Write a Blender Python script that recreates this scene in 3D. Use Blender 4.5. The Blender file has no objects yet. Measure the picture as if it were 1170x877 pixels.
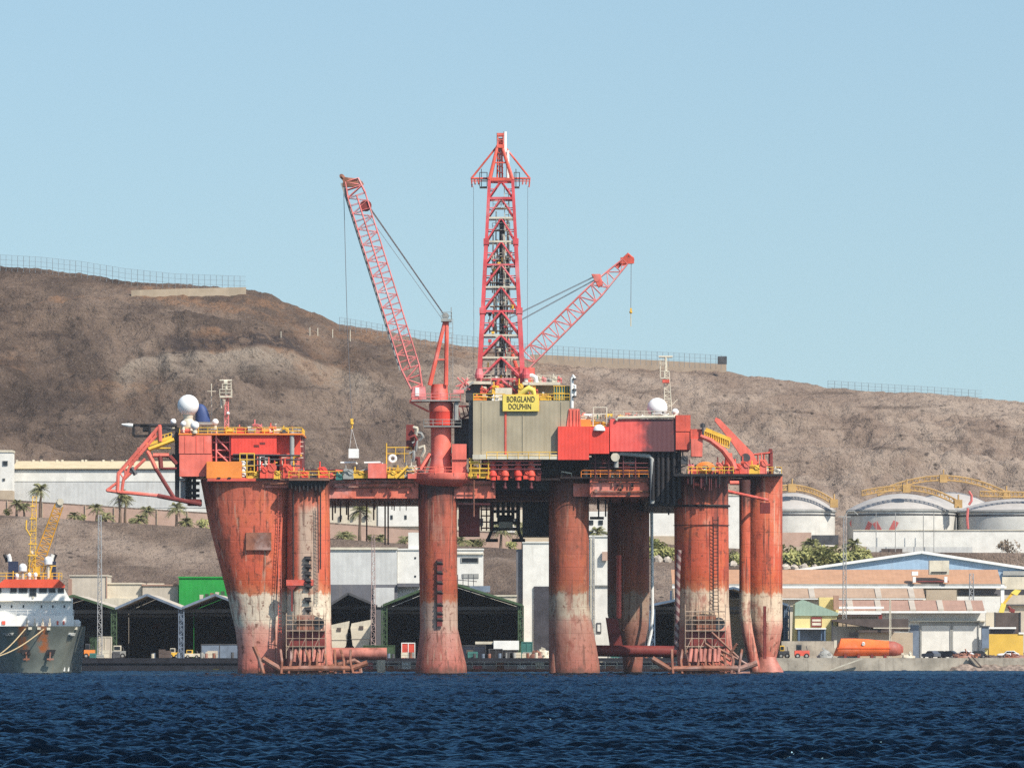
import bpy, math, random
import numpy as np
from mathutils import Vector, Matrix
R = random.Random(7)
scene = bpy.context.scene
COL = scene.collection
PI = math.pi

# ------------------------------------------------------------------ measuring
# 1 unit = 1 m, camera at (0,-1000,4) looking along +Y.  A reading taken on the
# photograph (1170 px wide) becomes a real point once its distance is known.
HOR = 742.3
def S(Y): return (1000.0 + Y) / 6667.0
def PX(px, Y): return (px - 585.0) * S(Y)
def PZ(py, Y): return 4.0 + (HOR - py) * S(Y)
def P(px, py, Y=0.0): return Vector((PX(px, Y), Y, PZ(py, Y)))
GZ = 2.4            # quay level

# ------------------------------------------------------------------ numpy noise
def _hash(ix, iy, seed):
    h = (ix * 374761393 + iy * 668265263 + seed * 1442695041) & 0xFFFFFFFF
    h = ((h ^ (h >> 13)) * 1274126177) & 0xFFFFFFFF
    return ((h ^ (h >> 16)) & 0xFFFF) / 65535.0
def vnoise(x, y, seed=0):
    x = np.asarray(x, float); y = np.asarray(y, float)
    ix = np.floor(x).astype(np.int64); iy = np.floor(y).astype(np.int64)
    fx = x - ix; fy = y - iy
    fx = fx * fx * fx * (fx * (fx * 6 - 15) + 10); fy = fy * fy * fy * (fy * (fy * 6 - 15) + 10)
    a = _hash(ix, iy, seed); b = _hash(ix + 1, iy, seed); c = _hash(ix, iy + 1, seed); d = _hash(ix + 1, iy + 1, seed)
    return (a + (b - a) * fx) * (1 - fy) + (c + (d - c) * fx) * fy
def fbm(x, y, octv=5, seed=0, gain=0.5):
    v = 0; a = 1; t = 0
    for k in range(octv):
        v = v + a * (vnoise(x * 2 ** k + 17.3 * k, y * 2 ** k - 9.1 * k, seed + k) * 2 - 1); t += a; a *= gain
    return v / t
def ridged(x, y, octv=4, seed=0):
    v = 0; a = 1; t = 0
    for k in range(octv):
        v = v + a * (1 - np.abs(vnoise(x * 2 ** k + 5.7 * k, y * 2 ** k + 3.1 * k, seed + k) * 2 - 1)); t += a; a *= 0.5
    return v / t
def sstep(a, b, x):
    t = np.clip((x - a) / (b - a), 0, 1); return t * t * (3 - 2 * t)

# ------------------------------------------------------------------ materials
def new_mat(name):
    m = bpy.data.materials.new(name); m.use_nodes = True
    nt = m.node_tree; bs = nt.nodes['Principled BSDF']
    return m, nt, bs
def N(nt, typ, **kw):
    n = nt.nodes.new(typ)
    for k, v in kw.items(): setattr(n, k, v)
    return n
def mixc(nt, fac, a, b, blend='MIX'):
    n = N(nt, 'ShaderNodeMix', data_type='RGBA', blend_type=blend)
    L = nt.links
    for sock, v in ((n.inputs[0], fac), (n.inputs[6], a), (n.inputs[7], b)):
        if isinstance(v, (int, float)): sock.default_value = v
        elif isinstance(v, tuple): sock.default_value = (*v[:3], 1)
        else: L.new(v, sock)
    return n.outputs[2]
def math_(nt, op, a, b=0.0, clamp=False):
    n = N(nt, 'ShaderNodeMath', operation=op, use_clamp=clamp)
    for s, v in zip(n.inputs, (a, b)):
        if isinstance(v, (int, float)): s.default_value = v
        else: nt.links.new(v, s)
    return n.outputs[0]
def maprange(nt, v, a, b, c=0.0, d=1.0, smooth=True):
    n = N(nt, 'ShaderNodeMapRange', interpolation_type='SMOOTHSTEP' if smooth else 'LINEAR')
    nt.links.new(v, n.inputs[0])
    for i, x in zip((1, 2, 3, 4), (a, b, c, d)): n.inputs[i].default_value = x
    return n.outputs[0]
def wpos(nt): return N(nt, 'ShaderNodeNewGeometry').outputs['Position']
def noise(nt, vec, scale, detail=4, rough=0.55, stretch=None):
    if stretch:
        mp = N(nt, 'ShaderNodeMapping'); mp.inputs['Scale'].default_value = stretch
        nt.links.new(vec, mp.inputs['Vector']); vec = mp.outputs[0]
    n = N(nt, 'ShaderNodeTexNoise'); n.inputs['Scale'].default_value = scale
    n.inputs['Detail'].default_value = detail; n.inputs['Roughness'].default_value = rough
    nt.links.new(vec, n.inputs['Vector']); return n.outputs[0]
MATS = {}
def paint(name, col, rough=0.55, metal=0.0, var=0.25, rust=0.0, rustcol=(.10, .035, .02), streak=0.0, streakcol=(.03, .02, .018), scale=0.5, ribs=0.0, ribaxis='X', pale=0.0):
    """weathered paint: tonal variation, rust blotches, vertical run-off streaks, optional corrugation bump"""
    if name in MATS: return MATS[name]
    col = tuple(.85 * x for x in col)
    m, nt, bs = new_mat(name)
    pos = wpos(nt)
    c = mixc(nt, maprange(nt, noise(nt, pos, scale, 5), .3, .7), tuple(x * (1 - var) for x in col), tuple(min(.85, x * (1 + var * .6)) for x in col))
    if pale:
        f = maprange(nt, noise(nt, pos, scale * .45, 4), .5, .75, 0, pale)
        c = mixc(nt, f, c, tuple(min(.8, .35 + .5 * x) for x in col))
    if rust:
        f = maprange(nt, noise(nt, pos, scale * 2.3, 7, .65), .62 - .2 * rust, .74, 0, min(1, rust * 1.3))
        c = mixc(nt, f, c, rustcol)
    if streak:
        f = maprange(nt, noise(nt, pos, 1.3, 5, .6, (1, 1, .07)), .56 - .1 * streak, .8, 0, streak)
        c = mixc(nt, f, c, streakcol)
    nt.links.new(c, bs.inputs['Base Color'])
    bs.inputs['Roughness'].default_value = rough; bs.inputs['Metallic'].default_value = metal
    bs.inputs['Specular IOR Level'].default_value = 0.3
    hb = noise(nt, pos, 3.0, 4)
    if ribs:
        sx = N(nt, 'ShaderNodeSeparateXYZ'); nt.links.new(pos, sx.inputs[0])
        w = math_(nt, 'SINE', math_(nt, 'MULTIPLY', sx.outputs[ribaxis], 2 * PI / ribs))
        hb = math_(nt, 'ADD', math_(nt, 'MULTIPLY', w, .6), math_(nt, 'MULTIPLY', hb, .3))
    bp = N(nt, 'ShaderNodeBump'); bp.inputs['Strength'].default_value = .13 if ribs else .15; bp.inputs['Distance'].default_value = .08
    nt.links.new(hb, bp.inputs['Height']); nt.links.new(bp.outputs[0], bs.inputs['Normal'])
    MATS[name] = m
    return m
def column_paint(name, tint=(1, 1, 1), band=(7.6, 13.9), cream=1.0, soot=0.6, soot_shade_z=27.0, brown=0.0, patch=None, sootx=None):
    """rig column: fouled pink foot, worn cream boot-topping band, rust edge, red paint with run-off above"""
    m, nt, bs = new_mat(name)
    pos = wpos(nt)
    sp = N(nt, 'ShaderNodeSeparateXYZ'); nt.links.new(pos, sp.inputs[0])
    z = sp.outputs['Z']
    wob = math_(nt, 'MULTIPLY', math_(nt, 'SUBTRACT', noise(nt, pos, .9, 6, .65, (1, 1, .45)), .5), 4.2)
    zz = math_(nt, 'ADD', z, wob)
    r = N(nt, 'ShaderNodeValToRGB'); nt.links.new(math_(nt, 'DIVIDE', zz, 40.0), r.inputs[0])
    el = r.color_ramp.elements
    b0, b1 = band
    ck = (.64 * cream + .45 * (1 - cream), .54 * cream + .22 * (1 - cream), .405 * cream + .14 * (1 - cream))
    stops = [(0, (.33, .09, .065)), (1.6, (.50, .16, .115)), (b0 - 3.2, (.52, .21, .155)), (b0 - .2, (.55, .29, .22)), (b0 + 1.2, ck), (b1 - .5, tuple(.93 * x for x in ck)),
             (b1, (.50, .17, .08)), (b1 + 1.5, (.46, .09, .035)), (b1 + 4, (.52, .10, .05)), (33, (.55, .14, .08))]
    el[0].position = 0; el[0].color = (*stops[0][1], 1)
    el[1].position = 33 / 40; el[1].color = (*stops[-1][1], 1)
    for zz_, c_ in stops[1:-1]:
        e = el.new(zz_ / 40); e.color = (*c_, 1)
    c = r.outputs[0]
    c = mixc(nt, 1.0, c, tint, 'MULTIPLY')
    # primer-orange and maroon repaint patches, then chalky fading
    f = maprange(nt, noise(nt, pos, .30, 6, .62, (1, 1, .6)), .52, .60, 0, .4)
    c = mixc(nt, math_(nt, 'MULTIPLY', f, maprange(nt, zz, b1, b1 + 2)), c, (.62, .155, .055))
    f = maprange(nt, noise(nt, pos, .26, 7, .66, (1.3, 1.3, .5)), .54, .63, 0, .65)
    c = mixc(nt, f, c, (.30, .055, .035))
    f = maprange(nt, noise(nt, pos, .35, 7, .65, (1, 1, .4)), .57, .68, 0, .5)
    c = mixc(nt, f, c, (.64, .32, .22))
    if patch:
        x0, x1, ztop = patch
        fx = math_(nt, 'MULTIPLY', maprange(nt, sp.outputs['X'], x0 - .5, x0 + .4), maprange(nt, sp.outputs['X'], x1 - .4, x1 + .5, 1, 0))
        fz = math_(nt, 'MULTIPLY', maprange(nt, zz, ztop - 1.5, ztop + 1.0, 1, 0), maprange(nt, zz, 13.2, 14.6, 0, 1))
        c = mixc(nt, math_(nt, 'MULTIPLY', math_(nt, 'MULTIPLY', fx, fz), .85), c, (.50, .40, .30))
    # rust blotches and run-off
    f = maprange(nt, noise(nt, pos, .9, 9, .72), .55, .66, 0, .85)
    c = mixc(nt, f, c, (.15, .045, .026))
    f = maprange(nt, noise(nt, pos, 1.5, 7, .66, (1, 1, .045)), .545, .63, 0, .75)
    c = mixc(nt, f, c, (.10, .036, .024))
    f = maprange(nt, noise(nt, pos, 1.2, 6, .64, (1, 1, .04)), .58, .66, 0, .5)
    c = mixc(nt, f, c, (.60, .42, .30))
    f = maprange(nt, noise(nt, pos, .55, 5, .6, (1, 1, .10)), .56, .70, 0, .55)
    c = mixc(nt, f, c, (.085, .032, .026))
    if brown: c = mixc(nt, maprange(nt, noise(nt, pos, .5, 4), .25, .75, brown * .6, brown), c, (.15, .065, .04))  # brown tone: rust plus painted shade on middle, crane and rear columns
    if soot:  # dark column top: soot stains plus painted shade of deck and crane flange
        f = maprange(nt, math_(nt, 'ADD', z, math_(nt, 'MULTIPLY', math_(nt, 'SUBTRACT', noise(nt, pos, 1.2, 5, .6, (1, 1, .08)), .5), 14.0)), soot_shade_z, soot_shade_z + 5, 0, soot)
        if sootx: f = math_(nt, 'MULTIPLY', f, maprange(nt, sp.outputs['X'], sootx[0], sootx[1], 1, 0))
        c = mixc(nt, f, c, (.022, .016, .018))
    c = mixc(nt, 1.0, c, (.86, .86, .86), 'MULTIPLY')
    # wet weed line at the water
    c = mixc(nt, maprange(nt, zz, -.2, 1.3, .75, 0), c, (.09, .05, .035))
    nt.links.new(c, bs.inputs['Base Color']); bs.inputs['Roughness'].default_value = .65
    bs.inputs['Specular IOR Level'].default_value = .25
    # plate seams + dents
    br = N(nt, 'ShaderNodeTexBrick'); br.inputs['Scale'].default_value = .11; br.inputs['Mortar Size'].default_value = .006; br.inputs['Mortar Smooth'].default_value = .4
    cx = N(nt, 'ShaderNodeCombineXYZ'); nt.links.new(sp.outputs['X'], cx.inputs[0]); nt.links.new(z, cx.inputs[1]); nt.links.new(cx.outputs[0], br.inputs['Vector'])
    c = mixc(nt, math_(nt, 'MULTIPLY', br.outputs['Fac'], .22), c, (.10, .035, .025)); nt.links.new(c, bs.inputs['Base Color'])
    hh = math_(nt, 'ADD', math_(nt, 'MULTIPLY', br.outputs['Fac'], -.3), noise(nt, pos, .5, 5))
    bp = N(nt, 'ShaderNodeBump'); bp.inputs['Strength'].default_value = .45; bp.inputs['Distance'].default_value = .25
    nt.links.new(hh, bp.inputs['Height']); nt.links.new(bp.outputs[0], bs.inputs['Normal'])
    return m

RED = paint('red_paint', (.80, .10, .06), var=.18, streak=.35, ribs=.7, rust=.15)
BRED = paint('bright_red_paint', (.80, .075, .05), var=.12, ribs=.6, streak=.15)
LRED = paint('faded_red_paint', (.78, .17, .12), var=.15, streak=.3, ribs=.9, pale=.3)
GIRD = paint('girder_red_paint', (.70, .17, .105), var=.25, streak=.75, rust=.5, pale=.5)
CRED = paint('crane_red_paint', (.70, .11, .07), var=.25, streak=.4, rust=.35, pale=.35)
PINK = paint('boom_red_paint', (.72, .20, .185), var=.25, rust=.2, pale=.6)
DRED = paint('dark_red_paint', (.20, .035, .03), var=.3, rust=.4)
DERR = paint('derrick_red_paint', (.62, .075, .085), var=.25, rust=.15, pale=.35)
ORG = paint('orange_paint', (.85, .265, .05), var=.12, streak=.2)
YEL = paint('yellow_paint', (.80, .48, .06), var=.2, rust=.35)
SIGNY = paint('sign_yellow', (.80, .62, .12), var=.06)
WHT = paint('white_paint', (.80, .79, .75), var=.08, streak=.2, streakcol=(.35, .28, .2))
DOME = paint('radome_white', (.82, .82, .80), var=.03)
CRM = paint('cream_paint', (.62, .56, .44), var=.15, rust=.25, streak=.3)
GRY = paint('grey_paint', (.32, .32, .30), var=.2, rust=.2)
DGRY = paint('dark_grey_steel', (.07, .07, .075), var=.3)
BLK = paint('black_steel', (.022, .019, .02), var=.4)  # one black for sooty parts, dark gear and painted shade
OLV = paint('olive_cladding', (.385, .325, .225), var=.12, streak=.45, streakcol=(.2, .15, .08), ribs=.8, scale=.3)
TEAL = paint('teal_paint', (.05, .17, .15), var=.25, rust=.25)
BLUE = paint('blue_fabric', (.035, .065, .19), var=.15)
WIRE = paint('wire_rope', (.16, .16, .17), var=.1)
RUST = paint('rusty_steel', (.28, .11, .065), var=.35, rust=.7, pale=.4)
DECKM = paint('deck_plating', (.20, .10, .07), var=.35, rust=.6)
SOOTRED = None

# ------------------------------------------------------------------ mesh builder
class MB:
    def __init__(s): s.v = []; s.f = []
    def add(s, vs, fs):
        b = len(s.v); s.v += [tuple(v) for v in vs]; s.f += [tuple(b + i for i in f) for f in fs]; return s
    def box(s, x0, x1, y0, y1, z0, z1):
        if x0 > x1: x0, x1 = x1, x0
        if y0 > y1: y0, y1 = y1, y0
        if z0 > z1: z0, z1 = z1, z0
        return s.add([(x0, y0, z0), (x1, y0, z0), (x1, y1, z0), (x0, y1, z0), (x0, y0, z1), (x1, y0, z1), (x1, y1, z1), (x0, y1, z1)],
                     [(3, 2, 1, 0), (4, 5, 6, 7), (0, 1, 5, 4), (1, 2, 6, 5), (2, 3, 7, 6), (3, 0, 4, 7)])
    def bx(s, px0, px1, pt, pb, Y, D):
        """a box whose front face spans the given readings at distance Y and reaches D metres back (pb None: down to the quay)"""
        z0 = GZ if pb is None else PZ(pb, Y)
        return s.box(PX(px0, Y), PX(px1, Y), Y, Y + D, z0, PZ(pt, Y))
    def tube(s, a, b, r0, r1=None, n=8, cap=True):
        a = Vector(a); b = Vector(b); r1 = r0 if r1 is None else r1
        d = (b - a)
        if d.length < 1e-6: return s
        d.normalize()
        u = d.orthogonal().normalized(); w = d.cross(u)
        vs = []
        for c, r in ((a, r0), (b, r1)):
            for k in range(n):
                t = 2 * PI * (k + .5) / n; vs.append(c + (u * math.cos(t) + w * math.sin(t)) * r)
        fs = [(k, (k + 1) % n, n + (k + 1) % n, n + k) for k in range(n)]
        if cap: fs += [tuple(range(n - 1, -1, -1)), tuple(range(n, 2 * n))]
        return s.add(vs, fs)
    def beam(s, a, b, w, h=None):
        a = Vector(a); b = Vector(b); h = w if h is None else h
        d = (b - a).normalized()
        up = Vector((0, 0, 1)) if abs(d.z) < .95 else Vector((0, 1, 0))
        u = d.cross(up).normalized(); v = u.cross(d)
        vs = [c + u * (i * w / 2) + v * (j * h / 2) for c in (a, b) for i, j in ((-1, -1), (1, -1), (1, 1), (-1, 1))]
        return s.add(vs, [(0, 1, 2, 3), (7, 6, 5, 4), (0, 4, 5, 1), (1, 5, 6, 2), (2, 6, 7, 3), (3, 7, 4, 0)])
    def path(s, pts, r, n=8):
        pts = [Vector(p) for p in pts]; rings = []
        prev = None
        for i, p in enumerate(pts):
            d = ((pts[min(i + 1, len(pts) - 1)] - pts[max(i - 1, 0)])).normalized()
            u = d.orthogonal().normalized() if prev is None else (prev - d * prev.dot(d)).normalized()
            prev = u; w = d.cross(u)
            rr = r[i] if isinstance(r, (list, tuple)) else r
            rings.append([p + (u * math.cos(2 * PI * k / n) + w * math.sin(2 * PI * k / n)) * rr for k in range(n)])
        return s.loft(rings)
    def loft(s, rings, cap=True):
        n = len(rings[0]); vs = [p for r in rings for p in r]; fs = []
        for i in range(len(rings) - 1):
            for k in range(n):
                fs.append((i * n + k, i * n + (k + 1) % n, (i + 1) * n + (k + 1) % n, (i + 1) * n + k))
        if cap: fs += [tuple(range(n - 1, -1, -1)), tuple(range((len(rings) - 1) * n, len(rings) * n))]
        return s.add(vs, fs)
    def lathe(s, x, y, prof, n=24, sx=1.0, sy=1.0):
        """prof: (radius, z) from bottom to top"""
        return s.loft([[(x + r * sx * math.cos(2 * PI * k / n), y + r * sy * math.sin(2 * PI * k / n), z) for k in range(n)] for r, z in prof])
    def sphere(s, c, r, n=20, m=12, z0=-1.0):
        c = Vector(c); pr = []
        t0 = math.asin(max(-1, z0))
        for i in range(m + 1):
            t = t0 + (PI / 2 - t0) * i / m
            pr.append((max(.001, r * math.cos(t)), c.z + r * math.sin(t)))
        return s.lathe(c.x, c.y, pr, n)
    def prism(s, poly, y0, y1):
        """poly: (x,z) counter-clockwise seen from -Y"""
        n = len(poly); vs = [(x, y0, z) for x, z in poly] + [(x, y1, z) for x, z in poly]
        fs = [tuple(range(n)), tuple(range(2 * n - 1, n - 1, -1))] + [((k + 1) % n, k, n + k, n + (k + 1) % n) for k in range(n)]
        return s.add(vs, fs)
    def ppx(s, poly, Y, D):
        return s.prism([(PX(a, Y), PZ(b, Y)) for a, b in poly], Y, Y + D)
    def xprism(s, poly, x0, x1):
        """poly: (y,z) outline swept along X"""
        n = len(poly); vs = [(x0, y, z) for y, z in poly] + [(x1, y, z) for y, z in poly]
        fs = [tuple(range(n)), tuple(range(2 * n - 1, n - 1, -1))] + [((k + 1) % n, k, n + k, n + (k + 1) % n) for k in range(n)]
        return s.add(vs, fs)
    def rail(s, pts, h=1.1, step=1.6, r=.045, rows=2):
        pts = [Vector(p) for p in pts]
        for a, b in zip(pts, pts[1:]):
            L = (b - a).length; n = max(1, int(L / step))
            for k in range(n + 1):
                p = a.lerp(b, k / n); s.tube(p, p + Vector((0, 0, h)), r, n=5)
            for q in range(rows):
                o = Vector((0, 0, h * (1 - q / rows))); s.tube(a + o, b + o, r, n=5)
        return s
    def ladder(s, a, b, w=.5, step=.6, r=.05):
        a = Vector(a); b = Vector(b); o = Vector((w / 2, 0, 0))
        s.tube(a - o, b - o, r, n=5); s.tube(a + o, b + o, r, n=5)
        n = max(2, int((b - a).length / step))
        for k in range(1, n):
            p = a.lerp(b, k / n); s.tube(p - o, p + o, r * .7, n=4)
        return s
    def lattice(s, a, b, wa, wb, ha, hb, nb, rc=.12, rl=.06, up=None, n=6):
        """four-chord lattice boom from a to b"""
        a = Vector(a); b = Vector(b); d = (b - a).normalized()
        v = Vector((0, 1, 0)) if up is None else Vector(up)
        u = d.cross(v).normalized()
        def pt(t, i, j):
            return a.lerp(b, t) + u * (i * (wa + (wb - wa) * t) / 2) + v * (j * (ha + (hb - ha) * t) / 2)
        for i in (-1, 1):
            for j in (-1, 1): s.tube(pt(0, i, j), pt(1, i, j), rc, n=n)
        for k in range(nb):
            t0, t1 = k / nb, (k + 1) / nb
            for j in (-1, 1):
                s.tube(pt(t0, -1 if k % 2 else 1, j), pt(t1, 1 if k % 2 else -1, j), rl, n=5)
                s.tube(pt(t1, -1, j), pt(t1, 1, j), rl, n=5)
            for i in (-1, 1):
                s.tube(pt(t0, i, -1 if k % 2 else 1), pt(t1, i, 1 if k % 2 else -1), rl, n=5)
                s.tube(pt(t1, i, -1), pt(t1, i, 1), rl, n=5)
        return s
    def build(s, name, mat, parent=None, smooth=False):
        me = bpy.data.meshes.new(name)
        off = Vector((0, 0, 0)); p = parent
        while p is not None: off += p.location; p = p.parent
        me.from_pydata([(v[0] - off.x, v[1] - off.y, v[2] - off.z) for v in s.v], [], s.f)
        me.materials.append(mat)
        o = bpy.data.objects.new(name, me); COL.objects.link(o)
        if parent is not None: o.parent = parent
        if smooth:
            me.polygons.foreach_set('use_smooth', [True] * len(me.polygons))
            try: me.set_sharp_from_angle(angle=math.radians(40))
            except Exception: pass
        return o
def tag(o, label=None, cat=None, group=None, kind=None):
    for k, v in (('label', label), ('category', cat), ('group', group), ('kind', kind)):
        if v: o[k] = v
    return o
def empty(name, loc=(0, 0, 0), label=None, cat=None, group=None, parent=None):
    o = bpy.data.objects.new(name, None); COL.objects.link(o); o.empty_display_size = .5
    o.location = Vector(loc)
    if parent is not None: o.parent = parent
    return tag(o, label, cat, group)
def copy_tree(o, parent=None):
    c = o.copy(); COL.objects.link(c)
    c.parent = parent
    for ch in list(o.children): copy_tree(ch, c)
    return c
def text_mesh(name, body, size, mat, parent, loc, thick=.02, spacing=1.0, line=.9, fit=None):
    cu = bpy.data.curves.new(name + '_c', 'FONT'); cu.body = body; cu.size = size; cu.extrude = thick
    cu.align_x = 'CENTER'; cu.align_y = 'CENTER'; cu.space_line = line; cu.space_character = spacing; cu.offset = size * .012
    tmp = bpy.data.objects.new(name + '_c', cu); COL.objects.link(tmp)
    dg = bpy.context.evaluated_depsgraph_get(); dg.update()
    me = bpy.data.meshes.new_from_object(tmp.evaluated_get(dg))
    bpy.data.objects.remove(tmp); bpy.data.curves.remove(cu)
    me.transform(Matrix.Rotation(PI / 2, 4, 'X'))
    if fit:
        xs = [v.co.x for v in me.vertices]; k = fit / (max(xs) - min(xs)); me.transform(Matrix.Diagonal((k, 1, 1, 1)))
    off = Vector((0, 0, 0)); p = parent
    while p is not None: off += p.location; p = p.parent
    me.transform(Matrix.Translation(Vector(loc) - off))
    me.materials.clear(); me.materials.append(mat)
    o = bpy.data.objects.new(name, me); COL.objects.link(o); o.parent = parent
    return o
# ================================================================== THE RIG
rig = empty('drilling_rig', (PX(560, 20), 20, 0), 'huge rusty red drilling rig on thick columns rising from the harbour water', 'drilling rig')
def part(mb, name, mat, par=None, smooth=False, label=None):
    o = mb.build(name, mat, rig if par is None else par, smooth)
    if label: o['label'] = label
    return o
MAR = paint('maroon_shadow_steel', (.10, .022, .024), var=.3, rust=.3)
SCAF = paint('scaffold_steel', (.50, .36, .26), var=.4, rust=.5)
FOUL = paint('fouled_pink_steel', (.44, .16, .12), var=.4, rust=.5, rustcol=(.14, .05, .03))
# ---------------- columns
def colshape(prof, Yc, ratio=1.0, n=48, ex=2.0, sub=4):
    rings = []
    pr = []
    for (a, b) in zip(prof, prof[1:]):
        for k in range(sub):
            t = k / sub; pr.append(tuple(a[i] + (b[i] - a[i]) * t for i in range(3)))
    pr.append(prof[-1])
    for py, xl, xr in reversed(pr):
        cx = PX((xl + xr) / 2, Yc); rx = (xr - xl) / 2 * S(Yc); z = PZ(py, Yc)
        ring = []
        for k in range(n):
            t = 2 * PI * k / n; c, s_ = math.cos(t), math.sin(t)
            ring.append((cx + rx * math.copysign(abs(c) ** (2 / ex), c), Yc + rx * ratio * math.copysign(abs(s_) ** (2 / ex), s_), z))
        rings.append(ring)
    return MB().loft(rings)
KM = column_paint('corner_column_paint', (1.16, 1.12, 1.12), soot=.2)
KM2 = column_paint('front_column_paint', (1.12, 1.12, 1.12), patch=(PX(343, 0), PX(364, 0), PZ(578, 0)), soot=.85, soot_shade_z=28.5)
KMB = column_paint('crane_column_paint', (.92, .85, .9), band=(7.0, 12.3), cream=.7, soot=.85, soot_shade_z=27, brown=.4)
KMC = column_paint('middle_column_paint', (1, 1.05, 1.05), band=(9, 14), cream=1, soot=.7, soot_shade_z=26, brown=.6)
KMD = column_paint('rear_column_paint', (.8, .8, .8), band=(9, 14.3), cream=.7, soot=.6, soot_shade_z=29, brown=.6)
KME = column_paint('stern_column_paint', (1, .9, .85), band=(8.0, 14.6), cream=.9, soot=.75, soot_shade_z=26.5)
KMF = column_paint('outer_column_paint', (1.05, .95, .9), band=(8.5, 14.3), cream=1, soot=.9, soot_shade_z=28, sootx=(PX(866, 45), PX(876, 45)))

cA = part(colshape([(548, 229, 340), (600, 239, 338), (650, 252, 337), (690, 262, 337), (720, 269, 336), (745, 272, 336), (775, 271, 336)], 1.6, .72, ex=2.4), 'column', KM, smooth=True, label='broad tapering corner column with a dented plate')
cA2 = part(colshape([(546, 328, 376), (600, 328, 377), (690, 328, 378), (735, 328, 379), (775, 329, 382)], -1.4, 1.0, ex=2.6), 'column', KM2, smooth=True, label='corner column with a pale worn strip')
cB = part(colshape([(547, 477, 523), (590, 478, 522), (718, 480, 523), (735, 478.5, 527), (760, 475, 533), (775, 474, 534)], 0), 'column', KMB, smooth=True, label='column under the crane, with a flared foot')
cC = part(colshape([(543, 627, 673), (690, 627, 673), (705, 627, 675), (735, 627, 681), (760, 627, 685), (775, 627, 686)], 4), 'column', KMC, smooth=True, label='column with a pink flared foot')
cD = part(colshape([(543, 694, 742), (700, 694, 742), (715, 697, 741), (730, 704, 738), (748, 711, 735), (775, 713, 733)], 45), 'column', KMD, smooth=True, label='brown rusted and shaded column with a narrow tapered foot')
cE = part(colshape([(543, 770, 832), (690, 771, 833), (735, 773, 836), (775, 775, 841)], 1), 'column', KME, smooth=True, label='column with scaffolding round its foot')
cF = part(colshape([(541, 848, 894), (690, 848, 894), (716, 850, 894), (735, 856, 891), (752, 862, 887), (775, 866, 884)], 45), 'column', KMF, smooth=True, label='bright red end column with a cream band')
part(MB().bx(872.5, 875.5, 692, 752, 37.2, 2.0).add([], []), 'keel_fin', DRED, cF)
part(colshape([(735, 634, 638), (748, 630, 639), (775, 626, 641)], 2, 1.0, n=20), 'foot_fairing', KMC, cC, True)
part(colshape([(750, 868, 886), (758, 864, 890), (768, 860, 896), (776, 859, 897)], 42, .7, n=28), 'foot_fairing', FOUL, cF, True)
m = MB(); m.path([P(851, 548, 37), P(851, 640, 37), P(851, 700, 37), P(854, 722, 37), P(865, 776, 37)], 1.0, 20)
part(m, 'caisson', KMF, smooth=True, label='slim red pipe column beside the end column')
# doubler plate on the broad column
part(MB().bx(281, 310, 608, 628, -3.75, .9), 'doubler_plate', RUST, cA)
# pale pipe down the rear column
m = MB(); m.path([P(744.5, 582, 40), P(745, 640, 40), P(745.5, 700, 40), P(744, 722, 40), P(739, 745, 40)], .28, 8)
part(m, 'riser_pipe', WHT, cD, True)
m = MB(); m.path([P(707, 634, 38.5), P(707, 706, 38.5)], .45, 8); part(m, 'guard_pipe', CRED, cD, True)
part(MB().ppx([(692, 705), (706, 707), (712, 740), (697, 740)], 37, 1.5), 'bilge_plate', DRED, cD)
# anchor fairleads (black brackets stepping down two columns)
def fairleads(col, xs, ys, Yc, rad):
    for y in ys:
        m = MB(); c = P(xs, y, Yc - rad - .25)
        m.box(c.x - .62, c.x + .5, c.y - .15, c.y + .5, c.z + .2, c.z + .42)
        m.tube(c + Vector((-.42, -.1, -.02)), c + Vector((.36, -.1, -.08)), .3, n=10); m.tube(c + Vector((.1, -.15, .3)), c + Vector((.55, -.2, -.35)), .12, n=6)
        m.box(c.x - .12, c.x + .2, c.y - .1, c.y + .4, c.z - .6, c.z)
        part(m, 'fairlead', BLK, col)
fairleads(cA2, 352, (638, 647, 655.5, 663, 669.5, 685, 696), -1.4, 3.75)
fairleads(cB, 502.5, (642.5, 653.5, 665, 676, 690, 700, 707), 0, 3.3)
part(MB().bx(499.5, 505.5, 638, 715, -3.75, .3), 'fairlead_rail', DRED, cB)
part(MB().bx(327, 358, 662, 668.5, -5.4, .8), 'fairlead_beam', CRED, cA2)
m = MB(); m.ppx([(327, 669), (339, 669), (334.5, 674), (334.5, 698), (332.5, 698), (332.5, 674)], -5.5, .5); part(m, 'support_bracket', DRED, cA2)
# chains and ladders down the columns
m = MB()
for x in (335, 366): m.tube(P(x, 560, -5.25), P(x, 690 if x == 335 else 650, -5.25), .13, n=6)
part(m, 'anchor_chain', BLK, cA2)
part(MB().ladder(P(361.5, 580, -5.3), P(361.5, 690, -5.3), .5), 'ladder', DGRY, cA2)
part(MB().ladder(P(319.5, 560, -3.6), P(319.5, 745, -3.6), .5), 'ladder', LRED, cA)
part(MB().ladder(P(817.5, 590, -4.0), P(817.5, 700, -4.0), .9, r=.08), 'ladder', BLK, cE)
part(MB().ladder(P(710.5, 600, 39.5), P(710.5, 720, 39.5), .6, r=.07), 'ladder', RUST, cD)
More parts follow.
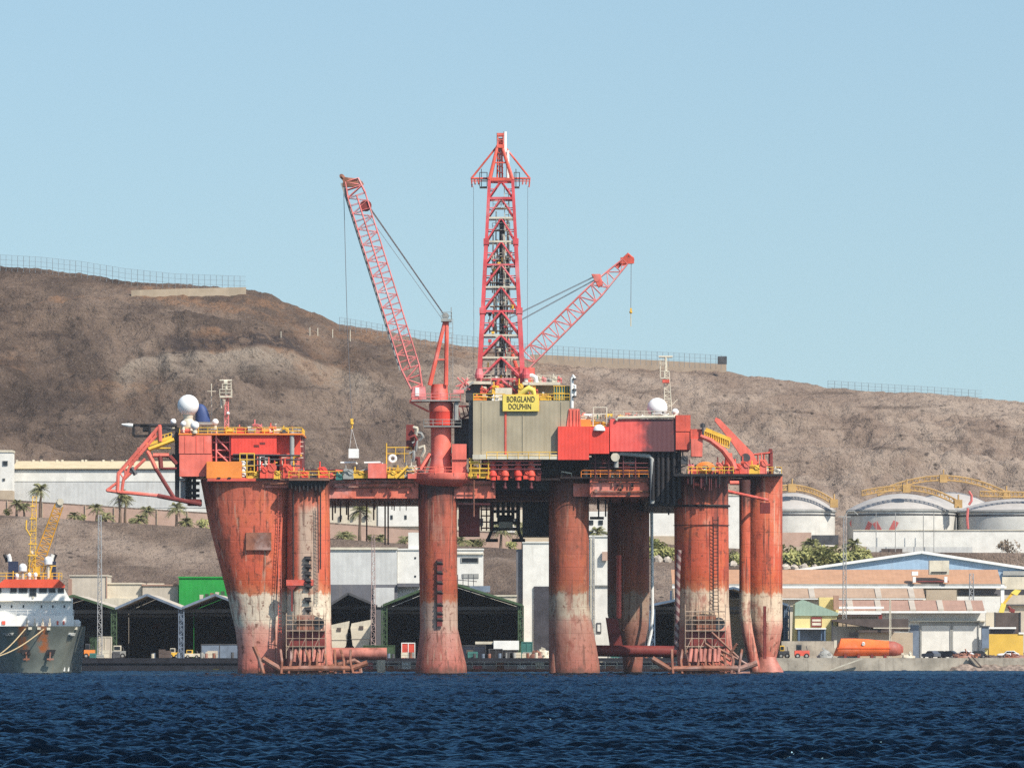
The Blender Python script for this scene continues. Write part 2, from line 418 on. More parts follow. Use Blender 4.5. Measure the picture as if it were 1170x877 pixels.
# dark pole beside the stern column, shadow stripes painted on
shadow_stripe, nt, bs = new_mat('shadow_striped_post'); pos = wpos(nt); sp = N(nt, 'ShaderNodeSeparateXYZ'); nt.links.new(pos, sp.inputs[0])
w = math_(nt, 'SINE', math_(nt, 'MULTIPLY', math_(nt, 'ADD', sp.outputs[0], sp.outputs[2]), 4.2))
nt.links.new(mixc(nt, maprange(nt, w, -.2, .2), (.10, .03, .03), (.24, .17, .15)), bs.inputs['Base Color'])
m = MB(); m.path([P(776, 628, -2.8), P(774.5, 660, -2.8), P(774, 700, -2.8), P(773, 742, -2.8)], .42, 10); part(m, 'shadow_striped_pole', shadow_stripe, cE, True)
m = MB()
for py, rr in ((578, .4), (600, .12)):
    pts = [(PX(801.5, 1) + 4.78 * math.cos(t), 1 + 4.78 * math.sin(t), PZ(py, 1) + .9 * math.cos(t * 1.0 + PI / 2) * 0) for t in [PI + PI * k / 20 for k in range(21)]]
    m.path(pts, rr * .5, 6)
part(m, 'shadow_ring', BLK, cE, True)  # black rings stand in for curved shadows of platform edges above
# ---------------- scaffolding and anchor racks at column feet
def scaffold(x0, x1, yt, yb, Yf, levels, name, mat, bays=4, D=1.6):
    m = MB()
    for k in range(bays + 1):
        x = x0 + (x1 - x0) * k / bays
        for d in (0, D): 
            a = P(x, yb, Yf); b = P(x, yt, Yf); a.y += d; b.y += d; m.tube(a, b, .055, n=5)
    for y in levels:
        for d in (0, D):
            a = P(x0, y, Yf); b = P(x1, y, Yf); a.y += d; b.y += d; m.tube(a, b, .055, n=5)
        a = P(x0, y, Yf); b = P(x1, y, Yf); m.box(a.x, b.x, a.y, a.y + D, a.z - .12, a.z - .04) if int(y) % 2 == 0 else None
    for k in range(bays):
        if k % 2: continue
        xa = x0 + (x1 - x0) * k / bays; xb = x0 + (x1 - x0) * (k + 1) / bays
        m.tube(P(xa, yb - 8, Yf), P(xb, yb - 24, Yf), .06, n=5)
    return part(m, name, mat)
scaffold(327, 372, 700, 752, -6.8, (703, 708, 713, 720, 729, 738), 'scaffold', SCAF, 6)
scaffold(783, 829, 690, 752, -5.6, (698, 703, 708, 713, 720, 729, 738), 'scaffold', SCAF, 6)
for x0, x1, Yf, cl in ((327, 373, -5.6, cA2), (784, 832, -4.6, cE)):
    m = MB(); 
    m.bx(x0 + 4, x1 - 2, 720, 741, Yf - .1, 1.2)
    part(m, 'dark_recess_plate', DRED, cl)
    m = MB().bx(x0 + 12, x1 - 14, 702, 722, Yf - .55, .6); part(m, 'winch_housing', RUST, cl)
    m = MB(); c = P((x0 + x1) / 2 + 13, 712, Yf - .5); m.tube(c, c + Vector((0, .7, 0)), 1.1, n=16); part(m, 'sheave', DGRY, cl)
def anchor_rack(x0, x1, Yf, seed, right):
    rr = random.Random(seed); m = MB()
    m.path([P(x0, 752, Yf), P(x0 + 20, 764, Yf), P((x0 + x1) / 2, 763, Yf - 1), P(x1 - 18, 763, Yf), P(x1, 757, Yf)], .5, 8)
    for k in range(9):
        x = x0 + 22 + (x1 - x0 - 40) * k / 8
        m.path([P(x + rr.uniform(-3, 3), 742, Yf + 1.5), P(x + rr.uniform(-2, 2), 755, Yf - .3), P(x + rr.uniform(-4, 4), 775, Yf - .6)], .22, 6)
    m.path([P(x0 + 18, 770, Yf), P(x1 - 8, 769, Yf)], .35, 7)
    return part(m, 'anchor_rack', RUST, smooth=True)
anchor_rack(300, 420, -7.6, 3, True); anchor_rack(745, 865, -6.6, 5, False)
m = MB(); m.path([P(290, 738, -5.5), P(296, 752, -5.5), P(303, 776, -5.5)], .35, 8); part(m, 'bent_pipe', RUST, smooth=True)
m = MB(); m.path([P(375, 762, -5.5), P(395, 757, -5.5), P(405, 754, -5.5), P(410, 757, -5.5), P(413, 776, -5.5)], .4, 8); part(m, 'bent_pipe', RUST, smooth=True)
for k, (xa, ya, xb, yb) in enumerate([(813, 722, 845, 752), (806, 735, 835, 755), (820, 740, 860, 762), (812, 748, 850, 770), (832, 750, 842, 735)]):
    part(MB().tube(P(xa, ya, -5.8), P(xb, yb, -5.9 - .1 * k), .22, n=7), 'strut', RUST)
for k in range(7):
    x = 338 + k * 5.3; part(MB().tube(P(x, 741, -6.2), P(x - 2 + (k % 3), 756, -6.9), .34, n=8), 'anchor_bolster', FOUL)
for k in range(7):
    x = 790 + k * 5.3; part(MB().tube(P(x, 741, -6.2), P(x - 2 + (k % 3), 756, -6.9), .34, n=8), 'anchor_bolster', FOUL)
# horizontal braces between columns
part(MB().tube(P(372, 746.5, 1), P(442, 746.5, 1), 1.05, n=20), 'brace', FOUL, smooth=True)
part(MB().tube(P(676, 743, 25), P(773, 744, 25), 1.0, n=20), 'brace', DRED, smooth=True)
part(MB().bx(431, 440, 748, 776, 22, 1.5), 'brace_post', CRM)
# ---------------- hull girders / main deck
def girder(x0, x1, yt, yb, Yf, D, mat, name='hull_girder', label=None):
    return part(MB().bx(x0, x1, yt, yb, Yf, D), name, mat, label=label)
girder(340, 478, 547, 569, -1.5, 56, GIRD)
girder(518, 566, 549, 569, -1.8, 4, GIRD)
girder(674, 741, 545, 567, -1.6, 52, GIRD)
girder(655, 673.8, 552, 567, 0.2, 40, GIRD)
girder(741, 780, 540, 578, -1.2, 52, BLK, label='black sooty girder stretch')
girder(476, 662, 546, 572, 9, 46, MAR)  # darker colour carries the shadow of the drill floor overhang
part(MB().bx(628, 684, 522, 546, 4.5, 6), 'dark_filler_box', BLK)  # added filler, black for the shade below the winch house
girder(235, 345, 546.5, 556, 1, 40, DRED)
girder(825, 850, 546, 551, 44, 8, DRED)
# top deck plates (overhanging)
def deckplate(x0, x1, y, Yf, D, th=.35, mat=DECKM):
    a = P(x0, y, Yf); b = P(x1, y, Yf)
    return part(MB().box(a.x, b.x, Yf, Yf + D, a.z - th, a.z), 'deck_plate', mat)
deckplate(236, 293, 545.5, -4.5, 50, .7, LRED)
deckplate(293, 330, 546, -4.9, 50); deckplate(330, 376, 546, -6.9, 52, .4); deckplate(376, 474, 546, -1.6, 55)
deckplate(545, 640, 546, -1.2, 50); deckplate(640, 770, 544.5, -1.8, 54, .3); deckplate(770, 838, 541, -6.6, 58, .4, BLK); deckplate(838, 894, 541, 39.5, 12, .4, BLK)
part(MB().bx(299, 330, 548, 557, -4.2, 2), 'tank_block', GIRD); part(MB().bx(330, 372, 549, 555, -5.9, 2), 'fairlead_housing', BLK)
m = MB()
for k in range(9): m.tube(P(333 + k * 4.6, 552, -6.1), P(333 + k * 4.6, 558 + (k * 7 % 5), -6.1), .2, n=6)
part(m, 'chain_guide', BLK)
# flange under the crane pedestal
m = MB(); x = PX(506, 0)
m.lathe(x, 0, [(3.6, PZ(556, 0)), (5.2, PZ(549, 0)), (5.4, PZ(547, 0)), (5.45, PZ(541, 0)), (5.2, PZ(540.5, 0))], 40)
part(m, 'crane_flange', LRED, smooth=True)
part(MB().bx(466, 548, 541, 546.5, -3.2, 10), 'deck_block', LRED)
# under-deck boxes and gear
part(MB().bx(524, 548, 575, 612, 6, 8), 'under_deck_box', DRED)
part(MB().bx(548, 566, 572, 577, 12, 6), 'under_deck_box', DRED)
part(MB().bx(597, 641, 570, 612, 12, 14), 'under_deck_box', BLK)
part(MB().bx(641, 646, 570, 640, 14, 4), 'under_deck_box', BLK)
m = MB()
for y in (582, 589, 596, 603): m.tube(P(549, y, 14), P(563, y, 14), .12, n=5)
for x in (550, 556, 562): m.tube(P(x, 575, 14), P(x, 606, 14), .12, n=5)
part(m, 'under_deck_frame', DRED)
def riser_frame():
    m = MB()
    for x in (562, 592):
        m.beam(P(x, 570, 18), P(x, 606, 18), .7); m.beam(P(x, 570, 23), P(x, 606, 23), .7)
        m.beam(P(x, 606, 18), P(x + (-5 if x < 575 else 5), 617, 18), .55)
        for y in (583, 594, 606): m.beam(P(x, y, 18), P(x, y, 23), .35)
    for y in (584, 597, 604): m.beam(P(562, y, 18), P(592, y, 18), .55)
    for x in (569, 575, 581, 586): m.tube(P(x, 570, 19), P(x, 586 + (x * 7) % 9, 19), .3, n=6)
    m.bx(568, 587, 588, 595, 19, 2); m.tube(P(555, 617, 18), P(569, 617, 18), .3, n=6); m.tube(P(585, 617, 18), P(600, 617, 18), .3, n=6)
    return m
part(riser_frame(), 'riser_frame', BLK)
part(MB().bx(570, 586, 596, 603, 17.5, 2), 'riser_carrier', CRM)
for x, y1 in ((383, 586), (389, 596), (398, 594), (419, 618), (440, 622), (443.5, 622), (427, 594), (396, 588), (380, 594)):
    part(MB().tube(P(x, 568, 20), P(x, y1, 20), .14, n=6), 'hanging_pipe', RUST)
for x, y1 in ((764, 588), (684, 592), (692, 590)): part(MB().tube(P(x, 568, 20), P(x, y1, 20), .14, n=6), 'hanging_pipe', DGRY)
part(MB().bx(674, 690, 590, 593, 20, 1), 'hanging_stage', DGRY)
part(MB().tube(P(541.5, 548, -4), P(541.5, 590, -4), .1, n=6), 'hanging_pipe', RUST)
m = MB(); m.tube(P(519, 575, 3), P(560, 575.5, 3), .2, n=6); part(m, 'pipe', PINK)
m = MB(); m.tube(P(795, 553, -5.2), P(877, 571, -5.2 + 44), .28, n=8); part(m, 'mooring_boom', CRED)
part(MB().bx(869, 880, 574, 586, 36, 2), 'mooring_box', DRED)
part(MB().tube(P(834, 551.5, 37), P(857, 551.5, 37), .4, n=8), 'cross_pipe', LRED)
m = MB()
for x in (746, 752, 757, 763, 770, 776): m.tube(P(x, 515, -3.2), P(x, 575 - (x % 7), -3.2), .34, n=10)
part(m, 'exhaust_pipe', BLK, smooth=True)
# ---------------- accommodation block at the bow
YB = -3.6
cab = part(MB().bx(204.5, 241.5, 497, 518, YB, 18), 'deckhouse', LRED)
part(MB().bx(205, 242, 518.6, 544, YB + .1, 18), 'lower_deckhouse', LRED, cab)
part(MB().bx(241, 345, 497, 546, YB + 5.5, 14), 'deckhouse_core', DRED, cab)
part(MB().bx(264, 316, 494.5, 519.5, YB + .3, 8), 'cabin_module', BRED, cab)
part(MB().bx(316, 343, 496, 520, YB + 2.0, 10), 'cabin_module', RED, cab)
part(MB().bx(319, 342, 520.5, 546, YB + 3.0, 9), 'cabin_module', LRED, cab)
part(MB().bx(236, 276, 527, 546, YB - 1.3, 5), 'skip_container', ORG)
part(MB().bx(237, 292, 546.3, 549.3, YB - 1.4, 5), 'landing_shelf', CRED)
for x in (250, 262): part(MB().bx(x - 2, x + 2, 545, 546.4, YB - 1.55, .1), 'fork_pocket', BLK)
m = MB()
for x in (274, 282, 290.5):
    for d in (0, 3): m.tube(P(x, 546, YB - 1 + d), P(x, 517.5, YB - 1 + d), .1, n=5)
for y in (518, 525, 532, 539):
    for d in (0, 3): m.tube(P(274, y, YB - 1 + d), P(290.5, y, YB - 1 + d), .1, n=5)
for x in (274, 290.5):
    for y in (518, 532): m.tube(P(x, y, YB - 1), P(x, y, YB + 2), .1, n=5)
part(m, 'stair_cage', YEL)
m = MB(); m.lathe(PX(278.5, 0), YB + .5, [(.55, PZ(545, 0)), (.6, PZ(530, 0)), (.4, PZ(527, 0))], 14); part(m, 'gas_bottle_tank', WHT, smooth=True)
# braces and ladder in the recess
m = MB()
for x in (247, 263): m.tube(P(x, 527, YB + 1), P(x, 492, YB + 1), .16, n=6)
m.tube(P(247, 500, YB + 1), P(263, 516, YB + 1), .14, n=6); m.tube(P(247, 515, YB + 1), P(260, 527, YB + 1), .14, n=6)
for y in (505, 514, 522): m.tube(P(243, y, YB + 1.4), P(266, y, YB + 1.4), .12, n=6)
part(m, 'stair_tower', PINK, cab)
m = MB(); m.tube(P(333.5, 493, YB + .5), P(333.5, 534, YB + .5), .42, n=10); m.tube(P(330, 495, YB + .6), P(345, 495, YB + .6), .15, n=6); part(m, 'exhaust_stack', GRY, smooth=True)
for y in (497, 504, 509, 517, 522): part(MB().bx(343, 346.5, y, y + 1.2, YB + 3, .5), 'step_bracket', CRM, cab)
# roof railings
za = PZ(496, YB)
m = MB(); m.rail([(PX(205, YB), YB + .2, za), (PX(345, YB), YB + .2, za), (PX(345, YB), YB + 12, za)], 1.15, 1.5, .06); part(m, 'roof_railing', YEL, cab)
part(MB().bx(204, 346, 494.8, 496.6, YB - .1, 18), 'roof_edge', ORG, cab)
# dark outer frame on the bow side
m = MB(); m.beam(P(202.5, 488, YB + 2), P(202.5, 572, YB + 2), .75); m.beam(P(203, 488, YB + 12), P(203, 548, YB + 12), .7)
m.beam(P(202, 523, YB + 2), P(197, 519, YB + 2), .5); part(m, 'frame_post', BLK)
# bow lattice outrigger
m = MB(); yo = -3.0
for dy in (0, 5):
    for pts, r in (((( 183, 486), (135, 541), (134, 562)), .34), (((179, 497), (150, 530), (141, 548), (139, 562)), .28), (((166, 524), (141, 548)), .28)):
        m.path([P(a, b, yo + dy) for a, b in pts], r, 7)
    m.tube(P(122, 560, yo + dy), P(134, 551, yo + dy), .25, n=6); m.tube(P(122, 560, yo + dy), P(138, 562, yo + dy), .3, n=6)
for a, b in ((183, 486), (135, 541), (134, 562), (150, 530), (158, 512), (122, 560)): m.tube(P(a, b, yo), P(a, b, yo + 5), .2, n=6)
for t in range(9):
    a = P(179, 491, yo).lerp(P(137, 540, yo), t / 8); b = P(179, 497, yo).lerp(P(141, 546, yo), min(1, (t + .6) / 8)); m.tube(a, b, .13, n=5)
m.tube(P(182, 486, yo), P(183, 504, yo), .4, n=8)
part(m, 'outrigger_frame', LRED, smooth=True)
m = MB()
for dy in (0, 5):
    MB().tube(P(137, 562, yo + dy), P(180, 566, yo + dy), .34, n=8).build('outrigger_chord', LRED, rig, True); m.path([P(168, 515, yo + dy), P(172, 522, yo + dy), P(178, 535, yo + dy)], .36, 8)
m.tube(P(170, 514, yo), P(170, 520, yo + 5), .3, n=6); m.tube(P(175, 520, yo), P(193, 520, yo), .38, n=6)
part(m, 'outrigger_strut', LRED, smooth=True)
m = MB()
for dy in (0, 5):
    m.tube(P(178, 535, yo + dy), P(199, 569, yo + dy), .36, n=8); m.tube(P(180, 566, yo + dy), P(230, 576, yo + dy), .42, n=8)
m.tube(P(183, 520, yo), P(184, 535, yo), .4, n=6); m.tube(P(183, 535, yo), P(202, 535, yo), .22, n=6); m.tube(P(194, 521, yo), P(202, 530, yo), .35, n=6)
m.bx(214, 229, 570, 577, yo, 5); m.tube(P(199, 569, yo), P(199, 569, yo + 5), .3, n=6); m.tube(P(183, 520, yo), P(183, 520, yo + 5), .3, n=6); m.tube(P(194, 521, yo), P(183, 520, yo), .3, n=6)
part(m, 'outrigger_strut', DRED, smooth=True)
m = MB(); m.bx(148.5, 154, 538, 540, yo - .3, .6); m.path([P(150, 534, yo), P(155, 542, yo)], .4, 7); part(m, 'hydraulic_ram', DGRY)
m = MB()
for dy in (0, 3): m.beam(P(168, 508, yo + dy), P(196, 499, yo + dy), .25, .5)
for k in range(8): m.tube(P(168 + k * 4, 508 - k * 1.3, yo), P(168 + k * 4, 503 - k * 1.3, yo), .07, n=5); 
m.tube(P(168, 503, yo), P(196, 494, yo), .07, n=5); m.box(PX(170, 0), PX(196, 0), yo, yo + 3, PZ(513, 0), PZ(511.5, 0))
m.tube(P(170, 513, yo), P(199, 502, yo), .4, n=6)
part(m, 'access_gangway', YEL)
m = MB()
for a, b, c, d in ((152, 485.5, 172, 485.5), (152.5, 485, 152.5, 498), (153, 498, 170, 498), (171, 487, 171, 498), (160, 487, 170, 487), (163, 490, 169, 490)): m.beam(P(a, b, yo + 1), P(c, d, yo + 1), .42)
m.bx(163, 170, 488, 493, yo + 1, 1); m.tube(P(172, 486, yo + 1), P(202, 486, yo + 1), .3, n=6)
part(m, 'lookout_frame', BLK)
part(MB().path([P(152, 486, yo + 1), P(147, 485.6, yo + 1), P(139, 484.6, yo + 1)], [.32, .35, .12], 8), 'lamp_arm', WHT)
m = MB(); m.bx(205, 216, 546, 549, YB + 4, 3); m.bx(206, 213, 548, 569, YB + 6, 2); part(m, 'gangway_locker', WHT)
m = MB()
for x in (214, 217, 222): m.tube(P(x, 545, YB + 4), P(x, 572, YB + 4), .35, n=8)
for y in (552, 560, 566): m.tube(P(212, y, YB + 3.6), P(228, y, YB + 3.6), .3, n=6)
part(m, 'pipe_bundle', BLK)
# roof gear
def dome(px, py, rpx, Y, ped, name='radome'):
    c = P(px, py, Y); r = rpx * S(Y)
    e = MB().sphere(c, r, 32, 20).build(name, DOME, rig, True)
    m = MB(); zb = PZ(ped, Y); m.lathe(c.x, c.y, [(r * .62, zb), (r * .62, zb + (c.z - r - zb) * .6), (r * .42, zb + (c.z - r - zb) * .8), (r * .5, c.z - r * .86)], 18)
    m.build('pedestal', CRM, e, True); return e
dome(215, 463, 12.2, 0, 492)
dome(198, 481.5, 3.4, -1, 492); dome(222.5, 486, 5, -3.5, 495); dome(209.5, 484, 3.2, -3.5, 494); dome(246, 482, 3.8, 0, 492)
m = MB(); c = P(232, 482, 2); 
rings = []
for k in range(13):
    t = k / 12; z = c.z + 3.1 * math.sin(t * PI / 2); r = 1.25 * math.cos(t * PI / 2 * .97) + .05; xo = -.5 * t
    rings.append([(c.x + xo + r * math.cos(a), c.y + r * .8 * math.sin(a), z) for a in [2 * PI * q / 20 for q in range(20)]])
m.loft(rings); part(m, 'covered_dish', BLUE, smooth=True)
part(MB().bx(223, 244, 482, 485, 1, 2), 'dish_base', GRY)
mast = part(MB().lattice(P(259, 496, 0), P(259, 452, 0), .7, .5, .7, .5, 12, .09, .05), 'radio_mast', PINK, label='slim red and white radio mast')
m = MB(); m.tube(P(259, 454, 0), P(258, 434, 0), .22, n=8); m.tube(P(251, 434.5, 0), P(265, 434.5, 0), .16, n=6); m.tube(P(256, 437, 0), P(260, 437, 0), .5, n=8)
m.bx(251, 265, 452, 454, -.8, 1.6); m.rail([P(251, 452, -.8), P(265, 452, -.8)], 1.1, .8, .06); m.rail([P(254, 445, -.8), P(264, 445, -.8)], 1, .8, .06)
m.bx(254, 264, 444.5, 445.5, -.8, 1.6); m.tube(P(264, 454, 0), P(264, 436, 0), .08, n=5); m.tube(P(253, 466, 0), P(253, 455, 0), .2, n=6); m.tube(P(256, 463, 0), P(256, 456, -.5), .3, n=6)
m.build('mast_head', CRM, mast)
m = MB(); c = P(260.5, 472, -.6); m.sphere(c, .28, 10, 8); m.build('mast_lamp', WHT, mast)
m = MB(); m.tube(P(242, 490, 2), P(241.5, 438, 2), .07, n=5); m.tube(P(237, 447, 2), P(247, 447, 2), .07, n=5); part(m, 'whip_aerial', CRM)
def machine(x0, x1, yt, yb, Y, mat, seed, name='deck_machine', D=2.0):
    rr = random.Random(seed); m = MB()
    h = yb - yt; w = x1 - x0
    m.bx(x0, x1, yb - h * rr.uniform(.25, .45), yb, Y, D)
    m.bx(x0 + w * .08, x0 + w * rr.uniform(.35, .55), yt + h * rr.uniform(.25, .4), yb - .1, Y + .15, D * .7)
    c = P(x0 + w * .72, yb - h * .5, Y - .15); m.tube(c, c + Vector((0, D * .8, 0)), h * rr.uniform(.14, .22) * S(Y), n=12)
    m.bx(x0 + w * .6, x0 + w * .85, yb - h * .5, yb - .1, Y + .1, D * .5)
    m.tube(P(x0 + w * .25, yb, Y + D * .4), P(x0 + w * .25, yt, Y + D * .4), .12, n=6)
    m.tube(P(x0 + w * .9, yb, Y), P(x0 + w * .9, yt + h * .3, Y), .08, n=5)
    m.path([P(x0, yt + h * .4, Y - .1), P(x0 + w * .5, yt + h * .35, Y - .15), P(x1, yt + h * .6, Y - .1)], .1, 6)
    return part(m, name, mat)
for i, (a, b, c, d, mt) in enumerate([(288, 300, 479, 495, PINK), (307, 316, 483, 495, CRED), (270, 284, 485, 495, CRED), (322, 330, 486, 495, YEL), (256, 268, 486, 495, ORG), (336, 344, 488, 496, GRY), (185, 196, 484, 494, DGRY), (190, 202, 492, 503, GRY), (301, 306, 488, 495, GRY)]):
    machine(a, b, c, d, -2.5 + (i % 3), mt, i)
part(MB().bx(283, 292, 487, 489, -2, 2), 'roof_hatch', WHT)
# lower clutter between cabins and deck
lst = [(297, 305, 527, 546, RED), (305, 313, 522, 546, CRED), (311, 320, 533, 547, YEL), (323, 333, 524, 546, RED), (331, 345, 533, 547, CRED), (283, 296, 534, 548, YEL)]
for i, (a, b, c, d, mt) in enumerate(lst): machine(a, b, c, d, -5.6 + .2 * i, mt, 40 + i)
m = MB()
for y in (519, 524, 531): m.tube(P(266, y, YB + .1), P(343, y + 1, YB + .1), .13, n=6)
part(m, 'pipe_run', DGRY)
# ---------------- deck edge between bow and crane
zd = PZ(546, -4)
def railing(x0, x1, y, Y, mat=YEL, h=1.15):
    a = P(x0, y, Y); b = P(x1, y, Y); m = MB(); m.rail([a, b], h, 1.5, .06); return part(m, 'railing', mat)
railing(293, 330, 546, -4.4); railing(330, 376, 546, -5.5); railing(376, 420, 546, -2.5); railing(442, 474, 542, -3); railing(474, 520, 541, -5.3, LRED)
for i, (a, b, c, d, mt) in enumerate([(345, 352, 534, 547, RED), (352, 362, 536, 547, DGRY), (363.5, 371.5, 527, 547, BRED), (371, 381, 537, 547, CRED), (383.5, 391, 538, 548, TEAL), (392, 404, 531, 547, GRY), (402, 416, 533, 546, YEL), (415, 421, 537, 546, YEL),
                                     (443, 452, 533, 546, YEL), (452, 462, 531, 546, YEL), (462, 470, 528, 545, GRY), (468, 476, 524, 546, CRM), (478, 484, 532, 545, DGRY)]):
    machine(a, b, c, d, -3.2 + .25 * (i % 4), mt, 80 + i)
part(MB().bx(420.5, 441.5, 529.5, 546, -3.6, 4), 'deck_locker', LRED)
for x0, x1 in ((389, 408), (416, 437)): part(MB().path([P(x0, 528.5, 0), P(x1 - 2, 528, 0), P(x1, 530, 0)], .18, 6), 'white_pipe', WHT)
m = MB(); c = P(448.5, 524, -1); 
rings = []
for k in range(20):
    t = 2 * PI * k / 20; cc = c + Vector((.55 * math.cos(t), 0, .55 * math.sin(t)))
    rings.append([cc + Vector((math.cos(t) * .25 * math.cos(a), .25 * math.sin(a), math.sin(t) * .25 * math.cos(a))) for a in [2 * PI * q / 8 for q in range(8)]])
m.loft(rings + [rings[0]], cap=False); part(m, 'hose_reel', WHT, smooth=True)
m = MB(); m.tube(P(441.5, 546, -1), P(441.5, 506, -1), .13, n=6); m.tube(P(441.5, 511, -1), P(470, 511, -1), .09, n=5); m.tube(P(441.5, 518, -1), P(470, 518, -1), .07, n=5)
for x in (452, 462, 470): m.tube(P(x, 511, -1), P(x, 528, -1), .07, n=5)
part(m, 'gantry_frame', YEL)
part(MB().beam(P(452, 546, -3.5), P(466, 532, -3.5), .35), 'stair_stringer', YEL)
part(MB().bx(464, 473, 485, 513, -1, 2.5), 'pipe_rack_panel', DRED)
rr = random.Random(12)
for k in range(7):
    x = 470 + rr.uniform(-4, 9); y = 488 + k * 6
    m = MB(); m.path([P(x, y, -1.6), P(x + rr.uniform(2, 6), y + rr.uniform(-3, 3), -1.8), P(x + rr.uniform(4, 9), y + rr.uniform(2, 7), -1.8), P(x + rr.uniform(2, 6), y + 9, -1.6)], rr.uniform(.22, .38), 7)
    part(m, 'manifold_pipe', (CRM, GRY, DRED, GRY)[k % 4], smooth=True)
part(MB().bx(346, 479, 536, 546, 3, 18), 'deck_bulwark', MAR); part(MB().bx(787, 838, 534, 541, 2, 14), 'deck_bulwark', MAR); part(MB().bx(840, 892, 534, 541, 46, 5), 'deck_bulwark', MAR)
# ---------------- fore crane
cx = 504.0
cr = empty('crane', (PX(cx, 0), 0, PZ(541, 0)) , parent=None); cr.parent = rig; cr.location = Vector((PX(cx, 0), 0, PZ(541, 0))) - rig.location
cr['label'] = 'tall red pedestal crane with raised boom'
m = MB(); X = PX(cx, 0)
m.lathe(X, 0, [(2.3, PZ(541, 0)), (1.95, PZ(533, 0)), (1.75, PZ(524, 0)), (1.75, PZ(487, 0))], 32); m.build('pedestal', LRED, cr, True)
m = MB(); m.lathe(X, 0, [(1.95, PZ(486, 0)), (2.0, PZ(485, 0)), (2.0, PZ(471, 0)), (2.05, PZ(470.5, 0))], 32); m.build('slew_drum', BRED, cr, True)
m = MB(); m.lathe(X, 0, [(2.05, PZ(470.4, 0)), (2.1, PZ(462, 0)), (1.7, PZ(457, 0))], 32); m.build('slew_collar', CRED, cr, True)
m = MB(); m.lathe(X - .3, 0, [(1.5, PZ(457, 0)), (1.5, PZ(449, 0)), (1.45, PZ(447, 0)), (1.4, PZ(439, 0))], 28); m.build('machinery_drum', CRED, cr, True)
for x0, x1, dy in ((477, 491, -2.5), (530, 516, -2.5), (482, 492, 2), (526, 515, 2)): MB().beam(P(x0, 541, dy), P(x1, 518, dy * .5), .4).build('gusset_leg', LRED, cr)
for y, x0, x1, nm in ((486.5, 484, 527, 'lower_platform'), (457, 470, 526, 'upper_platform')):
    m = MB(); a = P(x0, y, -2.6); b = P(x1, y, -2.6); m.box(a.x, b.x, -2.6, 2.6, a.z - .15, a.z + .05)
    pf = m.build(nm, GRY, cr)
    m = MB(); m.rail([(a.x, 2.6, a.z), (a.x, -2.6, a.z), (b.x, -2.6, a.z), (b.x, 2.6, a.z)], 1.1, 1.4, .05); m.build('railing', GRY if y > 470 else PINK, pf)
# crane cab, A-frame, boom
m = MB(); m.ppx([(470, 452), (472, 441), (486, 441), (487, 456), (471, 456)], -2.2, 2.4); cabm = m.build('cab', PINK, cr)
MB().bx(474.5, 479, 442.5, 452, -2.3, .2).build('window', DOME, cabm)
m = MB(); m.bx(468, 481, 456.5, 459, -2.4, 3); m.beam(P(468, 459, -2), P(490, 470, -1), .3); m.build('cab_bracket', CRED, cabm)
m = MB()
for dy in (-1.2, 1.2):
    m.tube(P(491, 440, dy), P(508.5, 366, dy * .5), .42, .34, n=8); m.tube(P(509.5, 440, dy), P(510.5, 366, dy * .5), .42, .36, n=8)
    m.tube(P(498, 411, dy * .9), P(510, 411, dy * .9), .18, n=6)
m.build('mast_frame', CRED, cr, True)
m = MB(); m.bx(504, 516, 364.5, 367, -1.4, 2.8); m.bx(505.5, 511, 361, 365, -.8, 1.6)
for dy in (-.5, .5): m.tube(P(509, 361, dy - .1), P(509, 361, dy + .1), .6, n=14)
m.rail([P(504, 364.5, -1.4), P(516, 364.5, -1.4), P(516, 364.5, 1.4)], 1.2, 1, .045)
m.ladder(P(515, 440, 0), P(515, 364, 0), .7, .8, .05)
m.tube(P(515.5, 366, 0), P(515.5, 351, 0), .07, n=5)
m.build('mast_head', GRY, cr)
BA = P(479, 452, 0); BT = P(402, 206, 0)
m = MB()
J1 = BA.lerp(BT, .13); J2 = BA.lerp(BT, .93)
m.lattice(BA, J1, 1.5, 3.1, 1.8, 2.4, 3, .16, .08); m.lattice(J1, J2, 3.15, 3.1, 2.4, 2.2, 22, .125, .055); m.lattice(J2, BT, 3.1, 2.3, 2.2, 1.6, 2, .17, .09)
boom = m.build('boom', PINK, cr)
d = (BT - BA).normalized(); u = Vector((-d.z, 0, d.x))
m = MB(); off = u * 1.75
m.beam(J1 + off + Vector((0, -.7, 0)), BT + off + Vector((0, -.7, 0)), .5, .18)
m.build('boom_walkway', GRY, boom)
m = MB(); pts = [J1 - u * 0 + Vector((0, -1.25, 0)), J2 + Vector((0, -1.15, 0))]; m.tube(pts[0], pts[1], .14, n=6); m.build('centre_pipe', PINK, boom)
m = MB(); c = BT
m.bx(392, 414, 207, 213, -.9, 1.8); m.path([P(390, 201, 0), P(394, 205, 0), P(410, 207, 0), P(414, 212, 0)], .4, 8)
for x, y in ((395, 206), (405, 208), (411, 210)): m.tube(P(x, y, -.6), P(x, y, .6), .55, n=12)
m.tube(P(390, 201, -.3), P(390, 201, .3), .35, n=10)
m.build('boom_head', RUST, boom)
m = MB(); m.tube(P(418, 235, -.9), P(418, 235, .9), 1.0, n=14); m.bx(412, 420, 232, 240, -1, 2); m.build('luffing_sheave', DRED, boom)
m = MB()
for dy in (-.8, -.3, .3, .8): m.tube(P(423, 238 + dy * 1.5, dy), P(508.5, 361 + dy, dy), .05, n=5)
for dy in (-.5, .5): m.tube(P(420, 245, dy), P(505, 364, dy), .045, n=5)
m.build('luffing_rope', WIRE, cr)
m = MB(); m.tube(P(392.5, 208, 0), P(397, 380, 0), .055, n=5); m.tube(P(397, 380, 0), P(402, 478, 0), .055, n=5); m.build('hoist_rope', WIRE, cr)
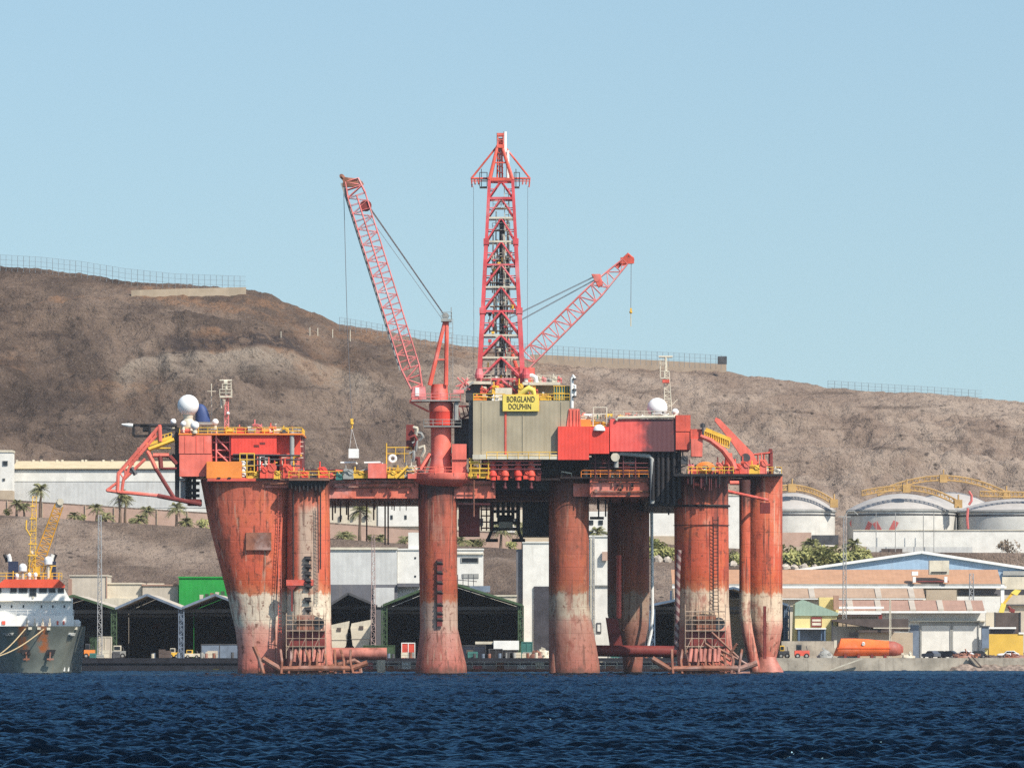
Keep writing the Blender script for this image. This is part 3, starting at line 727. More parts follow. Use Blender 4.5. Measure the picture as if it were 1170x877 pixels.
m = MB(); m.bx(400.5, 403.6, 478, 482, -.25, .5); m.sphere(P(402, 483.5, 0), .32, 10, 8); m.path([P(402, 485, 0), P(402.6, 488, 0), P(401.6, 490, 0), P(400.8, 488.5, 0)], .1, 6); m.build('hook_block', YEL, cr)
tag(MB().tube(P(402, 489.5, 0), P(399.5, 513, 0), .03, n=4).tube(P(402, 489.5, 0), P(408.5, 513, 0), .03, n=4).bx(398.3, 409.8, 512.5, 523, -.9, 1.8).build('lifting_box', WHT), 'small white box hanging under the yellow hook of the tall crane', 'box')
m = MB()
rr = random.Random(4)
for k in range(10): m.tube(P(rr.uniform(520, 536), rr.uniform(430, 448), rr.uniform(-1, 1)), P(rr.uniform(520, 538), rr.uniform(430, 448), rr.uniform(-1, 1)), .12, n=5)
m.bx(518, 530, 445, 449, -1, 2); m.build('winch_frame', PINK, cr)
m = MB(); m.beam(P(524, 449, 0), P(541, 436, 0), .35); m.bx(520, 524, 458, 480, -1.5, .6); m.tube(P(521, 460, -1.8), P(521, 480, -1.8), .4, n=8); m.build('counterweight_arm', GRY, cr)
m = MB(); m.beam(P(522, 464, 1), P(541, 464, 1), .3); m.beam(P(524, 480, 1), P(541, 471, 1), .3)
for k in range(4): m.beam(P(523 + 5 * k, 464, 1), P(526 + 5 * k, 478 - 2 * k, 1), .2)
part(m, 'cable_bridge', DRED)
part(MB().bx(516.5, 533, 507, 545, -3.4, 4), 'switch_house', LRED)
part(MB().bx(516, 533.5, 524.6, 525.6, -3.6, 1), 'switch_house_seam', DRED)

# pipes, frames and doors filling the recess of the accommodation block
rr = random.Random(61)
for k in range(16):
    x = rr.uniform(266, 342); y0 = rr.uniform(520, 532); m = MB(); y1 = rr.uniform(536, 546)
    m.path([P(x, y1, YB + .2), P(x, y0, YB + .2), P(x + rr.uniform(3, 10), y0 - rr.uniform(0, 2), YB + .4)], rr.uniform(.1, .24), 7); part(m, 'service_pipe', (CRM, GRY, DGRY, CRED, YEL, WHT)[k % 6], smooth=True)
for k, (x, w_) in enumerate(((268, 7), (284, 9), (300, 8), (314, 6), (327, 9))):
    part(MB().bx(x, x + w_, 521.5 + (k % 2) * 3, 530 + (k % 3), YB + 4.5, 1.0), 'cabin_locker', (DGRY, GRY, CRM, BLK, TEAL)[k % 5])
for x in (211, 224, 233): part(MB().bx(x, x + .5, 498, 517, YB - .06, .06), 'stiffener', CRED, cab)
for x, y in ((297, 505), (290, 508)): part(MB().bx(x, x + 6, y, y + 2.5, YB + .25, .08), 'louvre', DRED, cab)
# ---------------- drill floor substructure
YS = -4.0
sub = part(MB().bx(540.5, 651.5, 457.5, 519, YS, 24), 'drill_floor_block', OLV, label='olive grey clad block under the derrick')
part(MB().bx(519, 541, 478, 520, YS + 6, 16), 'shadow_house', DGRY, sub)
part(MB().bx(535.5, 540.4, 458, 545, YS + 1.5, 20), 'shaded_side_strip', DGRY, sub)  # dark strip stands in for the shaded side of the block
part(MB().bx(576.6, 578.8, 470, 519, YS - .12, .1), 'drain_pipe', CRED, sub)
for x, mt in ((550, YEL), (641, CRM), (597, GRY)): part(MB().bx(x, x + .8, 459, 518, YS - .1, .08), 'seam_strip', OLV, sub)
part(MB().bx(540, 652, 519, 524.5, YS - 1.0, 4), 'skirt_walkway', CRM, sub)
m = MB(); m.rail([P(556, 524, YS - 1), P(640, 524, YS - 1)], 1.15, 1.6, .06); m.build('railing', YEL, sub)
m = MB(); m.rail([P(541, 457.5, YS), P(577, 457.5, YS)], 1.15, 1.4, .06); m.rail([P(614, 457.5, YS), P(651, 457.5, YS)], 1.15, 1.4, .06); m.build('railing', YEL, sub)
for a, b, c, d, mt in ((541, 556, 450, 457, ORG), (562, 570, 450, 457.5, WHT), (617, 630, 449, 457, YEL), (606, 616, 447, 457, GRY)): machine(a, b, c, d, YS + 1, mt, int(a))
m = MB(); m.bx(632, 651, 441, 457.5, YS + 1, 3); part(m, 'mud_tank', TEAL)
m = MB()
for x in range(633, 652, 3): m.tube(P(x, 441, YS + .9), P(x, 457, YS + .9), .07, n=5)
for y in (441, 449, 456): m.tube(P(632, y, YS + .9), P(651, y, YS + .9), .07, n=5)
part(m, 'tank_cage', YEL)
m = MB(); m.path([P(653.5, 466, YS), P(653.5, 432, YS), P(654.5, 429, YS), P(656.5, 432, YS)], .28, 8); m.path([P(654, 440, YS), P(657, 440, YS), P(657, 452, YS)], .22, 8); part(m, 'vent_pipe', WHT, smooth=True)
m = MB()
for y in (432, 444, 452): m.tube(P(656.5, y, YS - .3), P(656.5, y + 2, YS - .3), .35, n=8)
part(m, 'floodlight', DGRY)
m = MB(); m.path([P(590, 454, YS + .15), P(600, 446, YS - .1), P(604, 443.5, YS - .1), P(609, 446, YS - .1), P(611, 453, YS - .05)], [.35, .5, .55, .5, .35], 10); part(m, 'crane_jib', SIGNY, smooth=True)
sg = part(MB().bx(574.5, 615.5, 451, 469.5, YS - .55, .3), 'name_sign', SIGNY)
part(MB().bx(573.8, 616.2, 450.4, 470.2, YS - .4, .12), 'sign_border', YEL, sg)
part(MB().bx(576, 614, 453, 467, YS - .3, .3), 'sign_bracket', DGRY, sg)
INK = paint('sign_ink', (.03, .025, .02), var=.05)
c = P(595, 456.3, YS - .58); text_mesh('sign_lettering', 'BORGLAND', 1.35, INK, sg, c, .02, 1.05, fit=4.75)
c = P(594, 464.6, YS - .58); text_mesh('sign_lettering', 'DOLPHIN', 1.3, INK, sg, c, .02, 1.05, fit=3.85)
# gear under the skirt
for i, x in enumerate((563, 577, 592, 607)):
    m = MB(); c = P(x, 540, YS + 1)
    m.lathe(c.x, c.y, [(.55, PZ(549, 0)), (.55, PZ(545, 0)), (.75, PZ(544, 0)), (.75, PZ(538, 0)), (.5, PZ(536, 0)), (.35, PZ(529, 0))], 14)
    m.tube(P(x - 4, 534, YS + .8), P(x + 4, 534, YS + .8), .2, n=6); m.bx(x - 3, x + 3, 526, 529, YS + .6, .6)
    t = part(m, 'riser_tensioner', RED if i % 2 else BRED, smooth=True)
    m = MB(); m.tube(P(x, 549, YS + 1), P(x, 556, YS + 1), .22, n=6); m.sphere(P(x, 557, YS + .6), .35, 8, 6); m.build('sheave', MAR, t)
for i, (a, b, c, d, mt) in enumerate([(556, 562, 533, 547, ORG), (568, 574, 530, 548, RED), (583, 589, 528, 546, DRED), (598, 604, 532, 547, RED), (612, 618, 530, 549, DRED), (545, 556, 531, 546, YEL), (535, 545, 526, 546, YEL), (604, 611, 527, 535, CRM)]):
    machine(a, b, c, d, YS + .6 + .2 * (i % 3), mt, 200 + i)
m = MB()
for y in (527, 531, 536): m.tube(P(552, y, YS + .4), P(618, y - .5, YS + .4), .13, n=6)
part(m, 'pipe_run', PINK)
part(MB().bx(550, 640, 524.8, 560, YS + 7, 3), 'cellar_shade_panel', BLK)  # black panel added for the shade below the drill floor block
m = MB()
for x in (538, 548, 558): m.tube(P(x, 546, YS - .4), P(x, 524, YS - .4), .1, n=5)
for y in (524, 529.5, 535, 540): m.tube(P(536, y, YS - .4), P(560, y, YS - .4), .1, n=5)
part(m, 'stair_tower', YEL)
part(MB().bx(536, 547, 526.5, 528.5, YS - .6, 1), 'yellow_step', YEL)
# ---------------- derrick
YD = 8.0
der = empty('derrick', parent=None); der.parent = rig; der.location = Vector((PX(573, YD), YD, PZ(457, YD))) - rig.location; der['label'] = 'tall red lattice drilling derrick'
def dx(py):      # half width (px) of the tower at a height
    t = (py - 207) / (440 - 207); return 13.3 + (25.2 - 13.3) * t
CX = 572.5
def dp(i, j, py):
    h = dx(py) * S(YD); return Vector((PX(CX, YD) + i * h, YD + j * h, PZ(py, YD)))
levels = [207, 227.5, 250, 277, 303.5, 329, 356.5, 384, 409.5, 434, 457]
for i in (-1, 1):
    for j in (-1, 1):
        m = MB()
        for (a, b, w) in ((457, 434, .95), (434, 356, .8), (356, 277, .66), (277, 207, .52)): m.beam(dp(i, j, a), dp(i, j, b), w)
        for y, w in ((356, 1.1), (277, .95)): c = dp(i, j, y); m.box(c.x - w / 2, c.x + w / 2, c.y - w / 2, c.y + w / 2, c.z - .5, c.z + .5)
        m.build('leg', DERR, der)
for k, (y0, y1) in enumerate(zip(levels, levels[1:])):
    for face in range(4):
        def fp(s, y):
            return dp(s, -1, y) if face == 0 else dp(s, 1, y) if face == 1 else dp(-1, s, y) if face == 2 else dp(1, s, y)
        m = MB(); rb = .125 + .01 * k
        m.tube(fp(0, y0), fp(-1, y1), rb, n=6); m.tube(fp(0, y0), fp(1, y1), rb, n=6)
        m.tube(fp(-.5, (y0 + y1) / 2), fp(-1, y0 + (y1 - y0) * .5), .1, n=5); m.tube(fp(.5, (y0 + y1) / 2), fp(1, y0 + (y1 - y0) * .5), .1, n=5)
        m.build('bracing', DERR, der)
    m = MB()
    for face in range(4):
        def fp(s, y):
            return dp(s, -1, y) if face == 0 else dp(s, 1, y) if face == 1 else dp(-1, s, y) if face == 2 else dp(1, s, y)
        m.beam(fp(-1, y0), fp(1, y0), .3 if 2 <= k else .4)
    m.build('girt', CRM if k in (2, 3, 5, 7, 8) else DERR, der)
rr = random.Random(9)
for k, y in enumerate((237, 262, 296, 322, 349, 377, 402, 428)):
    m = MB(); h = dx(y) * .62
    a = P(CX - h, y, YD - 1.5); b = P(CX + h, y, YD - 1.5); m.box(a.x, b.x, a.y, a.y + 4, a.z - .1, a.z)
    m.rail([a, b], 1.1, 1.0, .05); m.build('platform', GRY if k % 2 else CRM, der)
for k in range(30):
    x = CX + rr.uniform(-10, 10); y0 = rr.uniform(240, 400); 
    m = MB(); m.tube(P(x, min(445, y0 + rr.uniform(30, 110)), YD + rr.uniform(-2, 2)), P(x * .93 + CX * .07, y0, YD + rr.uniform(-2, 2)), rr.uniform(.1, .2), n=6)
    m.build('drill_pipe_stand', (GRY, CRM, DGRY, GRY, CRM)[k % 5], der)
m = MB(); m.tube(P(CX + 1, 250, YD), P(CX + 1, 420, YD), .5, n=8); m.bx(CX - 4, CX + 5, 300, 312, YD - 1, 2); m.bx(CX - 3, CX + 4, 318, 328, YD - 1, 2); m.build('travelling_block', DGRY, der)
m = MB(); m.ladder(P(CX + 9, 440, YD - 2.5), P(CX + 6, 215, YD - 1.7), .7, .9, .07); m.build('ladder', CRM, der)
for k in range(60):
    y = rr.uniform(285, 446); h = dx(y) * .7; x = CX + rr.uniform(-h, h); w = rr.uniform(1, 4); hh = rr.uniform(1.5, 5)
    m = MB(); m.bx(x - w / 2, x + w / 2, y, y + hh, YD + rr.uniform(-3, 1), rr.uniform(.6, 1.6)); m.tube(m and Vector((PX(x, YD), YD - .5, PZ(y + hh, YD))), P(x, y + hh + 5, YD - .5), .1, n=5)
    m.build('derrick_fitting', (CRM, GRY, DGRY, DERR, YEL, WHT)[k % 6], der)
# crown
m = MB()
for i in (-1, 1):
    for j in (-1, 1): m.tube(dp(i, j, 207), P(571 + i * 2.4, 166, YD + j * .4), .34, .26, n=7)
m.beam(P(CX - 12, 205, YD - 2), P(CX + 12, 205, YD - 2), .5); m.tube(P(566, 186, YD - 1), P(578, 186, YD - 1), .14, n=6)
for x in (568, 571, 574): m.tube(P(x, 205, YD), P(x + (571.5 - x) * .4, 158, YD), .16, n=6)
m.bx(567.5, 576, 165, 169, YD - .8, 1.6); m.bx(568, 575.5, 152, 155, YD - .6, 1.2); 
for x in (568.5, 575): m.tube(P(x, 166, YD - .4), P(x, 152, YD - .4), .16, n=6)
for y in (156, 160): m.tube(P(568.5, y, YD - .5), P(575, y, YD - .5), .08, n=5)
for k in range(6): m.tube(P(569, 160 + k * 7, YD - .3), P(575, 164 + k * 7, YD - .3), .09, n=5)
m.build('crown_frame', CRED, der)
m = MB(); m.tube(P(577, 174, YD - .3), P(577, 150.5, YD - .3), .32, n=8); m.tube(P(580, 204, YD - .3), P(580, 172, YD - .3), .3, n=8); m.build('vent_stack', WHT, der)
m = MB()
m.tube(P(569, 166, YD), P(538.5, 204, YD), .17, n=6); m.tube(P(575.5, 166, YD), P(605.5, 204, YD), .17, n=6)
m.tube(P(538.5, 204, YD), P(605.5, 204, YD), .2, n=6); m.tube(P(538.5, 207, YD), P(605.5, 207, YD), .1, n=5)
for x in (538.5, 542, 546, 598, 602, 605.5): m.tube(P(x, 203, YD), P(x + (1 if x < 570 else -1), 214 if x in (538.5, 605.5) else 211, YD), .13, n=5)
m.build('outrigger', CRED, der)
for x0, x1 in ((548, 556.5), (587.5, 593.5)):
    m = MB(); m.rail([P(x0, 213, YD - 1.4), P(x1, 213, YD - 1.4), P(x1, 213, YD + 1.4)], 2.4, .7, .07); m.bx(x0, x1, 213, 214, YD - 1.4, 2.8); m.tube(P(x0 + 2, 213, YD), P(x0 + 2, 193, YD), .07, n=5); m.build('basket', DGRY, der)
m = MB(); m.tube(P(541, 213, YD), P(541.5, 440, YD), .03, n=4); m.build('guy_rope', WIRE, der)
m = MB(); m.tube(P(603, 213, YD), P(602.5, 425, YD), .03, n=4); m.build('guy_rope', WIRE, der)
# drill floor level
m = MB()
for x0, x1, y in ((534, 561, 436), (597, 640, 437)):
    a = P(x0, y, 4); b = P(x1, y, 4); m.box(a.x, b.x, 2, 14, a.z - .5, a.z); m.rail([a, b], 1.2, 1.4, .06)
part(m, 'drill_floor_platform', CRM)
m = MB(); m.ppx([(532, 447), (541, 437), (556, 437), (556, 450), (545, 457.5), (532, 457.5)], 3, 8); part(m, 'drill_floor_house', DGRY)
part(MB().bx(556, 642, 440, 457.4, 6, 14), 'drill_floor_house', OLV)
for x in (547.5, 601): m = MB(); c = P(x, 427, 3); m.lathe(c.x, c.y, [(.7, PZ(432, 3)), (.75, PZ(428, 3)), (.5, PZ(421, 3))], 12); part(m, 'leg_shoe', DERR, der)
m = MB(); m.path([P(601, 436, 3), P(601, 429.5, 3), P(608, 429, 3), P(612, 431, 3), P(613, 437, 3)], .38, 9); part(m, 'goose_neck_pipe', WHT, smooth=True)
for k in range(14):
    a = rr.uniform(545, 612); machine(a, a + rr.uniform(4, 9), 446 - rr.uniform(4, 14), 450, YS + 4 + rr.uniform(0, 3), (CRED, YEL, CRM, DRED, RED, GRY)[k % 6], 300 + k)
for k in range(5): 
    a = 613 + k * 6; machine(a, a + 5, 427 + k % 3 * 2, 437, 4, (CRM, PINK, GRY)[k % 3], 330 + k)
m = MB(); m.bx(566, 585, 443, 457.3, YS + 2.5, 2); part(m, 'doghouse', CRM)
# ---------------- aft crane
ac = empty('crane', parent=None); ac.parent = rig; YC = 26.0; ac.location = Vector((PX(606, YC), YC, PZ(457, YC))) - rig.location; ac['label'] = 'red crane with low slanting boom'
m = MB(); m.lathe(PX(597, YC), YC, [(1.9, PZ(519, YC)), (1.9, PZ(430, YC)), (2.2, PZ(428, YC)), (2.2, PZ(420, YC))], 24); m.build('pedestal', CRED, ac, True)
BA = P(598, 414, YC); BT = P(714, 299, YC); m = MB(); J = BA.lerp(BT, .72)
m.lattice(BA, J, 2.9, 2.7, 2.2, 2.2, 12, .13, .06); m.lattice(J, BT, 2.7, 1.2, 2.2, 1.4, 4, .13, .06)
b2 = m.build('boom', PINK, ac)
m = MB(); m.bx(709, 723, 294, 301, YC - .7, 1.4); m.path([P(704, 306, YC), P(712, 297, YC), P(718, 291, YC), P(722, 295, YC), P(722, 301, YC)], .4, 8)
for x, y in ((721, 297), (712, 300)): m.tube(P(x, y, YC - .6), P(x, y, YC + .6), .6, n=12)
m.build('boom_head', CRED, b2)
m = MB(); m.ppx([(676, 313), (686, 313), (689, 325), (684, 328)], YC - 1.2, 2.4); m.tube(P(682, 318, YC - 1.3), P(682, 318, YC + 1.3), .6, n=12); m.build('luffing_sheave', CRED, b2)
m = MB()
for q, (x, y) in enumerate(((598, 357), (600, 364))):
    m.tube(P(680, 315 + q * 4, YC - .5), P(x - 25, y + 10 + q * 2, YC - .5), .05, n=5); m.tube(P(680, 316 + q * 4, YC + .5), P(x - 25, y + 11 + q * 2, YC + .5), .05, n=5)
m.build('luffing_rope', WIRE, ac)
m = MB()
for dy in (-1, 1): m.tube(P(592, 425, YC + dy), P(574, 370, YC + dy * .5), .35, n=8); m.tube(P(577, 425, YC + dy), P(573.5, 370, YC + dy * .5), .35, n=8)
m.build('mast_frame', CRED, ac)
m = MB(); m.tube(P(721.2, 300, YC), P(720.8, 352, YC), .05, n=5); m.build('hoist_rope', WIRE, ac)
m = MB(); m.bx(719.8, 722, 352, 356, YC - .2, .4); m.sphere(P(720.8, 356.5, YC), .28, 10, 8); m.tube(P(720.8, 356, YC), P(720.8, 373, YC), .05, n=5); m.build('hook_block', YEL, ac)
# ---------------- engine and mud houses aft
YE = -5.2
part(MB().ppx([(637.5, 487), (673.5, 487), (673.5, 518), (673, 518.2), (673, 525), (637.5, 525)], YE, 12), 'winch_house', BRED)
part(MB().bx(673.6, 696, 487.5, 518, YE + .3, 11), 'winch_house', BRED)
part(MB().ppx([(647.5, 487), (650, 467), (662, 467), (664, 487)], YE + 1, 4), 'ventilator_tower', LRED)
for x in (651, 655, 659, 662): part(MB().ppx([(x - .4, 486), (x - .2, 468), (x + .3, 468), (x + .6, 486)], YE + .85, .2), 'stiffener', CRED)
part(MB().bx(663, 675, 479, 487.2, YE + 2, 5), 'fan_house', ORG)
m = MB(); c = P(684.5, 492, YE + .6); m.sphere(c, 7.2 * S(0), 24, 8, .02); part(m, 'half_dome', DOME, smooth=True)
SR, nt, bs = new_mat('sooty_red_paint'); pos = wpos(nt); sp = N(nt, 'ShaderNodeSeparateXYZ'); nt.links.new(pos, sp.inputs[0])
xx = math_(nt, 'ADD', sp.outputs[0], math_(nt, 'MULTIPLY', math_(nt, 'SUBTRACT', noise(nt, pos, .6, 5), .5), 5.0))
f = math_(nt, 'MULTIPLY', maprange(nt, xx, PX(722, 0), PX(745, 0)), maprange(nt, xx, PX(770, 0), PX(781, 0), 1, .35))
base = mixc(nt, maprange(nt, noise(nt, pos, .5, 5), .3, .7), (.62, .07, .055), (.70, .10, .08))
nt.links.new(mixc(nt, math_(nt, 'MULTIPLY', f, .93), base, (.05, .025, .03)), bs.inputs['Base Color']); bs.inputs['Roughness'].default_value = .6
wv = math_(nt, 'SINE', math_(nt, 'MULTIPLY', sp.outputs[0], 2 * PI / .8)); bp = N(nt, 'ShaderNodeBump'); bp.inputs['Strength'].default_value = .10; bp.inputs['Distance'].default_value = .08
nt.links.new(wv, bp.inputs['Height']); nt.links.new(bp.outputs[0], bs.inputs['Normal'])
eh = part(MB().bx(697, 772, 478.5, 515.5, YE + 1.0, 22), 'engine_house', SR, label='long red engine house stained black with soot')
part(MB().bx(772.2, 789, 474, 492.6, YE + .6, 12), 'upper_house', CRED); part(MB().bx(772.2, 788.5, 493.4, 513.5, YE + .7, 12), 'lower_house', CRED)
part(MB().bx(697, 772, 515.5, 516.3, YE + 1.6, 18), 'under_seam', BLK, eh)
m = MB(); m.path([P(704, 480, YE + .8), P(706, 477, YE + .8), P(770, 476, YE + .8), P(773, 474, YE + 2)], .26, 8); part(m, 'roof_pipe', CRM, smooth=True)
za = PZ(478, 0); m = MB(); m.rail([(PX(700, 0), YE + 2, za), (PX(771, 0), YE + 2, za)], 1.1, 1.6, .05); m.build('railing', CRM, eh)
m = MB(); 
for x in (677.5, 693): m.tube(P(x, 487, YE + 2), P(x, 465, YE + 2), .13, n=6)
for y in (465.5, 473): m.tube(P(677.5, y, YE + 2), P(693, y, YE + 2), .11, n=6)
part(m, 'davit_frame', CRM)
for i, (a, b, c, d, mt) in enumerate([(664, 676, 472, 480, CRM), (694, 704, 474, 482, GRY), (722, 730, 470, 478, GRY), (706, 716, 473, 479, YEL), (732, 740, 473, 479, WHT), (674, 695, 479, 487, YEL)]): machine(a, b, c, d, YE + 3, mt, 400 + i)
dome(751, 466, 11.6, 4, 478); dome(771.5, 470.5, 4.0, 1, 476)
m2 = part(MB().lattice(P(763.5, 476, 5), P(761.5, 424, 5), 1.3, .8, 1.1, .7, 13, .1, .06), 'radio_mast', CRM, label='cream lattice radio mast with radar bar')
m = MB(); m.tube(P(761, 425, 5), P(760.5, 408, 5), .24, n=8); m.tube(P(752.5, 407.5, 5), P(768.5, 407.5, 5), .2, n=6)
m.rail([P(754, 431, 4), P(760, 431, 4)], 2.2, .7, .06); m.rail([P(754, 418, 4), P(760, 418, 4)], 1.1, .7, .06); m.bx(754, 762, 431, 432.5, 4, 2); m.tube(P(754.5, 418, 4), P(754.5, 431, 4), .1, n=5)
m.tube(P(768, 463, 4.5), P(774, 456, 4.5), .1, n=5); m.build('mast_head', CRM, m2)
MB().bx(757, 765, 433.5, 437, 4, 2).build('mast_box', CRED, m2)
# machinery recess below
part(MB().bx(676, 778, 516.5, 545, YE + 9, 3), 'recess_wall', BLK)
m = MB(); m.path([P(704, 534, YE + 2), P(704, 521, YE + 2), P(710, 517.5, YE + 2), P(742, 521, YE + 2), P(745, 524, YE + 2), P(745.5, 575, YE + 2.3)], .42, 10); part(m, 'exhaust_pipe', GRY, smooth=True)
m = MB(); c = P(703, 522, YE + 1.2); m.tube(c, c + Vector((0, 1, 0)), .75, n=16); part(m, 'ventilator_cowl', CRM, smooth=True)
m = MB()
for x in (680, 695.5, 712, 726): m.tube(P(x, 515, YE + 2.2), P(x, 546, YE + 2.2), .15, n=6)
for y in (529, 534, 539): m.tube(P(675, y, YE + 2.2), P(742, y, YE + 2.2), .11, n=6)
part(m, 'frame_rail', MAR)
for k in range(16):
    a = rr.uniform(674, 738); yb = rr.choice((545, 538, 531)); machine(a, a + rr.uniform(3, 9), yb - rr.uniform(5, 10), yb, YE + 3 + rr.uniform(0, 2), (CRM, GRY, DGRY, RUST, DRED, CRED)[k % 6], 430 + k)
railing(664, 741, 545, -3.0, ORG)
part(MB().bx(672, 697, 525, 540, YE + 3.5, 3), 'transformer', BLK)
# right-hand deck
part(MB().ppx([(789.5, 501), (803, 501), (802.5, 521.5), (790, 521)], YE, 4), 'hydraulic_house', LRED)
m = MB(); m.bx(789, 804, 490, 501, YE + .5, 2); part(m, 'access_landing', CRED)
m = MB(); m.tube(P(803, 483, YE), P(803, 501, YE), .2, n=6); m.bx(800, 806, 484, 488, YE, .6); part(m, 'flood_mast', DGRY)
m = MB()
for dy in (0, 1.2):
    a, b = P(805, 492, YE + dy), P(833, 503, YE + dy)
    for q in range(2): o = Vector((0, 0, -1.3 * q)); m.tube(a + o, b + o, .09, n=5)
    for k in range(12): p = a.lerp(b, k / 11); m.tube(p, p + Vector((0, 0, -1.3)), .07, n=5)
m.beam(P(805, 493, YE + 1.4), P(834, 505, YE + 1.4), .12, 1.5)
part(m, 'gangway', YEL)
m = MB(); m.path([P(800, 498, YE - .1), P(812, 503, YE - .1), P(826, 514, YE - .1), P(837, 529, YE - .1), P(839, 536, YE - .1)], [.35, .45, .5, .55, .6], 8); part(m, 'crane_link', CRED, smooth=True)
m = MB(); m.ppx([(816.5, 480), (818, 476.5), (823, 479), (860, 517), (868, 532), (852, 534), (846, 520), (836, 505)], YE + 6, 1.6); 
kb = part(m, 'knuckle_boom', LRED); m = MB(); c = P(852, 523, YE + 5.7); m.tube(c, c + Vector((0, 2.4, 0)), .8, n=14); m.build('pivot', DGRY, kb)
m = MB(); m.lathe(PX(832, 0), YE + 3, [(1.3, PZ(541, 0)), (1.1, PZ(533, 0)), (.7, PZ(530, 0)), (.6, PZ(518, 0))], 16); part(m, 'crane_base', CRED, smooth=True)
m = MB(); c = P(806, 534, YE)
for k in range(5):
    r = .55 + .16 * k
    m.path([c + Vector((r * math.cos(t) * 1.3, k * .12, r * .8 * math.sin(t))) for t in [PI * 2 * q / 20 for q in range(21)]], .09, 5)
part(m, 'hose_coil', ORG, smooth=True)
for i, (a, b, c, d, mt) in enumerate([(786, 793, 525, 541, PINK), (793, 799, 531, 541, DGRY), (812, 818, 528, 541, CRED), (818, 826, 522, 541, LRED), (824, 832, 526, 541, CRED), (838, 846, 524, 541, RED), (846, 856, 520, 541, CRED), (856, 868, 526, 541, YEL), (868, 876, 517, 541, LRED), (884, 890, 532, 541, CRM), (778, 786, 516, 530, DGRY)]):
    machine(a, b, c, d, YE + .4 + (4 if a > 838 else 0) + .3 * (i % 3), mt, 500 + i)
m = MB(); m.tube(P(880.5, 541, YE + 46), P(880.5, 516, YE + 46), .42, n=8); m.bx(878.5, 882.5, 512.5, 517, YE + 45.5, 1); part(m, 'mooring_post', DRED)
m = MB(); m.tube(P(855, 520, 40), P(880, 517, 40), .2, n=6)
for x in (858, 866, 873): m.tube(P(x, 519, 40), P(x, 541, 40), .17, n=6)
m.tube(P(856, 531, 40), P(880, 531, 40), .14, n=6); part(m, 'roller_frame', CRED)
railing(786, 838, 541, -6.4); railing(838, 893, 541, 39.8)
for k in range(22):      # loose pipework along the deck edge
    a = rr.uniform(300, 890); y = 543 if a < 770 else 539; w = rr.uniform(6, 18)
    if 520 < a < 545 or 838 < a < 893: continue
    m = MB(); m.path([P(a, y + 1, -2 + rr.uniform(0, 2)), P(a, y - rr.uniform(2, 9), -2), P(a + w, y - rr.uniform(2, 9), -2), P(a + w, y + 1, -1)], rr.uniform(.1, .22), 6); part(m, 'deck_pipe', (CRM, CRED, GRY, YEL, RUST)[k % 5], smooth=True)
for x in (790, 807, 822): 
    m = MB(); m.tube(P(x, 541, -6.6), P(x, 553, -6.6), .15, n=6); part(m, 'hanging_chain', BLK)

# small deck gear: posts, drums, cable trays, lamps along every deck edge
SPANS = [(205, 343, 495, -3.5), (295, 345, 546, -4.6), (345, 420, 546, -1.4), (442, 480, 545, -2.6), (520, 545, 545, -3), (545, 640, 457, -1.5), (655, 775, 478, -1.5), (664, 770, 545, -1.5), (786, 840, 541, -5.5), (840, 892, 541, 41)]
GEAR = (CRM, YEL, CRED, GRY, DGRY, LRED, RUST, WHT, ORG, TEAL)
for k in range(200):
    x0, x1, yb, Yd = SPANS[k % len(SPANS)]; x = rr.uniform(x0 + 2, x1 - 2); Yq = Yd + rr.uniform(0, 2.5); kind = (k // len(SPANS) + k) % 4; mt = GEAR[rr.randrange(10)]; h = rr.uniform(4, 11)
    m = MB()
    if kind == 0:
        m.tube(P(x, yb + .4, Yq), P(x, yb - h, Yq), .1, n=6); m.bx(x - 1.1, x + 1.1, yb - h - 1.2, yb - h, Yq - .2, .4); part(m, 'lamp_post', mt)
    elif kind == 1:
        c = P(x, yb - 2.8, Yq); m.tube(c - Vector((.55, 0, 0)), c + Vector((.55, 0, 0)), .38, n=12)
        for q in (-.6, .6): m.tube(c + Vector((q - .06, 0, 0)), c + Vector((q + .06, 0, 0)), .5, n=14)
        m.box(c.x - .75, c.x + .75, c.y - .3, c.y + .3, PZ(yb, Yq), c.z - .3); part(m, 'winch_drum', mt)
    elif kind == 2:
        w_ = rr.uniform(2, 6); m.bx(x - w_, x + w_, yb - h * .6, yb - h * .6 + 1.0, Yq, .5)
        for q in (-w_ * .8, w_ * .8): m.tube(P(x + q, yb + .3, Yq + .2), P(x + q, yb - h * .6, Yq + .2), .09, n=5)
        part(m, 'cable_tray', mt)
    else:
        m.tube(P(x, yb + .3, Yq), P(x, yb - h * .55, Yq), .2, n=8); c = P(x, yb - h * .5, Yq); m.tube(c - Vector((0, .25, 0)), c + Vector((0, -.3, 0)), .34, n=12); m.tube(c - Vector((.6, 0, .2)), c + Vector((.6, 0, -.2)), .14, n=6); part(m, 'valve', mt)

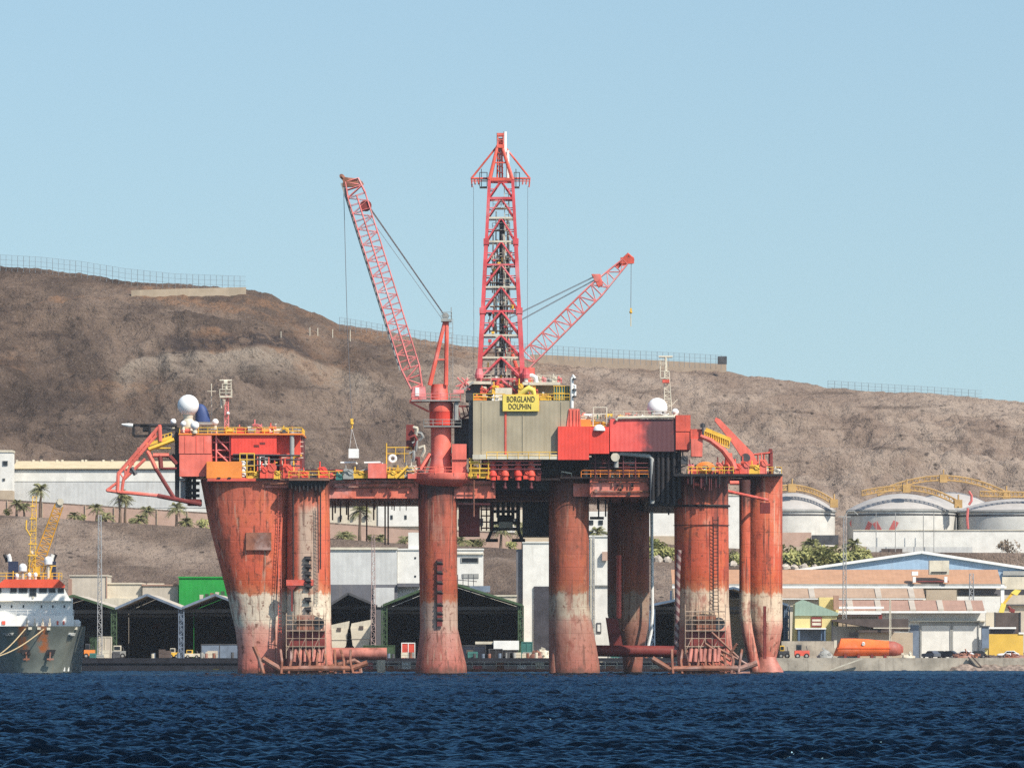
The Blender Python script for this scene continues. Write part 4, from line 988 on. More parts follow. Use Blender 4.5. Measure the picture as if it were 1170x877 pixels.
# pipe runs, brackets and drop lines along the girder faces and under the deck
for x0, x1, y, Yg in ((380, 474, 551, -1.75), (380, 470, 556, -1.8), (524, 564, 553, -2.1), (676, 740, 549, -1.9), (676, 742, 561, -1.9), (560, 640, 566, 8.6), (556, 630, 572, 8.4), (300, 330, 552, -4.6)):
    part(MB().path([P(x0, y + 4, Yg), P(x0 + 1, y, Yg), P(x0 + (x1 - x0) * .45, y + .4, Yg), P(x1 - 1, y, Yg), P(x1, y + 5, Yg)], .14, 6), 'girder_pipe', (RUST, DGRY, CRED, CRM)[int(x0) % 4], smooth=True)
for k in range(46):
    x0, x1, yb, Yg = ((380, 472, 568, 10), (545, 640, 572, 12), (676, 772, 570, 10), (772, 832, 545, -6.2))[k % 4]
    x = rr.uniform(x0, x1); part(MB().tube(P(x, yb - 3, Yg), P(x, yb + rr.uniform(3, 16), Yg), rr.uniform(.06, .16), n=5), 'drop_line', (RUST, DGRY, BLK, MAR)[k % 4])
for k in range(26):
    x0, x1, Yg = ((378, 474, -1.9), (676, 740, -2.0))[k % 2]; x = rr.uniform(x0, x1); y = rr.uniform(548, 562)
    part(MB().bx(x, x + rr.uniform(1, 3.5), y, y + rr.uniform(1.5, 5), Yg, .5), 'girder_bracket', (GIRD, RUST, DRED, BLK)[k % 4])
# ================================================================== TERRAIN
def interp(x, pts):
    return np.interp(x, [p[0] for p in pts], [p[1] for p in pts])
T_PTS = [(-900, 570), (-400, 575), (0, 588), (234, 603), (380, 615), (462, 621), (560, 625), (770, 640), (900, 648), (1200, 650), (2000, 655)]
C_PTS = [(-1200, 280), (-200, 297), (0, 304), (47, 308), (93, 313), (143, 321), (175, 323), (280, 330), (309, 336), (323, 346), (359, 357), (388, 371), (420, 374), (445, 379), (480, 389), (540, 396), (590, 402), (604, 411), (650, 416), (700, 418.5), (760, 420.5),
         (829, 423.5), (845, 427), (870, 431), (921, 438), (945, 443), (999, 447), (1060, 450), (1120, 455), (1170, 460), (1300, 472), (1800, 520), (3000, 560)]
YT, YR, YH0, YH1 = 300.0, 324.0, 428.0, 575.0
def T_of(X): return 4 + (HOR - interp(X / S(YT) + 585, T_PTS)) * S(YT)
def ground(X, Y, detail=True):
    X = np.asarray(X, float); Y = np.asarray(Y, float)
    T = T_of(X); T2 = T + 4.0
    Cz = 4 + (HOR - interp(X / S(YH1) + 585, C_PTS)) * S(YH1)
    z = np.where(Y < YT, -2.0 + (T + 2.0) * np.clip((Y - 226) / (YT - 226), 0, 1), T)
    if detail:
        mk = sstep(226, 245, Y) * (1 - sstep(YT - 8, YT, Y))
        z = z + mk * (fbm(X * .08, Y * .08, 5, 3) * 1.6 + (ridged(X * .12 + Y * .05, Y * .02, 3, 5) - .6) * 1.2)
    z = z + 4.0 * sstep(YR - 1.5, YR, Y)
    t = np.clip((Y - YH0) / (YH1 - YH0), 0, 1)
    # hill: concave foot, steep band of old lava, rounded top
    prof = t ** 1.1 * .93 + .07 * sstep(.35, .6, t)
    h = (Cz - T2) * prof
    if detail:
        dmp = sstep(0, .12, t) * (1 - .95 * sstep(.74, .93, t))
        wx = X + 14 * fbm(X * .015, Y * .015, 3, 21)
        big = fbm(wx * .018, Y * .02, 5, 11) * 9
        gul = (ridged(wx * .033 + Y * .012, Y * .006, 4, 31) - .62) * 10
        led = fbm(X * .012 + 3, (Y + 6 * fbm(X * .05, Y * .05, 3, 8)) * .11, 4, 41) * 4.8
        fine = fbm(X * .22, Y * .3, 5, 51, .6) * 1.9
        h = h + dmp * (big + gul + led) + fine * sstep(0, .05, t) * (1 - .8 * sstep(.84, .97, t))
        h = h + .5 * fbm(X * .6, Y * .6, 3, 61) * sstep(.03, .1, t)
    z = z + np.where(Y > YH0, h, 0)
    z = z - np.clip(Y - YH1 - 25, 0, None) * .05
    return z
def gz(X, Y): return float(ground(np.array([X]), np.array([Y]))[0])
def grid_mesh(name, xs, ys, zf, mat, attr=None):
    Xg, Yg = np.meshgrid(xs, ys); Z = zf(Xg, Yg)
    nx, ny = len(xs), len(ys)
    co = np.stack([Xg, Yg, Z], -1).reshape(-1, 3).astype(np.float32)
    idx = np.arange(nx * ny).reshape(ny, nx)
    q = np.stack([idx[:-1, :-1], idx[:-1, 1:], idx[1:, 1:], idx[1:, :-1]], -1).reshape(-1, 4).astype(np.int32)
    me = bpy.data.meshes.new(name); me.vertices.add(len(co)); me.vertices.foreach_set('co', co.ravel())
    me.loops.add(q.size); me.loops.foreach_set('vertex_index', q.ravel())
    me.polygons.add(len(q)); me.polygons.foreach_set('loop_start', np.arange(0, q.size, 4, dtype=np.int32)); me.polygons.foreach_set('loop_total', np.full(len(q), 4, np.int32))
    me.polygons.foreach_set('use_smooth', np.ones(len(q), bool))
    me.update(calc_edges=True); me.validate()
    if attr is not None:
        for nm, arr in attr(Xg, Yg, Z).items():
            a = me.attributes.new(nm, 'FLOAT', 'POINT'); a.data.foreach_set('value', arr.reshape(-1).astype(np.float32))
    me.materials.append(mat)
    o = bpy.data.objects.new(name, me); COL.objects.link(o); return o
# hillside material: brown volcanic cinder, paler tuff, ochre scars
HM, nt, bs = new_mat('volcanic_hillside'); pos = wpos(nt)
def attr(nt, n):
    a = N(nt, 'ShaderNodeAttribute'); a.attribute_name = n; return a.outputs['Fac']
tone, tuff, ochre = attr(nt, 'tone'), attr(nt, 'tuff'), attr(nt, 'ochre')
n1 = noise(nt, pos, .05, 7, .62); n2 = noise(nt, pos, .35, 7, .65); n3 = noise(nt, pos, 1.6, 5, .65)
dark = mixc(nt, maprange(nt, n1, .35, .65), (.066, .047, .037), (.165, .116, .087))
lite = mixc(nt, maprange(nt, n1, .35, .65), (.24, .175, .136), (.365, .285, .226))
c = mixc(nt, tone, dark, lite)
c = mixc(nt, math_(nt, 'MULTIPLY', tuff, maprange(nt, n2, .25, .52), True), c, (.275, .222, .175))
c = mixc(nt, math_(nt, 'MULTIPLY', ochre, maprange(nt, n2, .35, .6), True), c, (.27, .15, .085))
c = mixc(nt, math_(nt, 'MULTIPLY', attr(nt, 'ledge'), maprange(nt, n2, .35, .55), True), c, (.055, .043, .040))
c = mixc(nt, maprange(nt, n2, .5, .72, 0, .55), c, (.075, .055, .05))
c = mixc(nt, maprange(nt, n3, .55, .75, 0, .42), c, (.34, .28, .23))
c = mixc(nt, maprange(nt, n3, .30, .44, .75, 0), c, (.045, .034, .030))
vo = N(nt, 'ShaderNodeTexVoronoi'); vo.inputs['Scale'].default_value = .33; nt.links.new(pos, vo.inputs['Vector'])
c = mixc(nt, math_(nt, 'MULTIPLY', maprange(nt, vo.outputs['Distance'], .12, .26, .85, 0), maprange(nt, noise(nt, pos, .09, 4), .48, .62)), c, (.040, .032, .028))
str_ = noise(nt, pos, .16, 6, .65, (.25, .25, 2.2))
c = mixc(nt, maprange(nt, str_, .54, .68, 0, .55), c, (.055, .040, .034))
c = mixc(nt, 1.0, c, (.88, .88, .88), 'MULTIPLY')
nt.links.new(c, bs.inputs['Base Color']); bs.inputs['Roughness'].default_value = .95; bs.inputs['Specular IOR Level'].default_value = .1
bp = N(nt, 'ShaderNodeBump'); bp.inputs['Strength'].default_value = 1.0; bp.inputs['Distance'].default_value = 1.6
nt.links.new(math_(nt, 'ADD', n2, math_(nt, 'MULTIPLY', n3, .5)), bp.inputs['Height']); nt.links.new(bp.outputs[0], bs.inputs['Normal'])
def hill_attr(X, Y, Z):
    u = X / S(YH1) + 585                      # along the ridge
    t = np.clip((Y - YH0) / (YH1 - YH0), 0, 1)
    n = fbm(X * .012, Y * .02, 4, 71); n2_ = fbm(X * .03, Y * .05, 4, 73)
    tone = sstep(330, 720, u + 160 * n) * .85 + .15 * sstep(0, 300, u)
    tone = np.clip(tone + .28 * n2_ * (t > 0), 0, 1)
    tone = np.where(Y < 326, .22 + .5 * sstep(.0, .35, n2_), tone)
    # pale tuff scarp with a dark lava ledge capping it
    py = HOR - (Z - 4) / S(Y); uu = X / S(Y) + 585
    yb = interp(uu, [(120, 440), (135, 428), (152, 414), (180, 404), (240, 400), (300, 398), (335, 401), (350, 411), (380, 416), (410, 428), (440, 446)]) + 9 * fbm(X * .06, Y * .05, 3, 79)
    win = sstep(122, 150, uu) * (1 - sstep(400, 450, uu)) * (t > .02)
    band = win * sstep(-2, 3, py - yb) * (1 - sstep(12, 46, py - yb + 22 * n2_))
    ledge = sstep(170, 210, uu) * (1 - sstep(330, 370, uu)) * sstep(-22, -13, py - yb) * (1 - sstep(-4, 1, py - yb))
    tone = np.clip(tone - .6 * ledge, 0, 1)
    ochre = np.clip(sstep(.12, .4, fbm(X * .04, Y * .06, 4, 77)) * (1 - sstep(250, 520, u)) * sstep(.45, .7, t), 0, 1) * .8
    ochre = ochre + np.where((t > .93), .5 * sstep(380, 420, u) * (1 - sstep(600, 700, u)), 0)
    return dict(tone=tone, tuff=np.clip(band, 0, 1), ledge=np.clip(ledge, 0, 1), ochre=np.clip(ochre, 0, 1))
xs = np.concatenate([np.linspace(-1800, -260, 30, endpoint=False), np.linspace(-260, -150, 60, endpoint=False), np.linspace(-150, 150, 520), np.linspace(151, 260, 60, endpoint=False), np.linspace(260, 1800, 30)])
ys = np.concatenate([np.linspace(224, 300, 90, endpoint=False), np.linspace(300, 322, 8, endpoint=False), np.linspace(322, 325, 6, endpoint=False), np.linspace(325, 428, 20, endpoint=False), np.linspace(428, 580, 300, endpoint=False), np.linspace(580, 640, 20, endpoint=False), np.linspace(640, 4000, 20)])
hill = grid_mesh('hill', xs, ys, ground, HM, hill_attr); tag(hill, 'barren brown volcanic hillside rising behind the harbour', kind='structure')
# ------------------------------------------------------------------ quay
CONC = paint('quay_concrete', (.40, .35, .28), var=.3, rust=.45, rustcol=(.12, .09, .07), streak=.6, streakcol=(.08, .06, .05), scale=.35, rough=.9)
APRON = paint('quay_apron', (.36, .31, .25), var=.25, rust=.3, rustcol=(.16, .12, .1), scale=.2, rough=.95)
TAR = paint('tarred_wall', (.018, .018, .024), var=.35, streak=.3)
q = MB(); q.box(-900, 900, 112.5, 232, -6, GZ); tag(q.build('quay', APRON), 'flat concrete harbour quay behind the rig', kind='structure')
xw = PX(880, 112)
q = MB(); q.box(xw, 900, 110.6, 112.49, -6, GZ + .12)
tag(q.build('quay_wall', CONC), 'stained pale concrete quay wall below the orange lifeboat', 'wall')
q = MB(); q.box(-900, xw - .02, 111.0, 112.49, -6, GZ + .1); q.box(-900, xw - .02, 110.7, 111.0, GZ - .9, GZ - .5)
tag(q.build('quay_wall', TAR), 'black tarred quay wall behind the rig columns', 'wall')
# ------------------------------------------------------------------ water
def water_height(X, Y):
    rg = np.random.RandomState(5)
    Z = np.zeros_like(X); d = Y + 1000
    for k in range(84):
        lam = .26 * (3.8 / .26) ** rg.rand(); kk = 2 * PI / lam
        th = rg.normal(0, .45) + .18
        amp = .0160 * lam ** .85 * (.5 + rg.rand()) * (.65 if lam < .55 else 1.2 if lam < 2.1 else .65)
        fade = np.clip(1.7 - d * (.0009 if lam > .8 else .0017), .3, 1)
        ph = kk * (X * math.sin(th) - Y * math.cos(th)) + rg.rand() * 2 * PI
        s_ = np.sin(ph); Z += fade * amp * (s_ + .12 * np.cos(2 * ph))
    gust = .85 + .65 * fbm(X * .07, Y * .06, 4, 91)
    calm = 1 - .35 * sstep(900, 1010, d)
    return Z * gust * calm
WM, nt, bs = new_mat('harbour_water'); pos = wpos(nt)
nt.nodes.remove(bs)
n1 = noise(nt, pos, 2.6, 3, .5, (.6, 1.1, 1))
bp = N(nt, 'ShaderNodeBump'); bp.inputs['Strength'].default_value = .7; bp.inputs['Distance'].default_value = .17
nt.links.new(n1, bp.inputs['Height'])
df = N(nt, 'ShaderNodeBsdfDiffuse'); df.inputs[0].default_value = (.0002, .0010, .0024, 1)
gl = N(nt, 'ShaderNodeBsdfGlossy'); gl.inputs[0].default_value = (.235, .42, .57, 1); gl.inputs[1].default_value = .17
fr = N(nt, 'ShaderNodeFresnel'); fr.inputs[0].default_value = 1.33
mx = N(nt, 'ShaderNodeMixShader'); nt.links.new(fr.outputs[0], mx.inputs[0]); nt.links.new(df.outputs[0], mx.inputs[1]); nt.links.new(gl.outputs[0], mx.inputs[2])
for q in (gl, fr): nt.links.new(bp.outputs[0], q.inputs['Normal'])
nt.links.new(mx.outputs[0], [n for n in nt.nodes if n.type == 'OUTPUT_MATERIAL'][0].inputs['Surface'])
dd = np.concatenate([np.geomspace(12, 165, 80, endpoint=False), np.geomspace(165, 1120, 2300)])
an = np.concatenate([np.linspace(-1.2, -.115, 30, endpoint=False), np.linspace(-.115, .115, 760), np.linspace(.116, 1.2, 30)])
Dg, Ag = np.meshgrid(dd, np.tan(an), indexing='ij')
Xw = Dg * Ag; Yw = Dg - 1000
nyw, nxw = Xw.shape
co = np.stack([Xw, Yw, water_height(Xw, Yw)], -1).reshape(-1, 3).astype(np.float32)
idx = np.arange(nxw * nyw).reshape(nyw, nxw)
qd = np.stack([idx[:-1, :-1], idx[:-1, 1:], idx[1:, 1:], idx[1:, :-1]], -1).reshape(-1, 4).astype(np.int32)
me = bpy.data.meshes.new('water'); me.vertices.add(len(co)); me.vertices.foreach_set('co', co.ravel())
me.loops.add(qd.size); me.loops.foreach_set('vertex_index', qd.ravel()); me.polygons.add(len(qd))
me.polygons.foreach_set('loop_start', np.arange(0, qd.size, 4, dtype=np.int32)); me.polygons.foreach_set('loop_total', np.full(len(qd), 4, np.int32))
me.polygons.foreach_set('use_smooth', np.ones(len(qd), bool)); me.update(calc_edges=True)
me.materials.append(WM); wo = bpy.data.objects.new('water', me); COL.objects.link(wo); tag(wo, 'choppy dark blue harbour water', kind='structure')
# ================================================================== BUILDINGS ON THE QUAY
def wallmat(n, c, **k): return paint(n, c, **{**dict(var=.1, streak=.25, streakcol=(.25, .2, .15), rough=.85), **k})
WBLD = wallmat('white_render', (.72, .70, .645)); CBLD = wallmat('cream_render', (.62, .55, .43)); BEIGE = wallmat('beige_sheet', (.50, .44, .36), ribs=1.0)
GSHEET = wallmat('pale_grey_sheet', (.55, .55, .53), ribs=1.0); DKSHEET = wallmat('slate_sheet', (.13, .13, .145)); GREEN = wallmat('green_sheet', (.02, .30, .05), ribs=.9, streak=.1)
SALM = wallmat('salmon_roof', (.44, .245, .145), ribs=1.0); PINKR = wallmat('dusty_red_roof', (.36, .22, .165), ribs=1.0); BROOF = wallmat('tan_roof', (.40, .275, .19), ribs=1.0)
BLUEW = wallmat('sky_blue_sheet', (.33, .46, .60), ribs=1.0); YELW = wallmat('pale_yellow_render', (.70, .58, .26)); GRNR = wallmat('sage_green_sheet', (.29, .38, .30), ribs=.8)
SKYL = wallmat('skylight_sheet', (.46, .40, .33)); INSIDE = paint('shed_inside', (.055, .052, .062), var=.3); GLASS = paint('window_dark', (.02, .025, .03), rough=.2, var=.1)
GRNF = paint('green_steel', (.055, .095, .045), var=.25, rust=.2); BLUF = paint('slate_blue_steel', (.16, .20, .26), var=.25); BRWN = paint('brown_sheet', (.10, .075, .065), var=.25)
BLUEP = paint('blue_paint', (.10, .15, .22), var=.2)
PINKW = wallmat('pink_render', (.47, .32, .25)); TANW = wallmat('tan_render', (.45, .36, .26)); SHROOF = wallmat('weathered_sheet_roof', (.48, .42, .34), ribs=1.0, rust=.3)
def thing(name, px, Y, z, label, cat, group=None): return empty(name, (PX(px, Y), Y, z), label, cat, group)
def boxp(root, name, mat, x0, x1, t, b, Y, D, smooth=False): return MB().bx(x0, x1, t, b, Y, D).build(name, mat, root, smooth)
def shed(x0, x1, ye, xa, ya, Y, D, label, roofm, colm, cat='shed', right_col=True, left_col=False):
    r = thing('open_shed', (x0 + x1) / 2, Y, GZ, label, cat, 'open sheds on the quay')
    zl = PZ(ye, Y); za = PZ(ya, Y); X0, X1, XA = PX(x0, Y), PX(x1, Y), PX(xa, Y); th = .28
    m = MB(); m.prism([(X0 - .1, zl), (XA, za), (X1 + .1, zl), (X1 + .1, zl + th), (XA, za + th), (X0 - .1, zl + th)], Y - .6, Y + D); rf = m.build('roof', roofm, r)
    m = MB(); m.beam((X0, Y - .65, zl + th * .6), (XA, Y - .65, za + th * .6), .12, .45); m.beam((XA, Y - .65, za + th * .6), (X1, Y - .65, zl + th * .6), .12, .45); m.build('fascia', colm, rf)
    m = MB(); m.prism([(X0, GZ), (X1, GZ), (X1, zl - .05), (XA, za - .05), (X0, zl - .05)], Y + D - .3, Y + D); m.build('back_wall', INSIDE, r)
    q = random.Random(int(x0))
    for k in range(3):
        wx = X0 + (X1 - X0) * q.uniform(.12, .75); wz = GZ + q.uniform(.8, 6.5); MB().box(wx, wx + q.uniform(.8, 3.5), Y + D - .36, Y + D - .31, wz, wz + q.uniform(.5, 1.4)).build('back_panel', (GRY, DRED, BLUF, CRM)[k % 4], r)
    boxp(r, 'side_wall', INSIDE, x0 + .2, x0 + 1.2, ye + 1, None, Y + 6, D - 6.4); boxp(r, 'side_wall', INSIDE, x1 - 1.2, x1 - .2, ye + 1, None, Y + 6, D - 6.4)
    m = MB(); m.beam((X0, Y + 5, zl - .4), (X1, Y + 5, zl - .4), .3, .7); m.build('tie_beam', DGRY, r); m = MB(); m.beam((X0, Y + 14, zl - 1.2), (X1, Y + 14, zl - 1.2), .35, .5); m.build('tie_beam', DGRY, r)
    for on, xx in ((left_col, x0 + 1), (right_col, x1 - 1)):
        if on:
            m = MB(); a = Vector((PX(xx, Y), Y + .3, GZ)); b = Vector((PX(xx, Y), Y + .3, zl + .1)); m.lattice(a, b, 1.0, 1.0, .7, .7, 9, .12, .07); m.beam(a, b, .55, .12); m.build('lattice_column', colm, r)
    return r
shed(34, 131, 696, 84, 681, 150, 42, 'open shed half hidden behind the moored ship, with a green lattice post', SHROOF, GRNF, right_col=True)
shed(131.5, 208, 696, 168, 680, 150, 42, 'open shed with a dark gable between the green and the slate blue posts', SHROOF, BLUF)
shed(208.5, 284, 695, 246, 680, 150, 42, 'open shed with a dark gable under the bright green warehouse', SHROOF, BLUF)
shed(284.5, 372, 695, 328, 680, 150, 42, 'open shed mostly hidden by the broad column of the rig', SHROOF, BLUF)
shed(378, 427, 691, 398, 678.5, 175, 30, 'small open shed with a slate gable above two beige boat hulls', DKSHEET, DGRY)
shed(438, 596, 692, 508, 664, 140, 50, 'wide open shed with green frame and posts between two columns', GRNF, GRNF, left_col=True)
shed(744, 900, 692, 838, 672, 150, 46, 'open shed with blue trim seen behind the red end columns', SHROOF, BLUEP, left_col=True)
# warehouses behind the sheds
def warehouse(name, x0, x1, t, Y, D, mat, label, cat='warehouse', roof=None, rh=1.5):
    r = thing(name, (x0 + x1) / 2, Y, GZ, label, cat); boxp(r, 'wall', mat, x0, x1, t, None, Y, D)
    z = PZ(t, Y)
    m = MB(); m.prism([(PX(x0, Y) - .15, z), (PX(x1, Y) + .15, z), (PX(x1, Y) + .15, z + .3), (PX(x0, Y) - .15, z + .3)], Y - .25, Y + D + .2); m.build('roof', roof or mat, r)
    return r
w = warehouse('warehouse', 80, 122, 658, 205, 14, BEIGE, 'beige warehouse beside the moored ship, tallest of the low row')
boxp(w, 'corner_trim', PINKR, 121.2, 122.2, 658, None, 204.8, .3); boxp(w, 'corner_trim', PINKR, 78, 82, 661, None, 204.7, .3)
w = warehouse('warehouse', 122.8, 162, 667, 207, 12, CBLD, 'pale cream low warehouse above the sheds'); boxp(w, 'gutter', CRM, 123, 162, 683, 685, 206.7, .4)
w = warehouse('warehouse', 162.8, 203.5, 669, 206, 12, BEIGE, 'beige low warehouse with pink roof edge', roof=PINKR); boxp(w, 'roof_vent', CRM, 168, 187, 666, 668, 208, 3)
w = warehouse('warehouse', 204.5, 300, 660, 204, 16, GREEN, 'bright green warehouse beside the broad red column')
for k in range(5): boxp(w, 'roof_debris', (CRM, GRNF, RUST)[k % 3], 228 + k * 6, 232 + k * 6, 679 - k, 684, 200, 2)
m = thing('tarpaulin_pile', 118, 197, GZ, 'low canvas shelter roof between warehouse and sheds', 'shelter')
mm = MB(); mm.ppx([(108, 688), (113, 684), (132, 682.5), (146, 684), (158, 690), (158, 694), (108, 694)], 198, 5); mm.build('roof', CRM, m); boxp(m, 'wall', BEIGE, 109, 157, 694.2, None, 198.5, 4)
w = warehouse('warehouse', 372, 453.5, 627, 205, 16, GSHEET, 'large pale grey warehouse between two rig columns'); boxp(w, 'lower_wall', DKSHEET, 372, 454, 667.5, None, 204.3, .6); boxp(w, 'light_panel', GSHEET, 427, 450.5, 671, 693, 203.9, .35); boxp(w, 'roof_trim', CRM, 372, 454, 625, 627.6, 204.6, .5)
w = warehouse('warehouse', 454, 479, 628, 206, 14, WBLD, 'white building beside the grey warehouse'); boxp(w, 'tower', WBLD, 466.5, 480, 608, 627.5, 206.5, 10); boxp(w, 'canopy', DKSHEET, 454, 480, 666, 670, 203.5, 3)
for y in (636, 657): boxp(w, 'window', GLASS, 473.5, 475.5, y, y + 2, 205.9, .12)
w = warehouse('office_building', 519, 552, 628, 205, 12, WBLD, 'white office building with one long window')
f = boxp(w, 'window', GRY, 526.5, 547, 636.5, 642.5, 204.85, .2); boxp(f, 'pane', GLASS, 528, 546, 637.3, 641.8, 204.8, .1)
boxp(w, 'cornice', CRM, 518, 553, 631.5, 633, 204.6, .4); boxp(w, 'lower_window', GRY, 528, 547, 655, 660, 204.85, .2)
m = MB()
for k in range(4): m.tube(P(523 + k * 6, 670, 203), P(523 + k * 6, 656, 203), .08, n=5)
m.tube(P(522, 662, 203), P(545, 664, 203), .08, n=5); m.beam(P(520, 667, 203), P(550, 672, 203), .3); m.build('stair', DGRY, w)
boxp(w, 'side_canopy', BLUF, 537, 560, 669, 676, 198, 3)
w = warehouse('silo_building', 597.5, 630, 620, 203, 14, WBLD, 'tall white building whose upper box juts over a shadowed bay')
boxp(w, 'roof_edge', TANW, 597, 630, 613, 619, 204, 6)
m = MB(); m.bx(610, 640, 669.5, None, 202.6, .3); m.build('bay_shadow_sheet', INSIDE, w)  # dark sheet on the wall paints the shadow below the upper box
m = MB(); m.bx(589.8, 597, 627, None, 204, 4); m.build('side_wall', DKSHEET, w)
w = warehouse('silo_building', 672, 741, 613, 203, 14, WBLD, 'tall white building with drainpipes between two brown columns')
boxp(w, 'ledge', GRY, 670, 742, 668, 669.2, 202.6, .4); boxp(w, 'awning', PINKW, 688, 694, 630, 640, 202, .8)
for x in (675, 678.5): m = MB(); m.tube(P(x, 614, 202.7), P(x, 735, 202.7), .14, n=6); m.build('drainpipe', CRM, w)
f = boxp(w, 'window', DGRY, 681.5, 687, 711, 723, 202.8, .2); boxp(f, 'pane', WBLD, 682.6, 685.9, 713, 721, 202.7, .12)
w = warehouse('lean_to', 535, 590, 681, 196, 8, CRM, 'white parapet behind the wide green shed'); 
# ---- right-hand works
YG = 212
r = thing('workshop_hall', 1053, YG, GZ, 'long blue gabled workshop hall with white eaves', 'hall')
x0, x1 = 770, 1250; ap = 1053
m = MB(); m.ppx([(x0, 690), (x1, 690), (x1, 662), (ap, 632), (x0, 673)], YG, 30); m.build('wall', BLUEW, r)
m = MB()
for a, b in (((x0, 672), (ap, 630.5)), ((ap, 630.5), (x1, 661))): m.beam(P(*a, YG - .3), P(*b, YG - .3), 1.0, .55)
m.build('roof', WHT, r); boxp(r, 'lower_wall', BEIGE, x0, x1, 690.2, None, YG + .1, 28)
boxp(r, 'band', GRY, 1146, 1200, 652, 657, YG - .7, .4); boxp(r, 'band', CRM, 1145, 1200, 658.5, 673, YG - .5, .3); boxp(r, 'dark_opening', INSIDE, 1143, 1200, 673.5, 679, YG - .55, .3); boxp(r, 'lower_band', BEIGE, 1143, 1200, 679.3, 692, YG - .5, .3); boxp(r, 'dark_strip', DGRY, 1143, 1200, 690, 691.3, YG - .7, .2)
def slope(root, name, mat, x0, x1, yt, yb, Yf, run, th=.2):
    zb = PZ(yb, Yf); zt = PZ(yt, Yf + run)
    return MB().xprism([(Yf, zb), (Yf + run, zt), (Yf + run, zt + th), (Yf, zb + th)], PX(x0, Yf), PX(x1, Yf)).build(name, mat, root)
r = thing('factory_hall', 1000, 192, GZ, 'long hall with salmon orange roof and white gutter', 'hall')
boxp(r, 'wall', CBLD, 770, 1146, 671, None, 194, 15); slope(r, 'roof', SALM, 768, 1144, 651.5, 667.5, 192, 9)
boxp(r, 'gutter', WHT, 768, 1150, 669.3, 671.6, 191.2, .8); boxp(r, 'fascia', GRY, 768, 1148, 666.8, 669.2, 191.6, .5); boxp(r, 'window_band', DKSHEET, 1095, 1143, 673, 680, 193.7, .3); boxp(r, 'end_pillar', WHT, 1143.5, 1147.5, 668, 690, 191.5, 1)
u = boxp(r, 'ventilation_unit', CRM, 1062, 1084.5, 640, 656, 190.5, 3); boxp(u, 'louvre', BLK, 1064, 1082, 652.8, 654.3, 190.3, .15)
m = MB(); m.tube(P(1044, 664, 190.8), P(1084, 664, 190.8), .15, n=6); m.build('roof_walkway', DRED, r)
for x in (1043, 1079): boxp(r, 'roof_box', WHT, x, x + 3.5, 658.5, 665, 190.6, 1)
boxp(r, 'roof_unit', WHT, 1042, 1049, 652.5, 657, 191, 1.5)
r = thing('factory_hall', 980, 172, GZ, 'low hall with tan roof and pale skylights below the white gutter', 'hall')
boxp(r, 'wall', CBLD, 770, 1058, 684.5, None, 176, 12); s_ = slope(r, 'roof', BROOF, 770, 1057, 673, 683, 175, 6)
for x in (774, 812, 850, 888, 925, 1001, 1039): slope(s_, 'skylight', SKYL, x, x + 6.5, 673.3, 682.8, 174.9, 5.6, .3)
boxp(r, 'gutter', WHT, 770, 1058, 683.2, 684.4, 174.3, .6)
boxp(r, 'tan_gable', TANW, 1058.4, 1093, 673.5, None, 177, 10); boxp(r, 'end_wall', WBLD, 1093.4, 1143, 681, None, 177.5, 10)
r = thing('garage_hall', 1040, 152, GZ, 'white garage hall with dusty red roof and two large white doors', 'garage')
boxp(r, 'wall', WBLD, 953, 1126, 700, None, 154, 12); s_ = slope(r, 'roof', PINKR, 953, 1125, 686.5, 697.5, 152, 6)
for x in (969, 1001, 1040, 1072, 1105): slope(s_, 'skylight', SKYL, x, x + 6.5, 686.8, 697.2, 151.9, 5.6, .3)
boxp(r, 'parapet', WHT, 953, 1127, 697.6, 699.9, 151.4, 1); boxp(r, 'eave_band', CRM, 1040, 1126, 708.5, 710, 153.2, .7)
for x0, x1 in ((1053, 1085.5), (1089, 1117)):
    d = boxp(r, 'garage_door', WBLD, x0, x1, 714, None, 153.85, .2); boxp(d, 'lintel', GRY, x0 - 1, x1 + 1, 711, 713.8, 153.7, .3)
    for x in (x0 - 1.6, x1 + .2): boxp(d, 'jamb', GRY, x, x + 1.4, 711, None, 153.65, .34)
boxp(r, 'side_annex', CBLD, 1126.5, 1142, 699, None, 160, 8); boxp(r, 'blue_door', BLUF, 1040, 1050, 714, None, 153.8, .2)
m = MB(); m.bx(958, 1010, 692.5, 695, 149, 1); m.build('chimney_flue', WHT, r)
r = thing('canopy_shed', 1000, 136, GZ, 'brown roofed canopy shed behind the orange lifeboat', 'shed')
m = MB(); m.ppx([(951, 707), (1038, 706.5), (1038, 721), (1019, 720), (984, 714.5), (951, 709)], 136, 8); m.build('roof', BRWN, r)
boxp(r, 'wall', BEIGE, 952, 1020, 715, None, 139, 6); boxp(r, 'post', DGRY, 950, 952, 710, None, 136.5, .4); boxp(r, 'low_roof', BRWN, 980, 1022, 719.5, 722, 133, 4); boxp(r, 'low_wall', TANW, 981, 1043, 722.3, None, 134, 3); boxp(r, 'roof_hatch', BLK, 970.5, 981, 722, 727, 132, 1)
boxp(r, 'rail_beam', CRM, 998, 1040, 716.5, 717.6, 135.4, .3)
r = thing('workshop', 934, 140, GZ, 'pale yellow workshop with a sage green gable', 'workshop')
m = MB(); m.ppx([(907, 748), (956, 748), (956, 704), (918, 686), (909, 690)], 140, 10); m.build('wall', YELW, r)
m = MB(); m.ppx([(908, 703), (957.5, 703), (957.5, 699.5), (917, 684.5), (908.5, 688.5)], 139.6, .35); m.build('gable', GRNR, r)
boxp(r, 'rear_wall', YELW, 936, 958, 682, None, 151, 4); boxp(r, 'chimney', PINKR, 952.5, 958.5, 680, 696, 149, 1.5)
